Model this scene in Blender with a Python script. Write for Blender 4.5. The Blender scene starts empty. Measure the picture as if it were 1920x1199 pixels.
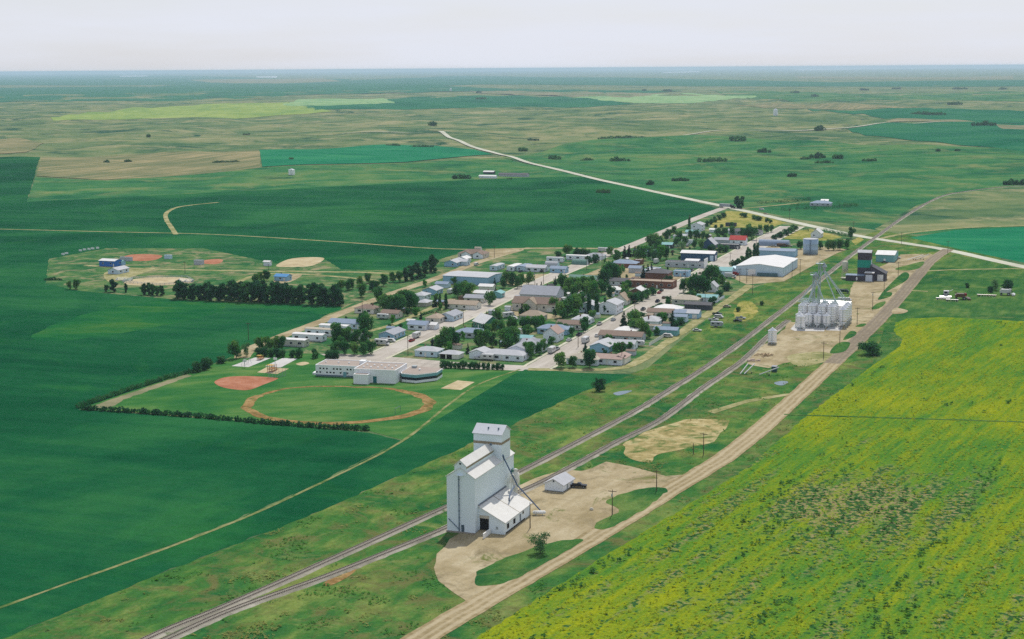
import bpy, bmesh, math, random
import numpy as np
from mathutils import Vector, Matrix, geometry, noise as mnoise
R = math.radians
rng = random.Random(7)
SC = bpy.context.scene
COL = SC.collection

# ------------------------------------------------------------------ camera, sky, sun, exposure
F, CAMH, HOR = 2890.0, 135.0, 128.5            # focal length in photo pixels, flying height, true horizon row
PITCH = math.atan((599.5 - HOR) / F)
ROLL = math.atan(13 / 1920)
cd = bpy.data.cameras.new("camera")
cam = bpy.data.objects.new("camera", cd)
COL.objects.link(cam)
cd.sensor_width = 36.0
cd.lens = F / 1920 * 36.0
cd.clip_start = 1.0
cd.clip_end = 200000.0
_f = Vector((0, math.cos(PITCH), -math.sin(PITCH)))
_u0 = Vector((0, math.sin(PITCH), math.cos(PITCH)))
_r0 = Vector((1, 0, 0))
_r = _r0 * math.cos(ROLL) - _u0 * math.sin(ROLL)
_u = _u0 * math.cos(ROLL) + _r0 * math.sin(ROLL)
cam.matrix_world = Matrix((( _r.x, _u.x, -_f.x, 0), (_r.y, _u.y, -_f.y, 0), (_r.z, _u.z, -_f.z, CAMH), (0, 0, 0, 1)))
SC.camera = cam

SUN_AZ, SUN_EL = 12.0, 56.0                     # clockwise from the viewing direction, above the horizon
sd = bpy.data.lights.new("sun", 'SUN')
sd.energy = 3.5
sd.angle = R(0.53)
sd.color = (1.0, 0.95, 0.87)
sun = bpy.data.objects.new("sun", sd)
COL.objects.link(sun)
_sv = Vector((math.sin(R(SUN_AZ)) * math.cos(R(SUN_EL)), math.cos(R(SUN_AZ)) * math.cos(R(SUN_EL)), math.sin(R(SUN_EL))))
sun.rotation_euler = (-_sv).to_track_quat('-Z', 'Y').to_euler()
sun.location = (0, 0, 400)

W = bpy.data.worlds.new("World")
SC.world = W
W.use_nodes = True
nt = W.node_tree
nt.nodes.clear()
wo = nt.nodes.new('ShaderNodeOutputWorld')
bg = nt.nodes.new('ShaderNodeBackground')
bg.inputs['Strength'].default_value = 0.1
sky = nt.nodes.new('ShaderNodeTexSky')
sky.sky_type = 'NISHITA'
sky.sun_disc = False
sky.sun_elevation = R(SUN_EL)
sky.sun_rotation = R(SUN_AZ)
sky.air_density = 1.0
sky.dust_density = 2.0
sky.altitude = 700
tc = nt.nodes.new('ShaderNodeTexCoord')
mp = nt.nodes.new('ShaderNodeMapping')
mp.inputs['Scale'].default_value = (3.0, 3.0, 26.0)
nz = nt.nodes.new('ShaderNodeTexNoise')
nz.inputs['Scale'].default_value = 1.6
nz.inputs['Detail'].default_value = 6
cr = nt.nodes.new('ShaderNodeValToRGB')
cr.color_ramp.elements[0].position = 0.3
cr.color_ramp.elements[0].color = (0.70, 0.70, 0.70, 1)
cr.color_ramp.elements[1].position = 0.62
cr.color_ramp.elements[1].color = (0.97, 0.97, 0.97, 1)
mx = nt.nodes.new('ShaderNodeMix')
mx.data_type = 'RGBA'
mx.inputs[7].default_value = (7.75, 8.05, 8.95, 1)      # thin high overcast veil over the blue
nt.links.new(tc.outputs['Generated'], mp.inputs['Vector'])
nt.links.new(mp.outputs['Vector'], nz.inputs['Vector'])
nt.links.new(nz.outputs['Fac'], cr.inputs['Fac'])
# the veil is dense towards the horizon and thins overhead, where the blue comes through
sep = nt.nodes.new('ShaderNodeSeparateXYZ')
nt.links.new(tc.outputs['Generated'], sep.inputs[0])
el = nt.nodes.new('ShaderNodeMapRange')
el.inputs['From Min'].default_value = 0.08
el.inputs['From Max'].default_value = 0.55
el.inputs['To Min'].default_value = 1.0
el.inputs['To Max'].default_value = 0.5
nt.links.new(sep.outputs['Z'], el.inputs['Value'])
mu = nt.nodes.new('ShaderNodeMath')
mu.operation = 'MULTIPLY'
nt.links.new(cr.outputs['Color'], mu.inputs[0])
nt.links.new(el.outputs['Result'], mu.inputs[1])
nt.links.new(mu.outputs[0], mx.inputs[0])
nt.links.new(sky.outputs['Color'], mx.inputs[6])
nt.links.new(mx.outputs[2], bg.inputs['Color'])
nt.links.new(bg.outputs['Background'], wo.inputs['Surface'])

SC.view_settings.view_transform = 'Standard'
SC.view_settings.look = 'None'
SC.view_settings.exposure = 0.0
SC.view_settings.gamma = 1.0
SC.cycles.max_bounces = 6
SC.cycles.use_denoising = False
SC.cycles.diffuse_bounces = 3
SC.cycles.volume_bounces = 1
HAZE_DENSITY = 4.2e-5

# ------------------------------------------------------------------ measuring the photograph: a photo pixel to a place on the land
def sstep(a, b, x):
    t = max(0.0, min(1.0, (x - a) / (b - a)))
    return t * t * (3 - 2 * t)

def land(x, y):
    """height of the rolling pasture: flat round the town, hummocks from about 1.8 km out"""
    d = math.hypot(x, y)
    if d < 1650:
        return 0.0
    a = sstep(1650, 2900, d)
    far = sstep(6000, 12000, d)
    h = 0.0
    n1 = mnoise.noise((x / 260.0, y / 330.0, 3.7))
    n2 = mnoise.noise((x / 120.0 + 40, y / 150.0, 9.1))
    h += (1 - far) * (9.0 * n1 + 6.0 * n2 + 4.0)
    h += far * 9.0 * (mnoise.noise((x / 2600.0, y / 3000.0, 1.3)) + 0.3)
    return a * h

def G(px, py, z=0.0, drape=True):
    d = _f + _r * ((px - 960) / F) - _u * ((py - 599.5) / F)
    h = z
    for _ in range(6):
        t = (CAMH - h) / -d.z
        x, y = d.x * t, d.y * t
        if z or not drape or y < 1650:
            break
        h = 0.5 * h + 0.5 * land(x, y)
    return Vector((x, y, h))

def dirv(az):
    return Vector((math.sin(R(az)), math.cos(R(az)), 0))
UA, VA = 20.0, 110.0                            # the streets run at these two bearings
U, V = dirv(UA), dirv(VA)
def rotz(az):
    return R(90 - az)

# ------------------------------------------------------------------ materials
def lin(c):
    return tuple(((v / 255) / 12.92 if v / 255 <= 0.04045 else ((v / 255 + 0.055) / 1.055) ** 2.4) for v in c)
SUNLIT = 1.38
def alb(c, k=SUNLIT, cap=0.86):
    return tuple(min(cap, v / k) for v in lin(c))

class NT:
    def __init__(s, name):
        s.m = bpy.data.materials.new(name)
        s.m.use_nodes = True
        s.t = s.m.node_tree
        s.b = s.t.nodes['Principled BSDF']
        s.b.inputs['Specular IOR Level'].default_value = 0.2
    def n(s, kind, **kw):
        x = s.t.nodes.new(kind)
        for k, v in kw.items():
            setattr(x, k, v)
        return x
    def l(s, a, b):
        s.t.links.new(a, b)
    def coords(s, az=0.0, sx=1.0, sy=1.0):
        c = s.n('ShaderNodeTexCoord')
        m = s.n('ShaderNodeMapping')
        m.vector_type = 'TEXTURE'           # turn first, then stretch
        m.inputs['Rotation'].default_value = (0, 0, R(az))
        m.inputs['Scale'].default_value = (1 / sx, 1 / sy, 1)
        s.l(c.outputs['Object'], m.inputs['Vector'])
        return m.outputs['Vector']
    def noise(s, vec, scale, detail=4, rough=0.6, dist=0.0):
        x = s.n('ShaderNodeTexNoise')
        x.inputs['Scale'].default_value = scale
        x.inputs['Detail'].default_value = detail
        x.inputs['Roughness'].default_value = rough
        x.inputs['Distortion'].default_value = dist
        s.l(vec, x.inputs['Vector'])
        return x.outputs['Fac']
    def ramp(s, fac, stops):
        x = s.n('ShaderNodeValToRGB')
        e = x.color_ramp.elements
        while len(e) < len(stops):
            e.new(0.5)
        for i, (p, c) in enumerate(stops):
            e[i].position = p
            e[i].color = (*c, 1) if len(c) == 3 else c
        s.l(fac, x.inputs['Fac'])
        return x.outputs['Color']
    def mix(s, fac, a, b, mode='MIX'):
        x = s.n('ShaderNodeMix', data_type='RGBA', blend_type=mode)
        for sock, v in ((x.inputs[0], fac), (x.inputs[6], a), (x.inputs[7], b)):
            if hasattr(v, 'is_output'):
                s.l(v, sock)
            elif isinstance(v, (int, float)):
                sock.default_value = v
            else:
                sock.default_value = (*v, 1)
        return x.outputs[2]
    def math(s, op, a, b=0.0):
        x = s.n('ShaderNodeMath', operation=op)
        for i, v in enumerate((a, b)):
            if hasattr(v, 'is_output'):
                s.l(v, x.inputs[i])
            else:
                x.inputs[i].default_value = v
        return x.outputs[0]
    def bump(s, h, strength, dist):
        x = s.n('ShaderNodeBump')
        x.inputs['Strength'].default_value = strength
        x.inputs['Distance'].default_value = dist
        s.l(h, x.inputs['Height'])
        s.l(x.outputs['Normal'], s.b.inputs['Normal'])
    def done(s, col, rough=0.9):
        s.l(col, s.b.inputs['Base Color'])
        s.b.inputs['Roughness'].default_value = rough
        return s.m

def grey(v):
    return (v, v, v)

def ground_mat(name, cols, big=140., mid=18., fine=1.1, streak=None, vary=0.16, patch=None, k=SUNLIT, bmp=0.35, midw=0.45, tracks=None, patch2=None):
    """cols: three sunlit photo colours from low to high; streak=(bearing, stretch) draws drill rows and mowing lines"""
    m = NT(name)
    v = m.coords()
    c = [alb(x, k) for x in cols]
    nb = m.noise(v, 1 / big, 5, 0.6, 0.6)
    sv = m.coords(streak[0], 1.0, 1.0 / streak[1]) if streak else v
    nm = m.noise(sv, 1 / mid, 5, 0.65)
    f = m.math('ADD', m.math('MULTIPLY', nb, 1 - midw), m.math('MULTIPLY', nm, midw))
    col = m.ramp(f, [(0.40, c[0]), (0.5, c[1]), (0.60, c[2])])
    for q, pt in enumerate((patch, patch2)):    # patches of other ground cover with their own outline
        if not pt: continue
        pc, size, lo, hi = pt
        pn = m.noise(m.coords(37 * q, 1, 1), 1 / size, 7, 0.72, 0.8)
        pf = m.ramp(pn, [(lo, (0, 0, 0)), (hi, (1, 1, 1))])
        col = m.mix(pf, col, alb(pc, k))
    if tracks:                                  # wheel-worn strips along a road, and a ragged grassy edge
        uv = m.n('ShaderNodeUVMap')
        sep = m.n('ShaderNodeSeparateXYZ')
        m.l(uv.outputs['UV'], sep.inputs[0])
        wob = m.math('MULTIPLY', m.math('SUBTRACT', m.noise(v, 1 / 14, 3), 0.5), 0.16)
        x = m.math('ADD', sep.outputs['X'], wob)
        st = [(0.0, grey(0)), (0.10, grey(0)), (0.17, grey(0.9)), (0.27, grey(0.9)), (0.33, grey(0.1)), (0.44, grey(0.1)), (0.48, grey(0.7)), (0.55, grey(0.7)), (0.6, grey(0.1)), (0.68, grey(0.1)), (0.74, grey(0.9)), (0.84, grey(0.9)), (0.90, grey(0)), (1, grey(0))]
        col = m.mix(m.math('MULTIPLY', m.ramp(x, st), tracks[1]), col, alb(tracks[0], k))
    nf = m.noise(v, 1 / fine, 3, 0.75)
    nf2 = m.noise(v, 1 / (fine * 5), 3, 0.7)
    g = m.math('ADD', m.math('MULTIPLY', nf, 0.6), m.math('MULTIPLY', nf2, 0.4))
    col = m.mix(1.0, col, m.ramp(g, [(0.3, grey(1 - 1.6 * vary)), (0.7, grey(1 + 1.6 * vary))]), 'MULTIPLY')
    m.b.inputs['Specular IOR Level'].default_value = 0.0      # soil and leaves do not mirror the low sky
    if bmp:
        m.bump(nf, bmp, 0.25)
    return m.done(col, 0.95)

MC = {}
def paint(name, rgb, vary=0.08, rough=0.6, scale=0.8, metal=0.0, k=SUNLIT, stain=None, raw=False):
    """painted or plain building material: colour as the photo shows it in full light, weathered a little"""
    if name in MC:
        return MC[name]
    m = NT(name)
    v = m.coords()
    c = rgb if raw else alb(rgb, k)
    n = m.noise(v, scale, 6, 0.7)
    col = m.mix(1.0, c, m.ramp(n, [(0.3, grey(1 - 1.5 * vary)), (0.7, grey(1 + vary))]), 'MULTIPLY')
    if stain:
        sv = m.coords(0, 3.0, 3.0)
        sn = m.noise(sv, 0.5, 6, 0.75)
        col = m.mix(m.ramp(sn, [(0.52, (0, 0, 0)), (0.75, (0.6, 0.6, 0.6))]), col, alb(stain, k))
    m.b.inputs['Metallic'].default_value = metal
    MC[name] = m.done(col, rough)
    return MC[name]

def leaf_mat(name, cols, k=SUNLIT):
    """foliage: each clump carries its own tone (attribute), each plant its own hue (object random)"""
    m = NT(name)
    a = m.n('ShaderNodeAttribute', attribute_name='tone')
    o = m.n('ShaderNodeObjectInfo')
    c = [alb(x, k) for x in cols]
    f = m.math('ADD', m.math('MULTIPLY', a.outputs['Fac'], 0.55), m.math('MULTIPLY', o.outputs['Random'], 0.45))
    col = m.ramp(f, [(0.1, c[0]), (0.5, c[1]), (0.9, c[2])])
    m.b.inputs['Specular IOR Level'].default_value = 0.08
    tr = m.n('ShaderNodeBsdfTranslucent')
    ms = m.n('ShaderNodeMixShader')
    ms.inputs[0].default_value = 0.38
    m.l(m.mix(1.0, col, (1.15, 1.25, 0.7), 'MULTIPLY'), tr.inputs['Color'])
    m.l(m.b.outputs[0], ms.inputs[1])
    m.l(tr.outputs[0], ms.inputs[2])
    m.l(ms.outputs[0], m.t.nodes['Material Output'].inputs['Surface'])
    return m.done(col, 0.75)

# ------------------------------------------------------------------ objects, labels
ALL_LABELS = {}
LM = []                                          # landmarks: (phrase, px, py) used when wording the labels of trees, poles and cars
def tag(o, label=None, cat=None, group=None, kind=None):
    if label: o['label'] = label
    if cat: o['category'] = cat
    if group: o['group'] = group
    if kind: o['kind'] = kind
    return o
def empty(name, loc, rz=0.0):
    o = bpy.data.objects.new(name, None)
    o.empty_display_size = 0.5
    COL.objects.link(o)
    o.location = loc
    o.rotation_euler = (0, 0, rz)
    return o

class MB:
    def __init__(s):
        s.v, s.f, s.mi = [], [], []
        s.cur = 0
    def add(s, vs, fs):
        b = len(s.v)
        s.v += [tuple(p) for p in vs]
        s.f += [tuple(b + i for i in q) for q in fs]
        s.mi += [s.cur] * len(fs)
        return s
    def box(s, x0, x1, y0, y1, z0, z1):
        return s.add([(x0, y0, z0), (x1, y0, z0), (x1, y1, z0), (x0, y1, z0), (x0, y0, z1), (x1, y0, z1), (x1, y1, z1), (x0, y1, z1)],
                     [(0, 3, 2, 1), (4, 5, 6, 7), (0, 1, 5, 4), (1, 2, 6, 5), (2, 3, 7, 6), (3, 0, 4, 7)])
    def prism(s, prof, x0, x1):
        """profile in (y, z) swept along x"""
        n = len(prof)
        vs = [(x0, y, z) for y, z in prof] + [(x1, y, z) for y, z in prof]
        fs = [tuple(range(n)), tuple(range(2 * n - 1, n - 1, -1))]
        fs += [(i + n, (i + 1) % n + n, (i + 1) % n, i) for i in range(n)]
        return s.add(vs, fs)
    def xprism(s, prof, y0, y1):
        """profile in (x, z) swept along y"""
        n = len(prof)
        vs = [(x, y0, z) for x, z in prof] + [(x, y1, z) for x, z in prof]
        fs = [tuple(range(n)), tuple(range(2 * n - 1, n - 1, -1))]
        fs += [(i + n, (i + 1) % n + n, (i + 1) % n, i) for i in range(n)]
        return s.add(vs, fs)
    def slab(s, quad, t):
        """a roof slab: four (or three) corners of the top side, thickened downwards"""
        n = len(quad)
        q = [Vector(p) for p in quad]
        low = [p - Vector((0, 0, t)) for p in q]
        fs = [tuple(range(n)), tuple(range(2 * n - 1, n - 1, -1))]
        fs += [(i + n, (i + 1) % n + n, (i + 1) % n, i) for i in range(n)]
        return s.add(q + low, fs)
    def lathe(s, prof, cx=0, cy=0, n=20):
        vs, fs = [], []
        for r, z in prof:
            for i in range(n):
                a = 2 * math.pi * i / n
                vs.append((cx + r * math.cos(a), cy + r * math.sin(a), z))
        for j in range(len(prof) - 1):
            for i in range(n):
                k = (i + 1) % n
                fs.append((j * n + i, j * n + k, (j + 1) * n + k, (j + 1) * n + i))
        fs.append(tuple(range(n - 1, -1, -1)))
        fs.append(tuple((len(prof) - 1) * n + i for i in range(n)))
        return s.add(vs, fs)
    def tube(s, p, q, r, n=6, r2=None):
        p, q = Vector(p), Vector(q)
        d = (q - p).normalized()
        a = d.orthogonal().normalized()
        b = d.cross(a)
        r2 = r if r2 is None else r2
        vs = [p + (a * math.cos(2 * math.pi * i / n) + b * math.sin(2 * math.pi * i / n)) * r for i in range(n)]
        vs += [q + (a * math.cos(2 * math.pi * i / n) + b * math.sin(2 * math.pi * i / n)) * r2 for i in range(n)]
        fs = [(i, (i + 1) % n, (i + 1) % n + n, i + n) for i in range(n)] + [tuple(range(n - 1, -1, -1)), tuple(range(n, 2 * n))]
        return s.add(vs, fs)
    def path(s, pts, r, n=6):
        for a, b in zip(pts, pts[1:]):
            s.tube(a, b, r, n)
        return s
    def mesh(s, name, mats, smooth=False):
        me = bpy.data.meshes.new(name)
        me.from_pydata(s.v, [], s.f)
        mats = mats if isinstance(mats, (list, tuple)) else [mats]
        for m in mats:
            me.materials.append(m)
        if len(mats) > 1:
            me.polygons.foreach_set('material_index', s.mi)
        bm = bmesh.new()
        bm.from_mesh(me)
        bmesh.ops.recalc_face_normals(bm, faces=bm.faces)
        bm.to_mesh(me)
        bm.free()
        if smooth:
            me.polygons.foreach_set('use_smooth', [len(p.vertices) == 4 for p in me.polygons])
        me.update()
        return me
    def build(s, name, mats, parent=None, loc=None, rz=None, smooth=False):
        return place(name, s.mesh(name, mats, smooth), parent, loc, rz)
def place(name, me, parent=None, loc=None, rz=None):
    o = bpy.data.objects.new(name, me)
    COL.objects.link(o)
    if parent: o.parent = parent
    if loc is not None: o.location = loc
    if rz is not None: o.rotation_euler = (0, 0, rz)
    return o

# ------------------------------------------------------------------ the land, its fields and roads
SHEETS = [0]
def off(level, x, y):
    d = math.hypot(x, y)
    return 0.015 * level + 0.0002 * SHEETS[0] + (0.45 + 0.12 * level) * sstep(1500, 2300, d) + 0.5 * sstep(5000, 14000, d)

def crom(pts, closed, n=6):
    out = []
    N = len(pts)
    rg = range(N) if closed else range(N - 1)
    for i in rg:
        p0 = pts[(i - 1) % N] if closed or i > 0 else pts[0]
        p1, p2 = pts[i], pts[(i + 1) % N]
        p3 = pts[(i + 2) % N] if closed or i + 2 < N else pts[-1]
        for k in range(n):
            t = k / n
            out.append(tuple(0.5 * (2 * b + (c - a) * t + (2 * a - 5 * b + 4 * c - d) * t * t + (3 * b - a - 3 * c + d) * t ** 3)
                             for a, b, c, d in zip(p0, p1, p2, p3)))
    if not closed:
        out.append(tuple(pts[-1]))
    return out

def drape(bm, level):
    far = max(math.hypot(v.co.x, v.co.y) for v in bm.verts)
    if far > 1600:
        xs = [v.co.x for v in bm.verts]
        ys = [v.co.y for v in bm.verts]
        y = min(ys)
        cuts = []
        while y < max(ys):
            d = max(abs(y), 300)
            st = 25 if d < 7000 else d * 0.03
            cuts.append((Vector((0, y, 0)), Vector((0, 1, 0))))
            y += max(st, (max(ys) - min(ys)) / 150)
        st = max(28, (max(xs) - min(xs)) / 110)
        x = min(xs) + st
        while x < max(xs):
            cuts.append((Vector((x, 0, 0)), Vector((1, 0, 0))))
            x += st
        for co, no in cuts:
            bmesh.ops.bisect_plane(bm, geom=bm.verts[:] + bm.edges[:] + bm.faces[:], plane_co=co, plane_no=no, dist=1e-4)
        bmesh.ops.triangulate(bm, faces=bm.faces[:])
    for v in bm.verts:
        v.co.z = land(v.co.x, v.co.y) + off(level, v.co.x, v.co.y)

def sheet(name, pts, level, mat, smooth=False, jit=0.0, kind='structure'):
    SHEETS[0] += 1
    p = [G(x, y, 0, False)[:2] for x, y in pts]
    if smooth:
        p = crom(p, True, 6)
    if jit:
        q = []
        for i, a in enumerate(p):
            b = p[(i + 1) % len(p)]
            n = max(1, min(40, int(math.hypot(b[0] - a[0], b[1] - a[1]) / (jit * 4))))
            for k in range(n):
                x, y = a[0] + (b[0] - a[0]) * k / n, a[1] + (b[1] - a[1]) * k / n
                w = mnoise.noise((x / (jit * 6), y / (jit * 6), level)) * jit * 1.6
                q.append((x + w, y + mnoise.noise((x / (jit * 6), y / (jit * 6), level + 40)) * jit * 1.6))
        p = q
    ox, oy = p[0]
    vs, _, fs, *_ = geometry.delaunay_2d_cdt([Vector((x - ox, y - oy)) for x, y in p], [], [list(range(len(p)))], 1, 1e-3)
    bm = bmesh.new()
    bv = [bm.verts.new((v.x + ox, v.y + oy, 0)) for v in vs]
    for f in fs:
        bm.faces.new([bv[i] for i in f])
    bm.normal_update()
    for f in bm.faces:
        if f.normal.z < 0:
            f.normal_flip()
    drape(bm, level)
    me = bpy.data.meshes.new(name)
    bm.to_mesh(me)
    bm.free()
    me.materials.append(mat)
    me.polygons.foreach_set('use_smooth', [True] * len(me.polygons))
    o = place(name, me)
    o['kind'] = kind
    return o

def ribbon(name, pts, width, level, mat, jit=0.0, offset=0.0, kind='structure', world=False, smooth=True):
    SHEETS[0] += 1
    p = [tuple(a[:2]) for a in pts] if world else [tuple(G(x, y, 0, False)[:2]) for x, y in pts]
    if smooth:
        p = crom(p, False, 10)
    q = [p[0]]
    for a, b in zip(p, p[1:]):
        n = max(1, int(math.hypot(b[0] - a[0], b[1] - a[1]) / (12 if math.hypot(*a) < 2500 else 30)))
        for k in range(1, n + 1):
            q.append((a[0] + (b[0] - a[0]) * k / n, a[1] + (b[1] - a[1]) * k / n))
    vs, fs = [], []
    for i, a in enumerate(q):
        b0, b1 = q[max(0, i - 1)], q[min(len(q) - 1, i + 1)]
        t = Vector((b1[0] - b0[0], b1[1] - b0[1])).normalized()
        n = Vector((t.y, -t.x))
        w = width(i / (len(q) - 1)) if callable(width) else width
        for s in (-1, 1):
            e = s * w / 2 + offset + (mnoise.noise((a[0] / 7, a[1] / 7, s * 5.0)) * jit if jit else 0)
            x, y = a[0] + n.x * e, a[1] + n.y * e
            vs.append((x, y, land(x, y) + off(level, x, y)))
        if i:
            fs.append((2 * i - 2, 2 * i - 1, 2 * i + 1, 2 * i))
    me = bpy.data.meshes.new(name)
    me.from_pydata(vs, [], fs)
    uvl = me.uv_layers.new(name='run')
    for i, lp in enumerate(me.loops):
        j = lp.vertex_index
        uvl.data[i].uv = (float(j % 2), (j // 2) / 10.0)
    me.materials.append(mat)
    me.update()
    if me.polygons and me.polygons[0].normal.z < 0:
        me.flip_normals()
    o = place(name, me)
    o['kind'] = kind
    return o

M_pasture = ground_mat('pasture', [(72, 110, 76), (108, 132, 88), (146, 150, 106)], 380, 70, 2.0, None, 0.14, ((166, 162, 120), 150., 0.50, 0.64), midw=0.5, patch2=((50, 92, 68), 120., 0.54, 0.63))
M_pasture_green = ground_mat('green_pasture', [(38, 104, 68), (66, 126, 76), (104, 140, 84)], 200, 40, 1.5, None, 0.12, ((136, 146, 94), 110., 0.52, 0.68), patch2=((42, 96, 66), 90., 0.57, 0.68))
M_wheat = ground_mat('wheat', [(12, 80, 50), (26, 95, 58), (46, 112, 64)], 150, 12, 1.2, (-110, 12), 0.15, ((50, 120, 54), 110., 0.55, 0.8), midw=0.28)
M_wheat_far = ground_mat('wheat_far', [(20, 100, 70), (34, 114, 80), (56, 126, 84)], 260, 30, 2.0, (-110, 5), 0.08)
M_teal = ground_mat('young_crop', [(22, 120, 84), (34, 132, 92), (56, 144, 96)], 150, 20, 1.6, (-110, 5), 0.07)
M_lightcrop = ground_mat('light_crop', [(20, 96, 56), (38, 110, 58), (68, 120, 58)], 46, 12, 1.4, (-100, 4), 0.13)
M_rail_grass = ground_mat('rail_grass', [(40, 102, 56), (74, 122, 58), (128, 146, 76)], 40, 8, 1.0, (-25, 3), 0.22, ((150, 152, 92), 24., 0.55, 0.72), bmp=0.7, patch2=((112, 116, 70), 15., 0.50, 0.64))
M_verge = ground_mat('verge_grass', [(44, 98, 54), (70, 116, 58), (108, 136, 72)], 40, 6, 1.0, (-25, 5), 0.22, ((128, 138, 78), 16., 0.55, 0.72), bmp=0.6)
M_lawn = ground_mat('lawn', [(42, 102, 62), (72, 120, 70), (112, 138, 84)], 35, 9, 0.9, None, 0.14, ((160, 152, 116), 20., 0.50, 0.64))
M_school = ground_mat('school_grass', [(48, 112, 60), (72, 126, 64), (108, 142, 78)], 50, 9, 1.0, (-70, 4), 0.1, ((128, 154, 86), 34., 0.6, 0.8))
M_dry = ground_mat('dry_grass', [(120, 136, 66), (160, 158, 84), (192, 178, 110)], 14, 4, 0.8, None, 0.13)
M_drypale = ground_mat('dry_pasture', [(112, 126, 92), (140, 140, 108), (166, 158, 126)], 120, 18, 2.0, (-110, 5), 0.1)
M_gravel = ground_mat('gravel', [(164, 149, 114), (186, 171, 137), (203, 190, 158)], 26, 6, 0.6, (-27, 4), 0.12, ((150, 138, 108), 12., 0.52, 0.66), bmp=0.25, patch2=((122, 128, 76), 13., 0.58, 0.66))
M_road = ground_mat('gravel_road', [(150, 134, 98), (168, 152, 116), (186, 170, 136)], 40, 2.2, 0.6, None, 0.10, bmp=0.15, midw=0.6, tracks=((202, 188, 156), 0.8))
M_asphalt = ground_mat('oiled_street', [(184, 176, 164), (202, 194, 182), (214, 207, 196)], 40, 3, 0.7, (-20, 12), 0.05, ((164, 152, 140), 12., 0.58, 0.75), bmp=0.1)
M_oiled = ground_mat('oiled_road', [(142, 130, 112), (160, 148, 126), (176, 164, 142)], 40, 2.5, 0.7, None, 0.08, bmp=0.1, midw=0.6, tracks=((136, 126, 112), 0.6))
M_whiteroad = ground_mat('limestone_road', [(196, 196, 176), (212, 212, 192), (222, 222, 204)], 60, 4, 0.8, None, 0.05, bmp=0.1)
M_concrete = ground_mat('concrete', [(204, 202, 196), (216, 214, 210), (226, 224, 220)], 12, 3, 0.5, None, 0.04, bmp=0.05)
M_curb = ground_mat('curb_concrete', [(206, 204, 180), (218, 214, 190), (226, 222, 204)], 8, 3, 0.5, None, 0.05, bmp=0.05)
M_clay = ground_mat('red_shale', [(172, 114, 88), (188, 130, 102), (200, 146, 120)], 14, 5, 0.6, None, 0.06, bmp=0.1)
M_dirt = ground_mat('brown_dirt', [(132, 106, 66), (164, 132, 86), (184, 156, 108)], 7, 2, 0.6, None, 0.14, ((92, 110, 60), 5., 0.5, 0.66), bmp=0.4)
M_sand = ground_mat('sand', [(188, 170, 134), (206, 190, 152), (220, 206, 172)], 14, 4, 0.6, None, 0.05, bmp=0.1)
M_lane = ground_mat('lane_track', [(132, 138, 88), (168, 164, 116), (194, 186, 144)], 12, 3, 0.7, None, 0.1, bmp=0.2)
M_lane2 = ground_mat('grassy_track', [(90, 120, 66), (136, 144, 92), (166, 164, 118)], 12, 3, 0.7, None, 0.12, bmp=0.2)
M_bare = ground_mat('bare_patch', [(146, 138, 88), (184, 168, 118), (206, 192, 146)], 16, 4, 0.8, None, 0.13, ((96, 122, 64), 11., 0.50, 0.62))
M_ballast = ground_mat('ballast', [(150, 146, 130), (178, 172, 156), (200, 194, 178)], 20, 3, 0.4, (-25, 8), 0.13, ((96, 118, 68), 7., 0.57, 0.68), bmp=0.4)
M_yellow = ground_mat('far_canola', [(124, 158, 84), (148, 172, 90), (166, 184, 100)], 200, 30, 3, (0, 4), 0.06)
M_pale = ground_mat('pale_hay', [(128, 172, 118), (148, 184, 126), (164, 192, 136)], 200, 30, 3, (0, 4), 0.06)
M_brownfallow = ground_mat('fallow', [(106, 122, 86), (138, 138, 100), (172, 160, 120)], 120, 11, 2, (-22, 14), 0.1, midw=0.6)
M_alkali = ground_mat('alkali_flat', [(214, 218, 222), (228, 230, 234), (236, 238, 240)], 400, 90, 6, None, 0.03, bmp=0)
M_slough = paint('slough_water', (104, 128, 140), 0.1, 0.15)

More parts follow.
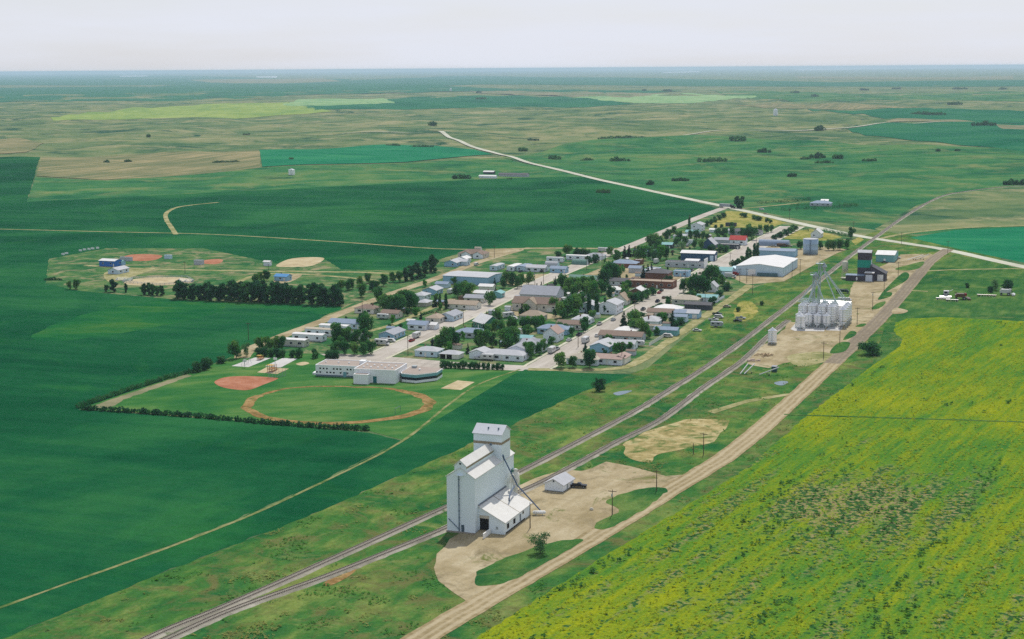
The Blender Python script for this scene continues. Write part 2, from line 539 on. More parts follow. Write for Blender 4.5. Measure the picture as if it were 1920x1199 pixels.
def canola_mat():
    m = NT('canola')
    v = m.coords()
    rowv = m.coords(-29, 1.0, 1 / 11.0)
    # bloom density: broad patches of fuller yellow and greener hollows, drawn out along the seeding rows
    nb = m.noise(m.coords(-34, 1.0, 1 / 2.2), 1 / 42, 6, 0.62, 0.6)
    nm = m.noise(rowv, 1 / 2.6, 5, 0.68)
    ns = m.noise(v, 1 / 1.6, 4, 0.75)
    f = m.math('ADD', m.math('MULTIPLY', nb, 0.42), m.math('MULTIPLY', nm, 0.38))
    f = m.math('ADD', f, m.math('MULTIPLY', ns, 0.20))
    col = m.ramp(f, [(0.40, alb((70, 126, 52))), (0.46, alb((96, 140, 46))), (0.52, alb((126, 150, 38))), (0.60, alb((154, 164, 32)))])
    # where seeding failed: a poor hollow near the road and thin streaks along the rows
    def far_from(px, py, az, stretch, size):
        c0 = G(px, py)
        tcn = m.n('ShaderNodeTexCoord')
        sub = m.n('ShaderNodeVectorMath', operation='SUBTRACT')
        sub.inputs[1].default_value = c0
        m.l(tcn.outputs['Object'], sub.inputs[0])
        mm = m.n('ShaderNodeMapping')
        mm.vector_type = 'TEXTURE'
        mm.inputs['Rotation'].default_value = (0, 0, R(az))
        mm.inputs['Scale'].default_value = (1.0, stretch, 1e6)
        m.l(sub.outputs[0], mm.inputs['Vector'])
        ln = m.n('ShaderNodeVectorMath', operation='LENGTH')
        m.l(mm.outputs['Vector'], ln.inputs[0])
        return m.math('DIVIDE', ln.outputs['Value'], size)
    core = m.ramp(far_from(1625, 955, -35, 1.5, 40.0), [(0.25, grey(1.0)), (0.75, grey(0.6)), (1.0, grey(0.15)), (1.25, grey(0))])
    wide = m.ramp(far_from(1440, 1040, -34, 2.0, 90.0), [(0.3, grey(1.0)), (0.8, grey(0.75)), (1.3, grey(0.1)), (1.6, grey(0))])
    bare = m.ramp(far_from(1600, 945, -35, 1.7, 17.0), [(0.2, grey(1.0)), (1.0, grey(0.4)), (1.5, grey(0))])
    row = m.noise(m.coords(-29, 1.0, 1 / 16.0), 1 / 6.5, 5, 0.6, 0.3)
    blot = m.noise(v, 1 / 9.0, 6, 0.7, 0.4)
    speck = m.noise(v, 1 / 2.0, 2, 0.5)
    base = m.math('ADD', m.math('MULTIPLY', row, 0.55), m.math('MULTIPLY', blot, 0.35))
    base = m.math('ADD', base, m.math('MULTIPLY', wide, 0.10))
    base = m.math('ADD', base, m.math('MULTIPLY', core, 0.085))
    gap = m.ramp(base, [(0.535, grey(0)), (0.66, grey(1))])
    dots = m.math('ADD', m.math('MULTIPLY', gap, 0.19), speck)
    dark = m.ramp(dots, [(0.655, grey(0)), (0.70, grey(1))])
    thin = m.ramp(m.math('ADD', base, m.math('MULTIPLY', bare, 0.10)), [(0.575, grey(0)), (0.67, grey(1))])
    soil = m.math('MULTIPLY', thin, m.ramp(m.noise(v, 1 / 1.2, 3, 0.6), [(0.44, grey(0)), (0.52, grey(1))]))
    col = m.mix(m.math('MULTIPLY', gap, 0.45), col, alb((70, 130, 58)))
    col = m.mix(soil, col, alb((160, 146, 104)))
    col = m.mix(m.math('MULTIPLY', dark, 0.92), col, m.mix(ns, alb((28, 74, 44)), alb((58, 112, 56))))
    nf = m.noise(v, 1 / 0.9, 3, 0.75)
    col = m.mix(1.0, col, m.ramp(nf, [(0.3, grey(0.70)), (0.7, grey(1.30))]), 'MULTIPLY')
    m.bump(nf, 0.7, 0.4)
    m.b.inputs['Specular IOR Level'].default_value = 0.0
    return m.done(col, 0.95)
M_canola = canola_mat()

def make_ground():
    th = [R(a) for a in list(np.arange(-180, -40, 10)) + list(np.arange(-40, -24, 2)) + list(np.arange(-24, 24.01, 0.3)) + list(np.arange(26, 40, 2)) + list(np.arange(40, 180, 10))]
    rad = [0.0, 60, 150, 250, 400, 700, 1000, 1300, 1600]
    r = 1600.
    while r < 7200:
        r += 22 if r < 5000 else 40
        rad.append(r)
    while r < 74000:
        r *= 1.07
        rad.append(r)
    vs, fs = [(0, 0, 0)], []
    n = len(th)
    for r in rad[1:]:
        for a in th:
            x, y = r * math.sin(a), r * math.cos(a)
            vs.append((x, y, land(x, y)))
    for i in range(n):
        fs.append((0, 1 + (i + 1) % n, 1 + i))
    for j in range(len(rad) - 2):
        for i in range(n):
            a, b = 1 + j * n + i, 1 + j * n + (i + 1) % n
            fs.append((a, b, b + n, a + n))
    me = bpy.data.meshes.new('ground')
    me.from_pydata(vs, [], fs)
    me.materials.append(M_pasture)
    me.polygons.foreach_set('use_smooth', [True] * len(me.polygons))
    me.update()
    if me.polygons[50].normal.z < 0:
        me.flip_normals()
    place('ground', me)['kind'] = 'structure'
make_ground()

# far fields, back to front
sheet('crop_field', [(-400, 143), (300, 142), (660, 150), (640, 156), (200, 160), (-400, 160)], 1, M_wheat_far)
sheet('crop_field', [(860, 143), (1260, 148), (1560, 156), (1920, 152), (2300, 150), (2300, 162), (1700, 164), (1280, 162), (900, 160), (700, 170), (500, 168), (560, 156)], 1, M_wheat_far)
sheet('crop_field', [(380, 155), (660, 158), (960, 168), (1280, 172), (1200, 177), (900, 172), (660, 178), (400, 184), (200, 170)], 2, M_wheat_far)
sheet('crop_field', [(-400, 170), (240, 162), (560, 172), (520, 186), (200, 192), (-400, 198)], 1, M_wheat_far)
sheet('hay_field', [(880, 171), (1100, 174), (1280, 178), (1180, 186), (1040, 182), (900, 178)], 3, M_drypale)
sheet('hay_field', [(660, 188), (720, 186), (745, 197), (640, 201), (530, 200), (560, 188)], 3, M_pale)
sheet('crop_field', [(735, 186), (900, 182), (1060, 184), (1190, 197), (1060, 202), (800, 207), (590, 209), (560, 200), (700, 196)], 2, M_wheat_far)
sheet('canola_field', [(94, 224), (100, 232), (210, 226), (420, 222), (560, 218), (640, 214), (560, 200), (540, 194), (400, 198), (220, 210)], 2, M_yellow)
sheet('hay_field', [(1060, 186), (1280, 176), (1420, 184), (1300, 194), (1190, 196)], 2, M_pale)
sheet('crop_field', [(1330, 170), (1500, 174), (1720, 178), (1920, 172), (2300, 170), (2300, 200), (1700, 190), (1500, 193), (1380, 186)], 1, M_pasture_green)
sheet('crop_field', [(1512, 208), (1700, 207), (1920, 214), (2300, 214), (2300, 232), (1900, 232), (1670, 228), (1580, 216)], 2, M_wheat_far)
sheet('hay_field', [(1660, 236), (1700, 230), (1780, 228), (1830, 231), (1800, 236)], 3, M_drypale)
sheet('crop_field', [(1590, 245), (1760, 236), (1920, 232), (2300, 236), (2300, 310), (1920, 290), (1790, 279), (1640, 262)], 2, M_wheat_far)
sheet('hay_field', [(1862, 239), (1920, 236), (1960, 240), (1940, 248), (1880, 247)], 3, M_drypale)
sheet('alkali_flat', [(1480, 131), (1700, 127.5), (2000, 126), (2000, 128), (1700, 129.8), (1500, 133)], 3, M_alkali)
sheet('alkali_flat', [(224, 143), (276, 142.5), (278, 144), (226, 145)], 3, M_alkali)
sheet('alkali_flat', [(480, 144.5), (520, 144), (518, 146), (482, 146)], 3, M_alkali)
sheet('alkali_flat', [(1240, 136), (1312, 134.5), (1310, 136.2), (1245, 137.5)], 3, M_alkali)
sheet('fallow_strip', [(350, 150), (600, 148), (640, 153), (520, 157), (400, 156)], 2, M_brownfallow)
sheet('fallow_strip', [(1490, 143), (1780, 146), (1900, 143), (1900, 150), (1700, 151), (1500, 149)], 2, M_brownfallow)
sheet('fallow_strip', [(1420, 198), (1600, 197), (1730, 203), (1700, 207), (1500, 206), (1380, 203)], 2, M_brownfallow)
sheet('fallow_strip', [(-300, 262), (30, 264), (84, 272), (50, 290), (-300, 296)], 2, M_brownfallow)
sheet('green_pasture', [(940, 300), (1110, 268), (1300, 262), (1700, 280), (2300, 300), (2300, 420), (1700, 440), (1500, 412), (1200, 352), (1000, 308)], 1, M_pasture_green)
sheet('stubble_field', [(80, 300), (190, 296), (488, 286), (488, 320), (290, 334), (195, 339), (68, 334)], 2, M_brownfallow)
sheet('pasture_strip', [(66, 336), (200, 340), (300, 332), (490, 320), (800, 308), (940, 300), (1110, 334), (900, 338), (480, 358), (50, 379)], 1, M_pasture_green)
sheet('crop_field', [(486, 286), (720, 276), (820, 276), (890, 282), (924, 293), (760, 308), (492, 319)], 3, M_teal)
sheet('wheat_field', [(-500, 312), (0, 303), (76, 300), (50, 379), (480, 358), (900, 338), (1050, 333), (1110, 334), (1200, 354), (1330, 386), (1344, 392), (1270, 428), (1165, 466), (985, 466), (880, 470), (820, 488), (770, 508), (640, 506), (560, 505), (380, 466), (200, 466), (92, 486), (86, 532), (150, 546), (330, 562), (640, 574), (580, 610), (480, 650), (416, 677), (148, 768), (500, 792), (690, 812), (752, 826), (600, 905), (400, 993), (0, 1138), (-500, 1330)], 2, M_wheat, jit=0.8)
sheet('wheat_field', [(-500, 1345), (0, 1139), (400, 994), (600, 906), (752, 828), (840, 759), (900, 719), (985, 691), (1075, 699), (1185, 703), (1085, 738), (951, 801), (780, 878), (732, 900), (603, 958), (280, 1084), (-60, 1225), (-500, 1420)], 2, M_wheat, jit=1.0)
sheet('rail_grass', [(-500, 1420), (-60, 1225), (280, 1084), (603, 958), (732, 900), (780, 878), (951, 801), (1085, 738), (1185, 700), (1215, 690), (1310, 610), (1400, 545), (1470, 520), (1590, 455), (1650, 430), (1700, 440), (1860, 470), (1960, 560), (1960, 600), (1760, 590), (1690, 600), (1640, 690), (1400, 880), (880, 1210), (500, 1500)], 1, M_rail_grass)
sheet('low_grass_patch', [(62, 628), (150, 592), (280, 566), (400, 562), (420, 580), (330, 606), (180, 632), (90, 640)], 3, M_lightcrop, smooth=True, jit=1.2)
sheet('low_grass_patch', [(640, 576), (560, 572), (420, 566), (430, 572), (560, 584), (610, 590)], 3, M_lightcrop, smooth=True, jit=1.0)
sheet('dry_pasture', [(1690, 440), (1640, 430), (1720, 385), (1800, 362), (1920, 350), (2200, 340), (2200, 428), (1920, 424), (1790, 428)], 2, M_pasture)
sheet('crop_field', [(1706, 446), (1790, 432), (1920, 426), (2300, 420), (2300, 560), (1920, 493), (1800, 468)], 2, M_teal)
sheet('green_pasture', [(1700, 520), (1790, 478), (1920, 505), (2300, 560), (2300, 620), (2300, 700), (1920, 640), (1760, 640), (1690, 680), (1630, 700), (1660, 610)], 2, M_verge)
sheet('canola_field', [(860, 1222), (893, 1197), (1120, 1052), (1400, 879), (1513, 780), (1634, 687), (1688, 650), (1692, 636), (1676, 622), (1680, 606), (1700, 598), (1767, 595), (1920, 603), (2500, 630), (2500, 1500), (500, 1500)], 3, M_canola, jit=0.7)
sheet('sports_ground', [(92, 486), (200, 466), (380, 466), (560, 503), (608, 486), (640, 506), (770, 508), (790, 512), (740, 534), (690, 560), (640, 574), (330, 562), (150, 546), (86, 532)], 3, M_lawn, jit=0.8)
sheet('school_yard', [(152, 766), (425, 675), (470, 650), (500, 640), (600, 655), (830, 688), (984, 694), (960, 704), (756, 826), (690, 808), (480, 790)], 3, M_school)
sheet('dry_strip', [(170, 763), (222, 745), (290, 722), (350, 702), (360, 705), (300, 726), (232, 750), (206, 766), (190, 768)], 4, M_drypale, jit=0.6)
sheet('town_lawn', [(470, 662), (600, 600), (700, 550), (830, 490), (990, 464), (1165, 465), (1265, 430), (1358, 392), (1480, 424), (1560, 428), (1600, 445), (1560, 468), (1480, 520), (1400, 540), (1300, 598), (1180, 692), (1010, 696), (830, 690), (600, 664)], 3, M_lawn)
sheet('dry_grass', [(1362, 396), (1400, 398), (1475, 418), (1440, 428), (1330, 426), (1345, 410)], 4, M_dry, jit=0.8)
sheet('dry_grass', [(1478, 436), (1520, 430), (1580, 445), (1550, 452), (1470, 448)], 4, M_dry)
sheet('dry_grass', [(1596, 452), (1612, 444), (1620, 450), (1604, 460)], 4, M_dry)
sheet('dry_grass', [(1375, 590), (1390, 565), (1415, 570), (1420, 588), (1395, 602)], 4, M_dry, smooth=True, jit=1.0)
sheet('dry_grass', [(1170, 852), (1190, 822), (1270, 790), (1350, 786), (1370, 795), (1330, 830), (1240, 850), (1210, 866)], 4, M_bare, smooth=True, jit=2.2)
sheet('gravel_yard', [(600, 664), (640, 664), (700, 667), (830, 682), (990, 690), (980, 696), (836, 690), (820, 702), (700, 690), (640, 680)], 4, M_asphalt)
# streets
main_pts = [(1006, 691), (1150, 609), (1250, 553), (1400, 470), (1486, 425)]
st2_pts = [(700, 672), (880, 590), (1000, 534), (1130, 480), (1180, 462), (1300, 412), (1364, 388)]
st3_pts = [(452, 672), (480, 650), (600, 604), (710, 560), (830, 518), (900, 491), (965, 472), (1000, 466), (1165, 467)]
ribbon('street', main_pts, lambda t: 11.5 + 6.5 * t, 5, M_asphalt)
ribbon('street', st2_pts, lambda t: 11 - 2 * t, 5, M_asphalt)
ribbon('gravel_street', st3_pts, lambda t: 7.5 if t < 0.8 else 5, 5, M_gravel, 0.6)
ribbon('street', [(640, 668), (740, 674), (850, 683), (1010, 691)], 9, 6, M_asphalt)
BACK_LANE = [(990, 693), (1080, 694), (1150, 692), (1190, 682), (1240, 650), (1310, 601), (1370, 562), (1406, 535)]
ribbon('gravel_lane', BACK_LANE, 5.5, 6, M_lane, 0.8)
ribbon('gravel_street', [(840, 516), (900, 520), (1010, 521), (1090, 518)], 10, 4, M_gravel, 0.5)
sheet('gravel_lot', [(936, 530), (930, 516), (1040, 514), (1085, 498), (1095, 502), (1040, 521), (990, 540)], 4, M_gravel)
sheet('gravel_lot', [(1085, 520), (1130, 502), (1180, 503), (1240, 512), (1280, 520), (1260, 532), (1212, 522), (1140, 530)], 4, M_gravel)
sheet('gravel_lot', [(965, 568), (1000, 585), (1040, 590), (1060, 596), (1010, 600), (950, 590)], 4, M_gravel)
sheet('gravel_lot', [(1370, 520), (1400, 534), (1470, 528), (1540, 490), (1570, 475), (1590, 468), (1540, 462), (1470, 470), (1440, 448), (1475, 444), (1420, 472)], 4, M_gravel)
ribbon('gravel_lane', [(852, 560), (800, 582), (740, 608), (690, 622)], 4, 5, M_lane, 0.5)
ribbon('gravel_lane', [(985, 690), (900, 720), (840, 760), (752, 829), (600, 907), (400, 995), (0, 1140), (-300, 1250)], 1.2, 5, M_lane2, 0.35)
ribbon('farm_lane', [(-300, 423), (0, 430), (200, 435), (400, 440), (620, 453), (830, 467), (985, 466)], 3.2, 4, M_lane, 0.6)
ribbon('dirt_trail', [(330, 440), (322, 428), (312, 412), (312, 400), (330, 390), (360, 385), (410, 380)], 4.2, 5, M_lane, 0.5)
ribbon('gravel_lane', [(160, 498), (260, 504), (380, 507), (560, 510), (680, 511), (750, 515), (800, 512)], 5, 5, M_lane, 0.6)
ribbon('gravel_lane', [(440, 532), (470, 520), (500, 514), (560, 514), (640, 520), (720, 528)], 4.5, 5, M_lane, 0.8)
ribbon('gravel_road', [(640, 256), (760, 256), (815, 257), (850, 267), (960, 299), (1100, 333), (1360, 388), (1480, 415), (1600, 441), (1700, 457), (1780, 470), (1920, 501), (2300, 580)], 9.5, 6, M_whiteroad, 0.5)
ribbon('gravel_road', [(300, 258), (500, 257), (640, 256)], 5, 6, M_lane)
ribbon('gravel_road', [(1260, 256), (1420, 249), (1590, 244), (1700, 239), (1805, 234)], 9, 5, M_whiteroad, 0.5)
ribbon('gravel_lane', [(1385, 392), (1440, 387), (1500, 381)], 5, 5, M_lane)
ribbon('gravel_lane', [(1650, 448), (1700, 438), (1800, 428), (1920, 424), (2100, 420)], 5, 5, M_lane, 0.5)
DIRT_ROAD = [(700, 1262), (803, 1189), (941, 1108), (1103, 1014), (1264, 916), (1361, 856), (1443, 790), (1534, 707), (1610, 637), (1667, 580), (1710, 530), (1745, 490), (1778, 468)]
ribbon('dirt_road', DIRT_ROAD, 8.4, 6, M_road, 0.5)
ribbon('oiled_road', [(1560, 682), (1610, 637), (1667, 580), (1710, 530), (1745, 490), (1778, 468)], 8.0, 7, M_oiled, 0.3)
ribbon('farm_lane', [(1732, 509), (1800, 506), (1920, 504)], 4, 6, M_lane, 0.4)
ribbon('farm_lane', [(1700, 545), (1740, 547)], 3, 6, M_lane, 0.4)
for s in (-1, 1):
    ribbon('sidewalk', [tuple((G(*p) + V * s * (6.9 + 3.0 * i / 4))[:2]) for i, p in enumerate(main_pts)], 1.7, 7, M_curb, world=True)
    ribbon('sidewalk', [tuple((G(*p) + V * s * (6.5 - 0.3 * i))[:2]) for i, p in enumerate(st2_pts[:4])], 1.6, 7, M_curb, world=True)
ribbon('field_trail', [(1470, 778), (1560, 781), (1700, 785), (1920, 792), (2100, 797)], 1.6, 9, M_verge, 0.4)
# elevator yard, bin yard
YARDS = [[(846, 1012), (820, 1040), (814, 1066), (822, 1090), (846, 1110), (872, 1124), (874, 1138), (950, 1105), (1110, 1012), (1258, 919), (1300, 890), (1250, 894), (1212, 884), (1180, 874), (1140, 866), (1090, 884), (1060, 880), (1020, 890), (985, 906), (940, 940)]]
sheet('gravel_yard', YARDS[0], 4, M_gravel, jit=1.3)
for pts in ([(887, 1088), (900, 1070), (950, 1046), (1020, 1022), (1068, 1013), (1092, 1016), (1052, 1040), (980, 1080), (930, 1098), (900, 1099)],
            [(1112, 990), (1128, 976), (1158, 962), (1152, 950), (1134, 943), (1160, 930), (1204, 917), (1240, 915), (1250, 920), (1224, 944), (1180, 972), (1146, 990), (1126, 994)]):
    sheet('grass_island', pts, 7, M_verge, smooth=True, jit=0.7)
YARDS.append([(1400, 682), (1412, 656), (1446, 640), (1482, 604), (1500, 606), (1588, 570), (1600, 530), (1640, 524), (1650, 500), (1690, 478), (1745, 476), (1752, 486), (1700, 540), (1640, 600), (1590, 655), (1560, 672), (1500, 676), (1440, 690)])
sheet('gravel_yard', YARDS[1], 4, M_gravel, jit=1.5)
YARDS.append([(1170, 852), (1190, 822), (1270, 790), (1350, 786), (1370, 795), (1330, 830), (1240, 850), (1210, 866)])
YARDS.append([(1370, 520), (1400, 540), (1480, 528), (1590, 468), (1540, 462)])
YARDS.append([(1150, 690), (1300, 606), (1310, 590), (1140, 680)])
sheet('gravel_lane', [(1478, 668), (1540, 660), (1566, 672), (1500, 688)], 5, M_lane, smooth=True)
for pts in ([(1652, 552), (1690, 514), (1704, 514), (1700, 526), (1672, 542)], [(1678, 505), (1700, 498), (1732, 491), (1724, 503), (1700, 508)],
            [(1646, 562), (1656, 550), (1672, 549), (1670, 556), (1656, 561)], [(1634, 580), (1644, 570), (1660, 566), (1656, 574), (1644, 580)],
            [(1604, 613), (1614, 608), (1624, 608), (1618, 613)], [(1581, 638), (1594, 622), (1606, 624), (1600, 632)],
            [(1556, 662), (1566, 648), (1580, 642), (1594, 644), (1586, 658), (1570, 663)]):
    sheet('grass_island', pts, 8, M_verge, smooth=True)
sheet('concrete_pad', [(1548, 620), (1572, 586), (1594, 587), (1576, 621)], 6, M_concrete)
sheet('concrete_pad', [(1482, 618), (1492, 606), (1550, 612), (1545, 622), (1490, 621)], 6, M_concrete)
sheet('dirt_patch', [(1672, 584), (1680, 578), (1702, 583), (1694, 588), (1676, 589)], 7, M_gravel, smooth=True)
sheet('farm_lane', [(1326, 772), (1400, 750), (1480, 738), (1484, 741), (1400, 756), (1340, 776)], 5, M_lane)
sheet('slough', [(1150, 738), (1165, 734), (1185, 733), (1172, 739), (1158, 742)], 4, M_slough, smooth=True)
sheet('slough', [(1452, 718), (1466, 715), (1478, 717), (1468, 723), (1456, 722)], 4, M_slough, smooth=True)
sheet('burnt_shoulder', [(606, 1095), (640, 1074), (668, 1068), (650, 1084), (620, 1098)], 3, M_dirt, smooth=True)
# school ground
sheet('ball_infield', [(402, 718), (412, 711), (432, 707), (470, 706), (516, 709), (519, 712), (494, 722), (470, 731), (450, 732), (418, 727)], 5, M_clay, smooth=True)
sheet('volleyball_court', [(826, 729), (858, 714), (890, 717), (864, 732)], 5, M_sand)
trk = [(462, 766), (470, 751), (500, 738), (540, 729), (600, 725), (660, 726), (700, 727), (740, 731), (780, 740), (804, 752), (800, 765), (770, 778), (720, 787), (660, 793), (600, 794), (540, 790), (490, 781)]
tw = [tuple(G(*p)[:2]) for p in trk]
ribbon('running_track', tw + [tw[0]], lambda t: 4.8 if 0.42 < t < 0.85 else (4.2 if t > 0.85 or t < 0.1 else 2.0), 5, M_dirt, 1.2, world=True)
sheet('playground_pad', [(434, 687), (478, 671), (508, 672), (466, 689)], 5, M_concrete)
sheet('playground_pad', [(497, 687), (530, 672), (558, 673), (526, 690)], 5, M_concrete)
sheet('playground_sand', [(482, 699), (500, 689), (542, 692), (520, 702)], 5, M_sand)
sheet('dirt_patch', [(555, 683), (570, 679), (580, 682), (566, 686)], 5, M_sand, smooth=True)
# sports ground west of the town
sheet('ball_infield', [(228, 487), (240, 479), (272, 477), (304, 480), (290, 488), (262, 490)], 5, M_clay, smooth=True)
sheet('ball_infield', [(376, 494), (380, 489), (410, 486), (418, 490), (404, 496)], 5, M_clay, smooth=True)
sheet('ball_infield', [(518, 500), (540, 487), (575, 483), (608, 485), (588, 498), (560, 501)], 5, M_sand, smooth=True)
sheet('riding_arena', [(232, 532), (250, 524), (300, 520), (350, 522), (362, 530), (320, 535), (260, 536)], 5, M_sand, smooth=True)
sheet('gravel_lot', [(196, 512), (240, 505), (290, 503), (270, 512), (210, 530)], 4, M_lane, smooth=True)
sheet('gravel_lot', [(508, 530), (540, 514), (566, 515), (552, 526), (530, 532)], 4, M_gravel, smooth=True)
sheet('gravel_lot', [(912, 468), (985, 466), (930, 482), (900, 478)], 4, M_gravel)
# ------------------------------------------------------------------ plants
M_leaf = leaf_mat('leaves', [(32, 94, 60), (70, 136, 76), (130, 172, 92)])
M_leafdark = leaf_mat('dark_leaves', [(32, 90, 66), (56, 118, 76), (92, 148, 92)])
M_leaflight = leaf_mat('light_leaves', [(56, 128, 58), (86, 160, 70), (116, 180, 88)])
M_needle = leaf_mat('needles', [(14, 58, 50), (24, 76, 58), (40, 98, 66)])
M_silver = leaf_mat('silver_leaves', [(58, 106, 72), (94, 140, 96), (130, 168, 124)])
M_bark = paint('bark', (112, 98, 82), 0.2, 0.95, 2.0)

def leaf_cloud(lobes, n, size, seed, name, mat, flat=0.0, core=0.35):
    """n small leaf-sprays scattered through the lobes (x, y, z, rx, ry, rz); every lobe has one tone of its own"""
    g = np.random.default_rng(seed)
    L = np.array([l[:6] for l in lobes], float)
    vol = (L[:, 3] * L[:, 4] * L[:, 5]) ** (2 / 3)
    which = g.choice(len(L), n, p=vol / vol.sum())
    tone_l = g.uniform(0, 1, len(L))
    d = g.normal(size=(n, 3))
    d /= np.linalg.norm(d, axis=1)[:, None]
    rr = core + (1 - core) * g.uniform(0, 1, n) ** 0.55
    rr *= g.uniform(0.86, 1.16, n)
    c = L[which, :3] + d * L[which, 3:] * rr[:, None]
    nrm = d + g.normal(size=(n, 3)) * 0.55
    nrm[:, 2] += flat
    nrm /= np.linalg.norm(nrm, axis=1)[:, None]
    a = np.cross(nrm, g.normal(size=(n, 3)))
    a /= np.linalg.norm(a, axis=1)[:, None]
    b = np.cross(nrm, a)
    s = size * g.uniform(0.55, 1.25, n)[:, None]
    a, b = a * s, b * s * g.uniform(0.6, 1.0, n)[:, None]
    bend = nrm * s * g.uniform(-0.3, 0.3, n)[:, None]
    vs = np.stack([c - a, c + b * 0.9 + bend, c + a, c - b * 0.9 + bend], 1).reshape(-1, 3)
    ok = np.maximum(vs[:, 2], 0.05)
    vs[:, 2] = ok
    me = bpy.data.meshes.new(name)
    me.from_pydata(vs.tolist(), [], np.arange(4 * n).reshape(-1, 4).tolist())
    at = me.attributes.new('tone', 'FLOAT', 'FACE')
    t = np.clip(tone_l[which] * 0.7 + g.uniform(0, 0.3, n), 0, 1)
    at.data.foreach_set('value', t.astype(np.float32))
    me.materials.append(mat)
    me.update()
    return me

def trunk_mesh(h, r, limbs, seed, top=0.75):
    g = random.Random(seed)
    m = MB()
    bendx, bendy = g.uniform(-.3, .3), g.uniform(-.3, .3)
    m.tube((0, 0, -0.2), (bendx * .5, bendy * .5, h * .35), r, 7, r * .75)
    m.tube((bendx * .5, bendy * .5, h * .35), (bendx, bendy, h * top), r * .75, 6, r * .2)
    for i in range(limbs):
        a = g.uniform(0, 6.28)
        z = h * g.uniform(.25, .55)
        m.tube((bendx * .5, bendy * .5, z), (math.cos(a) * h * .25, math.sin(a) * h * .25, z + h * .22), r * .4, 5, r * .1)
    return m.mesh('trunk', M_bark)

def lobes_round(h, w, seed, n=11, low=0.22):
    g = random.Random(seed)
    out = []
    for i in range(n):
        z = low + (1 - low) * (i + 0.5) / n
        span = math.sin(math.pi * min(1, max(0.08, (z - low * 0.6) / (1.06 - low * 0.6)))) ** 0.6
        a = g.uniform(0, 6.28)
        q = g.uniform(0.25, 0.75) * w / 2 * span
        rr = w / 2 * g.uniform(0.38, 0.56) * (0.55 + 0.45 * span)
        zz = min(h * z, h - rr * 0.8)
        out.append((q * math.cos(a), q * math.sin(a), max(zz, rr * .8), rr, rr, rr * g.uniform(.75, 1.0)))
    out.append((0, 0, h * 0.58, w * .27, w * .27, h * .28))
    return out

PLANTS = {}
def plants(kind):
    """a few crown and trunk meshes of each kind, all drawn 10 m tall and scaled when planted"""
    if kind in PLANTS:
        return PLANTS[kind]
    out = []
    for s in range({'round': 6, 'tall': 5, 'poplar': 3, 'spruce': 3, 'bush': 4, 'light': 3, 'sparse': 2}[kind]):
        sd = hash_kind[kind] * 100 + s
        if kind == 'round':
            cr = leaf_cloud(lobes_round(10, 10, sd), 1500, 0.52, sd, 'crown', M_leaf)
            tk = trunk_mesh(10, .28, 3, sd)
        elif kind == 'light':
            cr = leaf_cloud(lobes_round(10, 9, sd), 1200, 0.5, sd, 'crown', M_leaflight)
            tk = trunk_mesh(10, .22, 3, sd)
        elif kind == 'tall':
            cr = leaf_cloud(lobes_round(10, 5.6, sd, 11, 0.05), 1400, 0.46, sd, 'crown', M_leafdark)
            tk = trunk_mesh(10, .25, 2, sd)
        elif kind == 'poplar':
            g = random.Random(sd)
            lb = [(g.uniform(-.25, .25), g.uniform(-.25, .25), 1.2 + i * 1.0, .95 - abs(i - 3) * .08, .95 - abs(i - 3) * .08, 1.1) for i in range(9)]
            cr = leaf_cloud(lb, 800, 0.4, sd, 'crown', M_leafdark)
            tk = trunk_mesh(10, .2, 0, sd)
        elif kind == 'spruce':
            g = random.Random(sd)
            lb = []
            for i in range(9):
                z = 0.9 + i * 1.02
                rad = 2.3 * (1 - i / 9.4) + .15
                for k in range(max(1, 6 - i // 2)):
                    a = g.uniform(0, 6.28)
                    lb.append((rad * .5 * math.cos(a), rad * .5 * math.sin(a), z, rad * .55, rad * .55, .5))
            cr = leaf_cloud(lb, 1100, 0.4, sd, 'crown', M_needle, flat=.6)
            tk = trunk_mesh(10, .2, 0, sd, .98)
        elif kind == 'bush':
            cr = leaf_cloud(lobes_round(10, 13, sd, 9, 0.03), 900, 0.75, sd, 'crown', M_leafdark)
            tk = trunk_mesh(6, .4, 4, sd)
        else:
            cr = leaf_cloud(lobes_round(10, 9.5, sd, 14, 0.1), 1300, 0.34, sd, 'crown', M_silver, core=0.1)
            tk = trunk_mesh(10, .22, 7, sd)
        out.append((cr, tk))
    PLANTS[kind] = out
    return out
hash_kind = {'round': 1, 'tall': 2, 'poplar': 3, 'spruce': 4, 'bush': 5, 'light': 6, 'sparse': 7}
KNAME = {'round': ('broadleaf_tree', 'tree', 10, 10), 'tall': ('broadleaf_tree', 'tree', 10, 5.6), 'poplar': ('poplar_tree', 'tree', 10, 2.4),
         'spruce': ('spruce_tree', 'tree', 10, 4.6), 'bush': ('bush', 'bush', 10, 13), 'light': ('broadleaf_tree', 'tree', 10, 9), 'sparse': ('broadleaf_tree', 'tree', 10, 9.5)}
PENDING = []                                     # things whose label is worded from what stands next to them

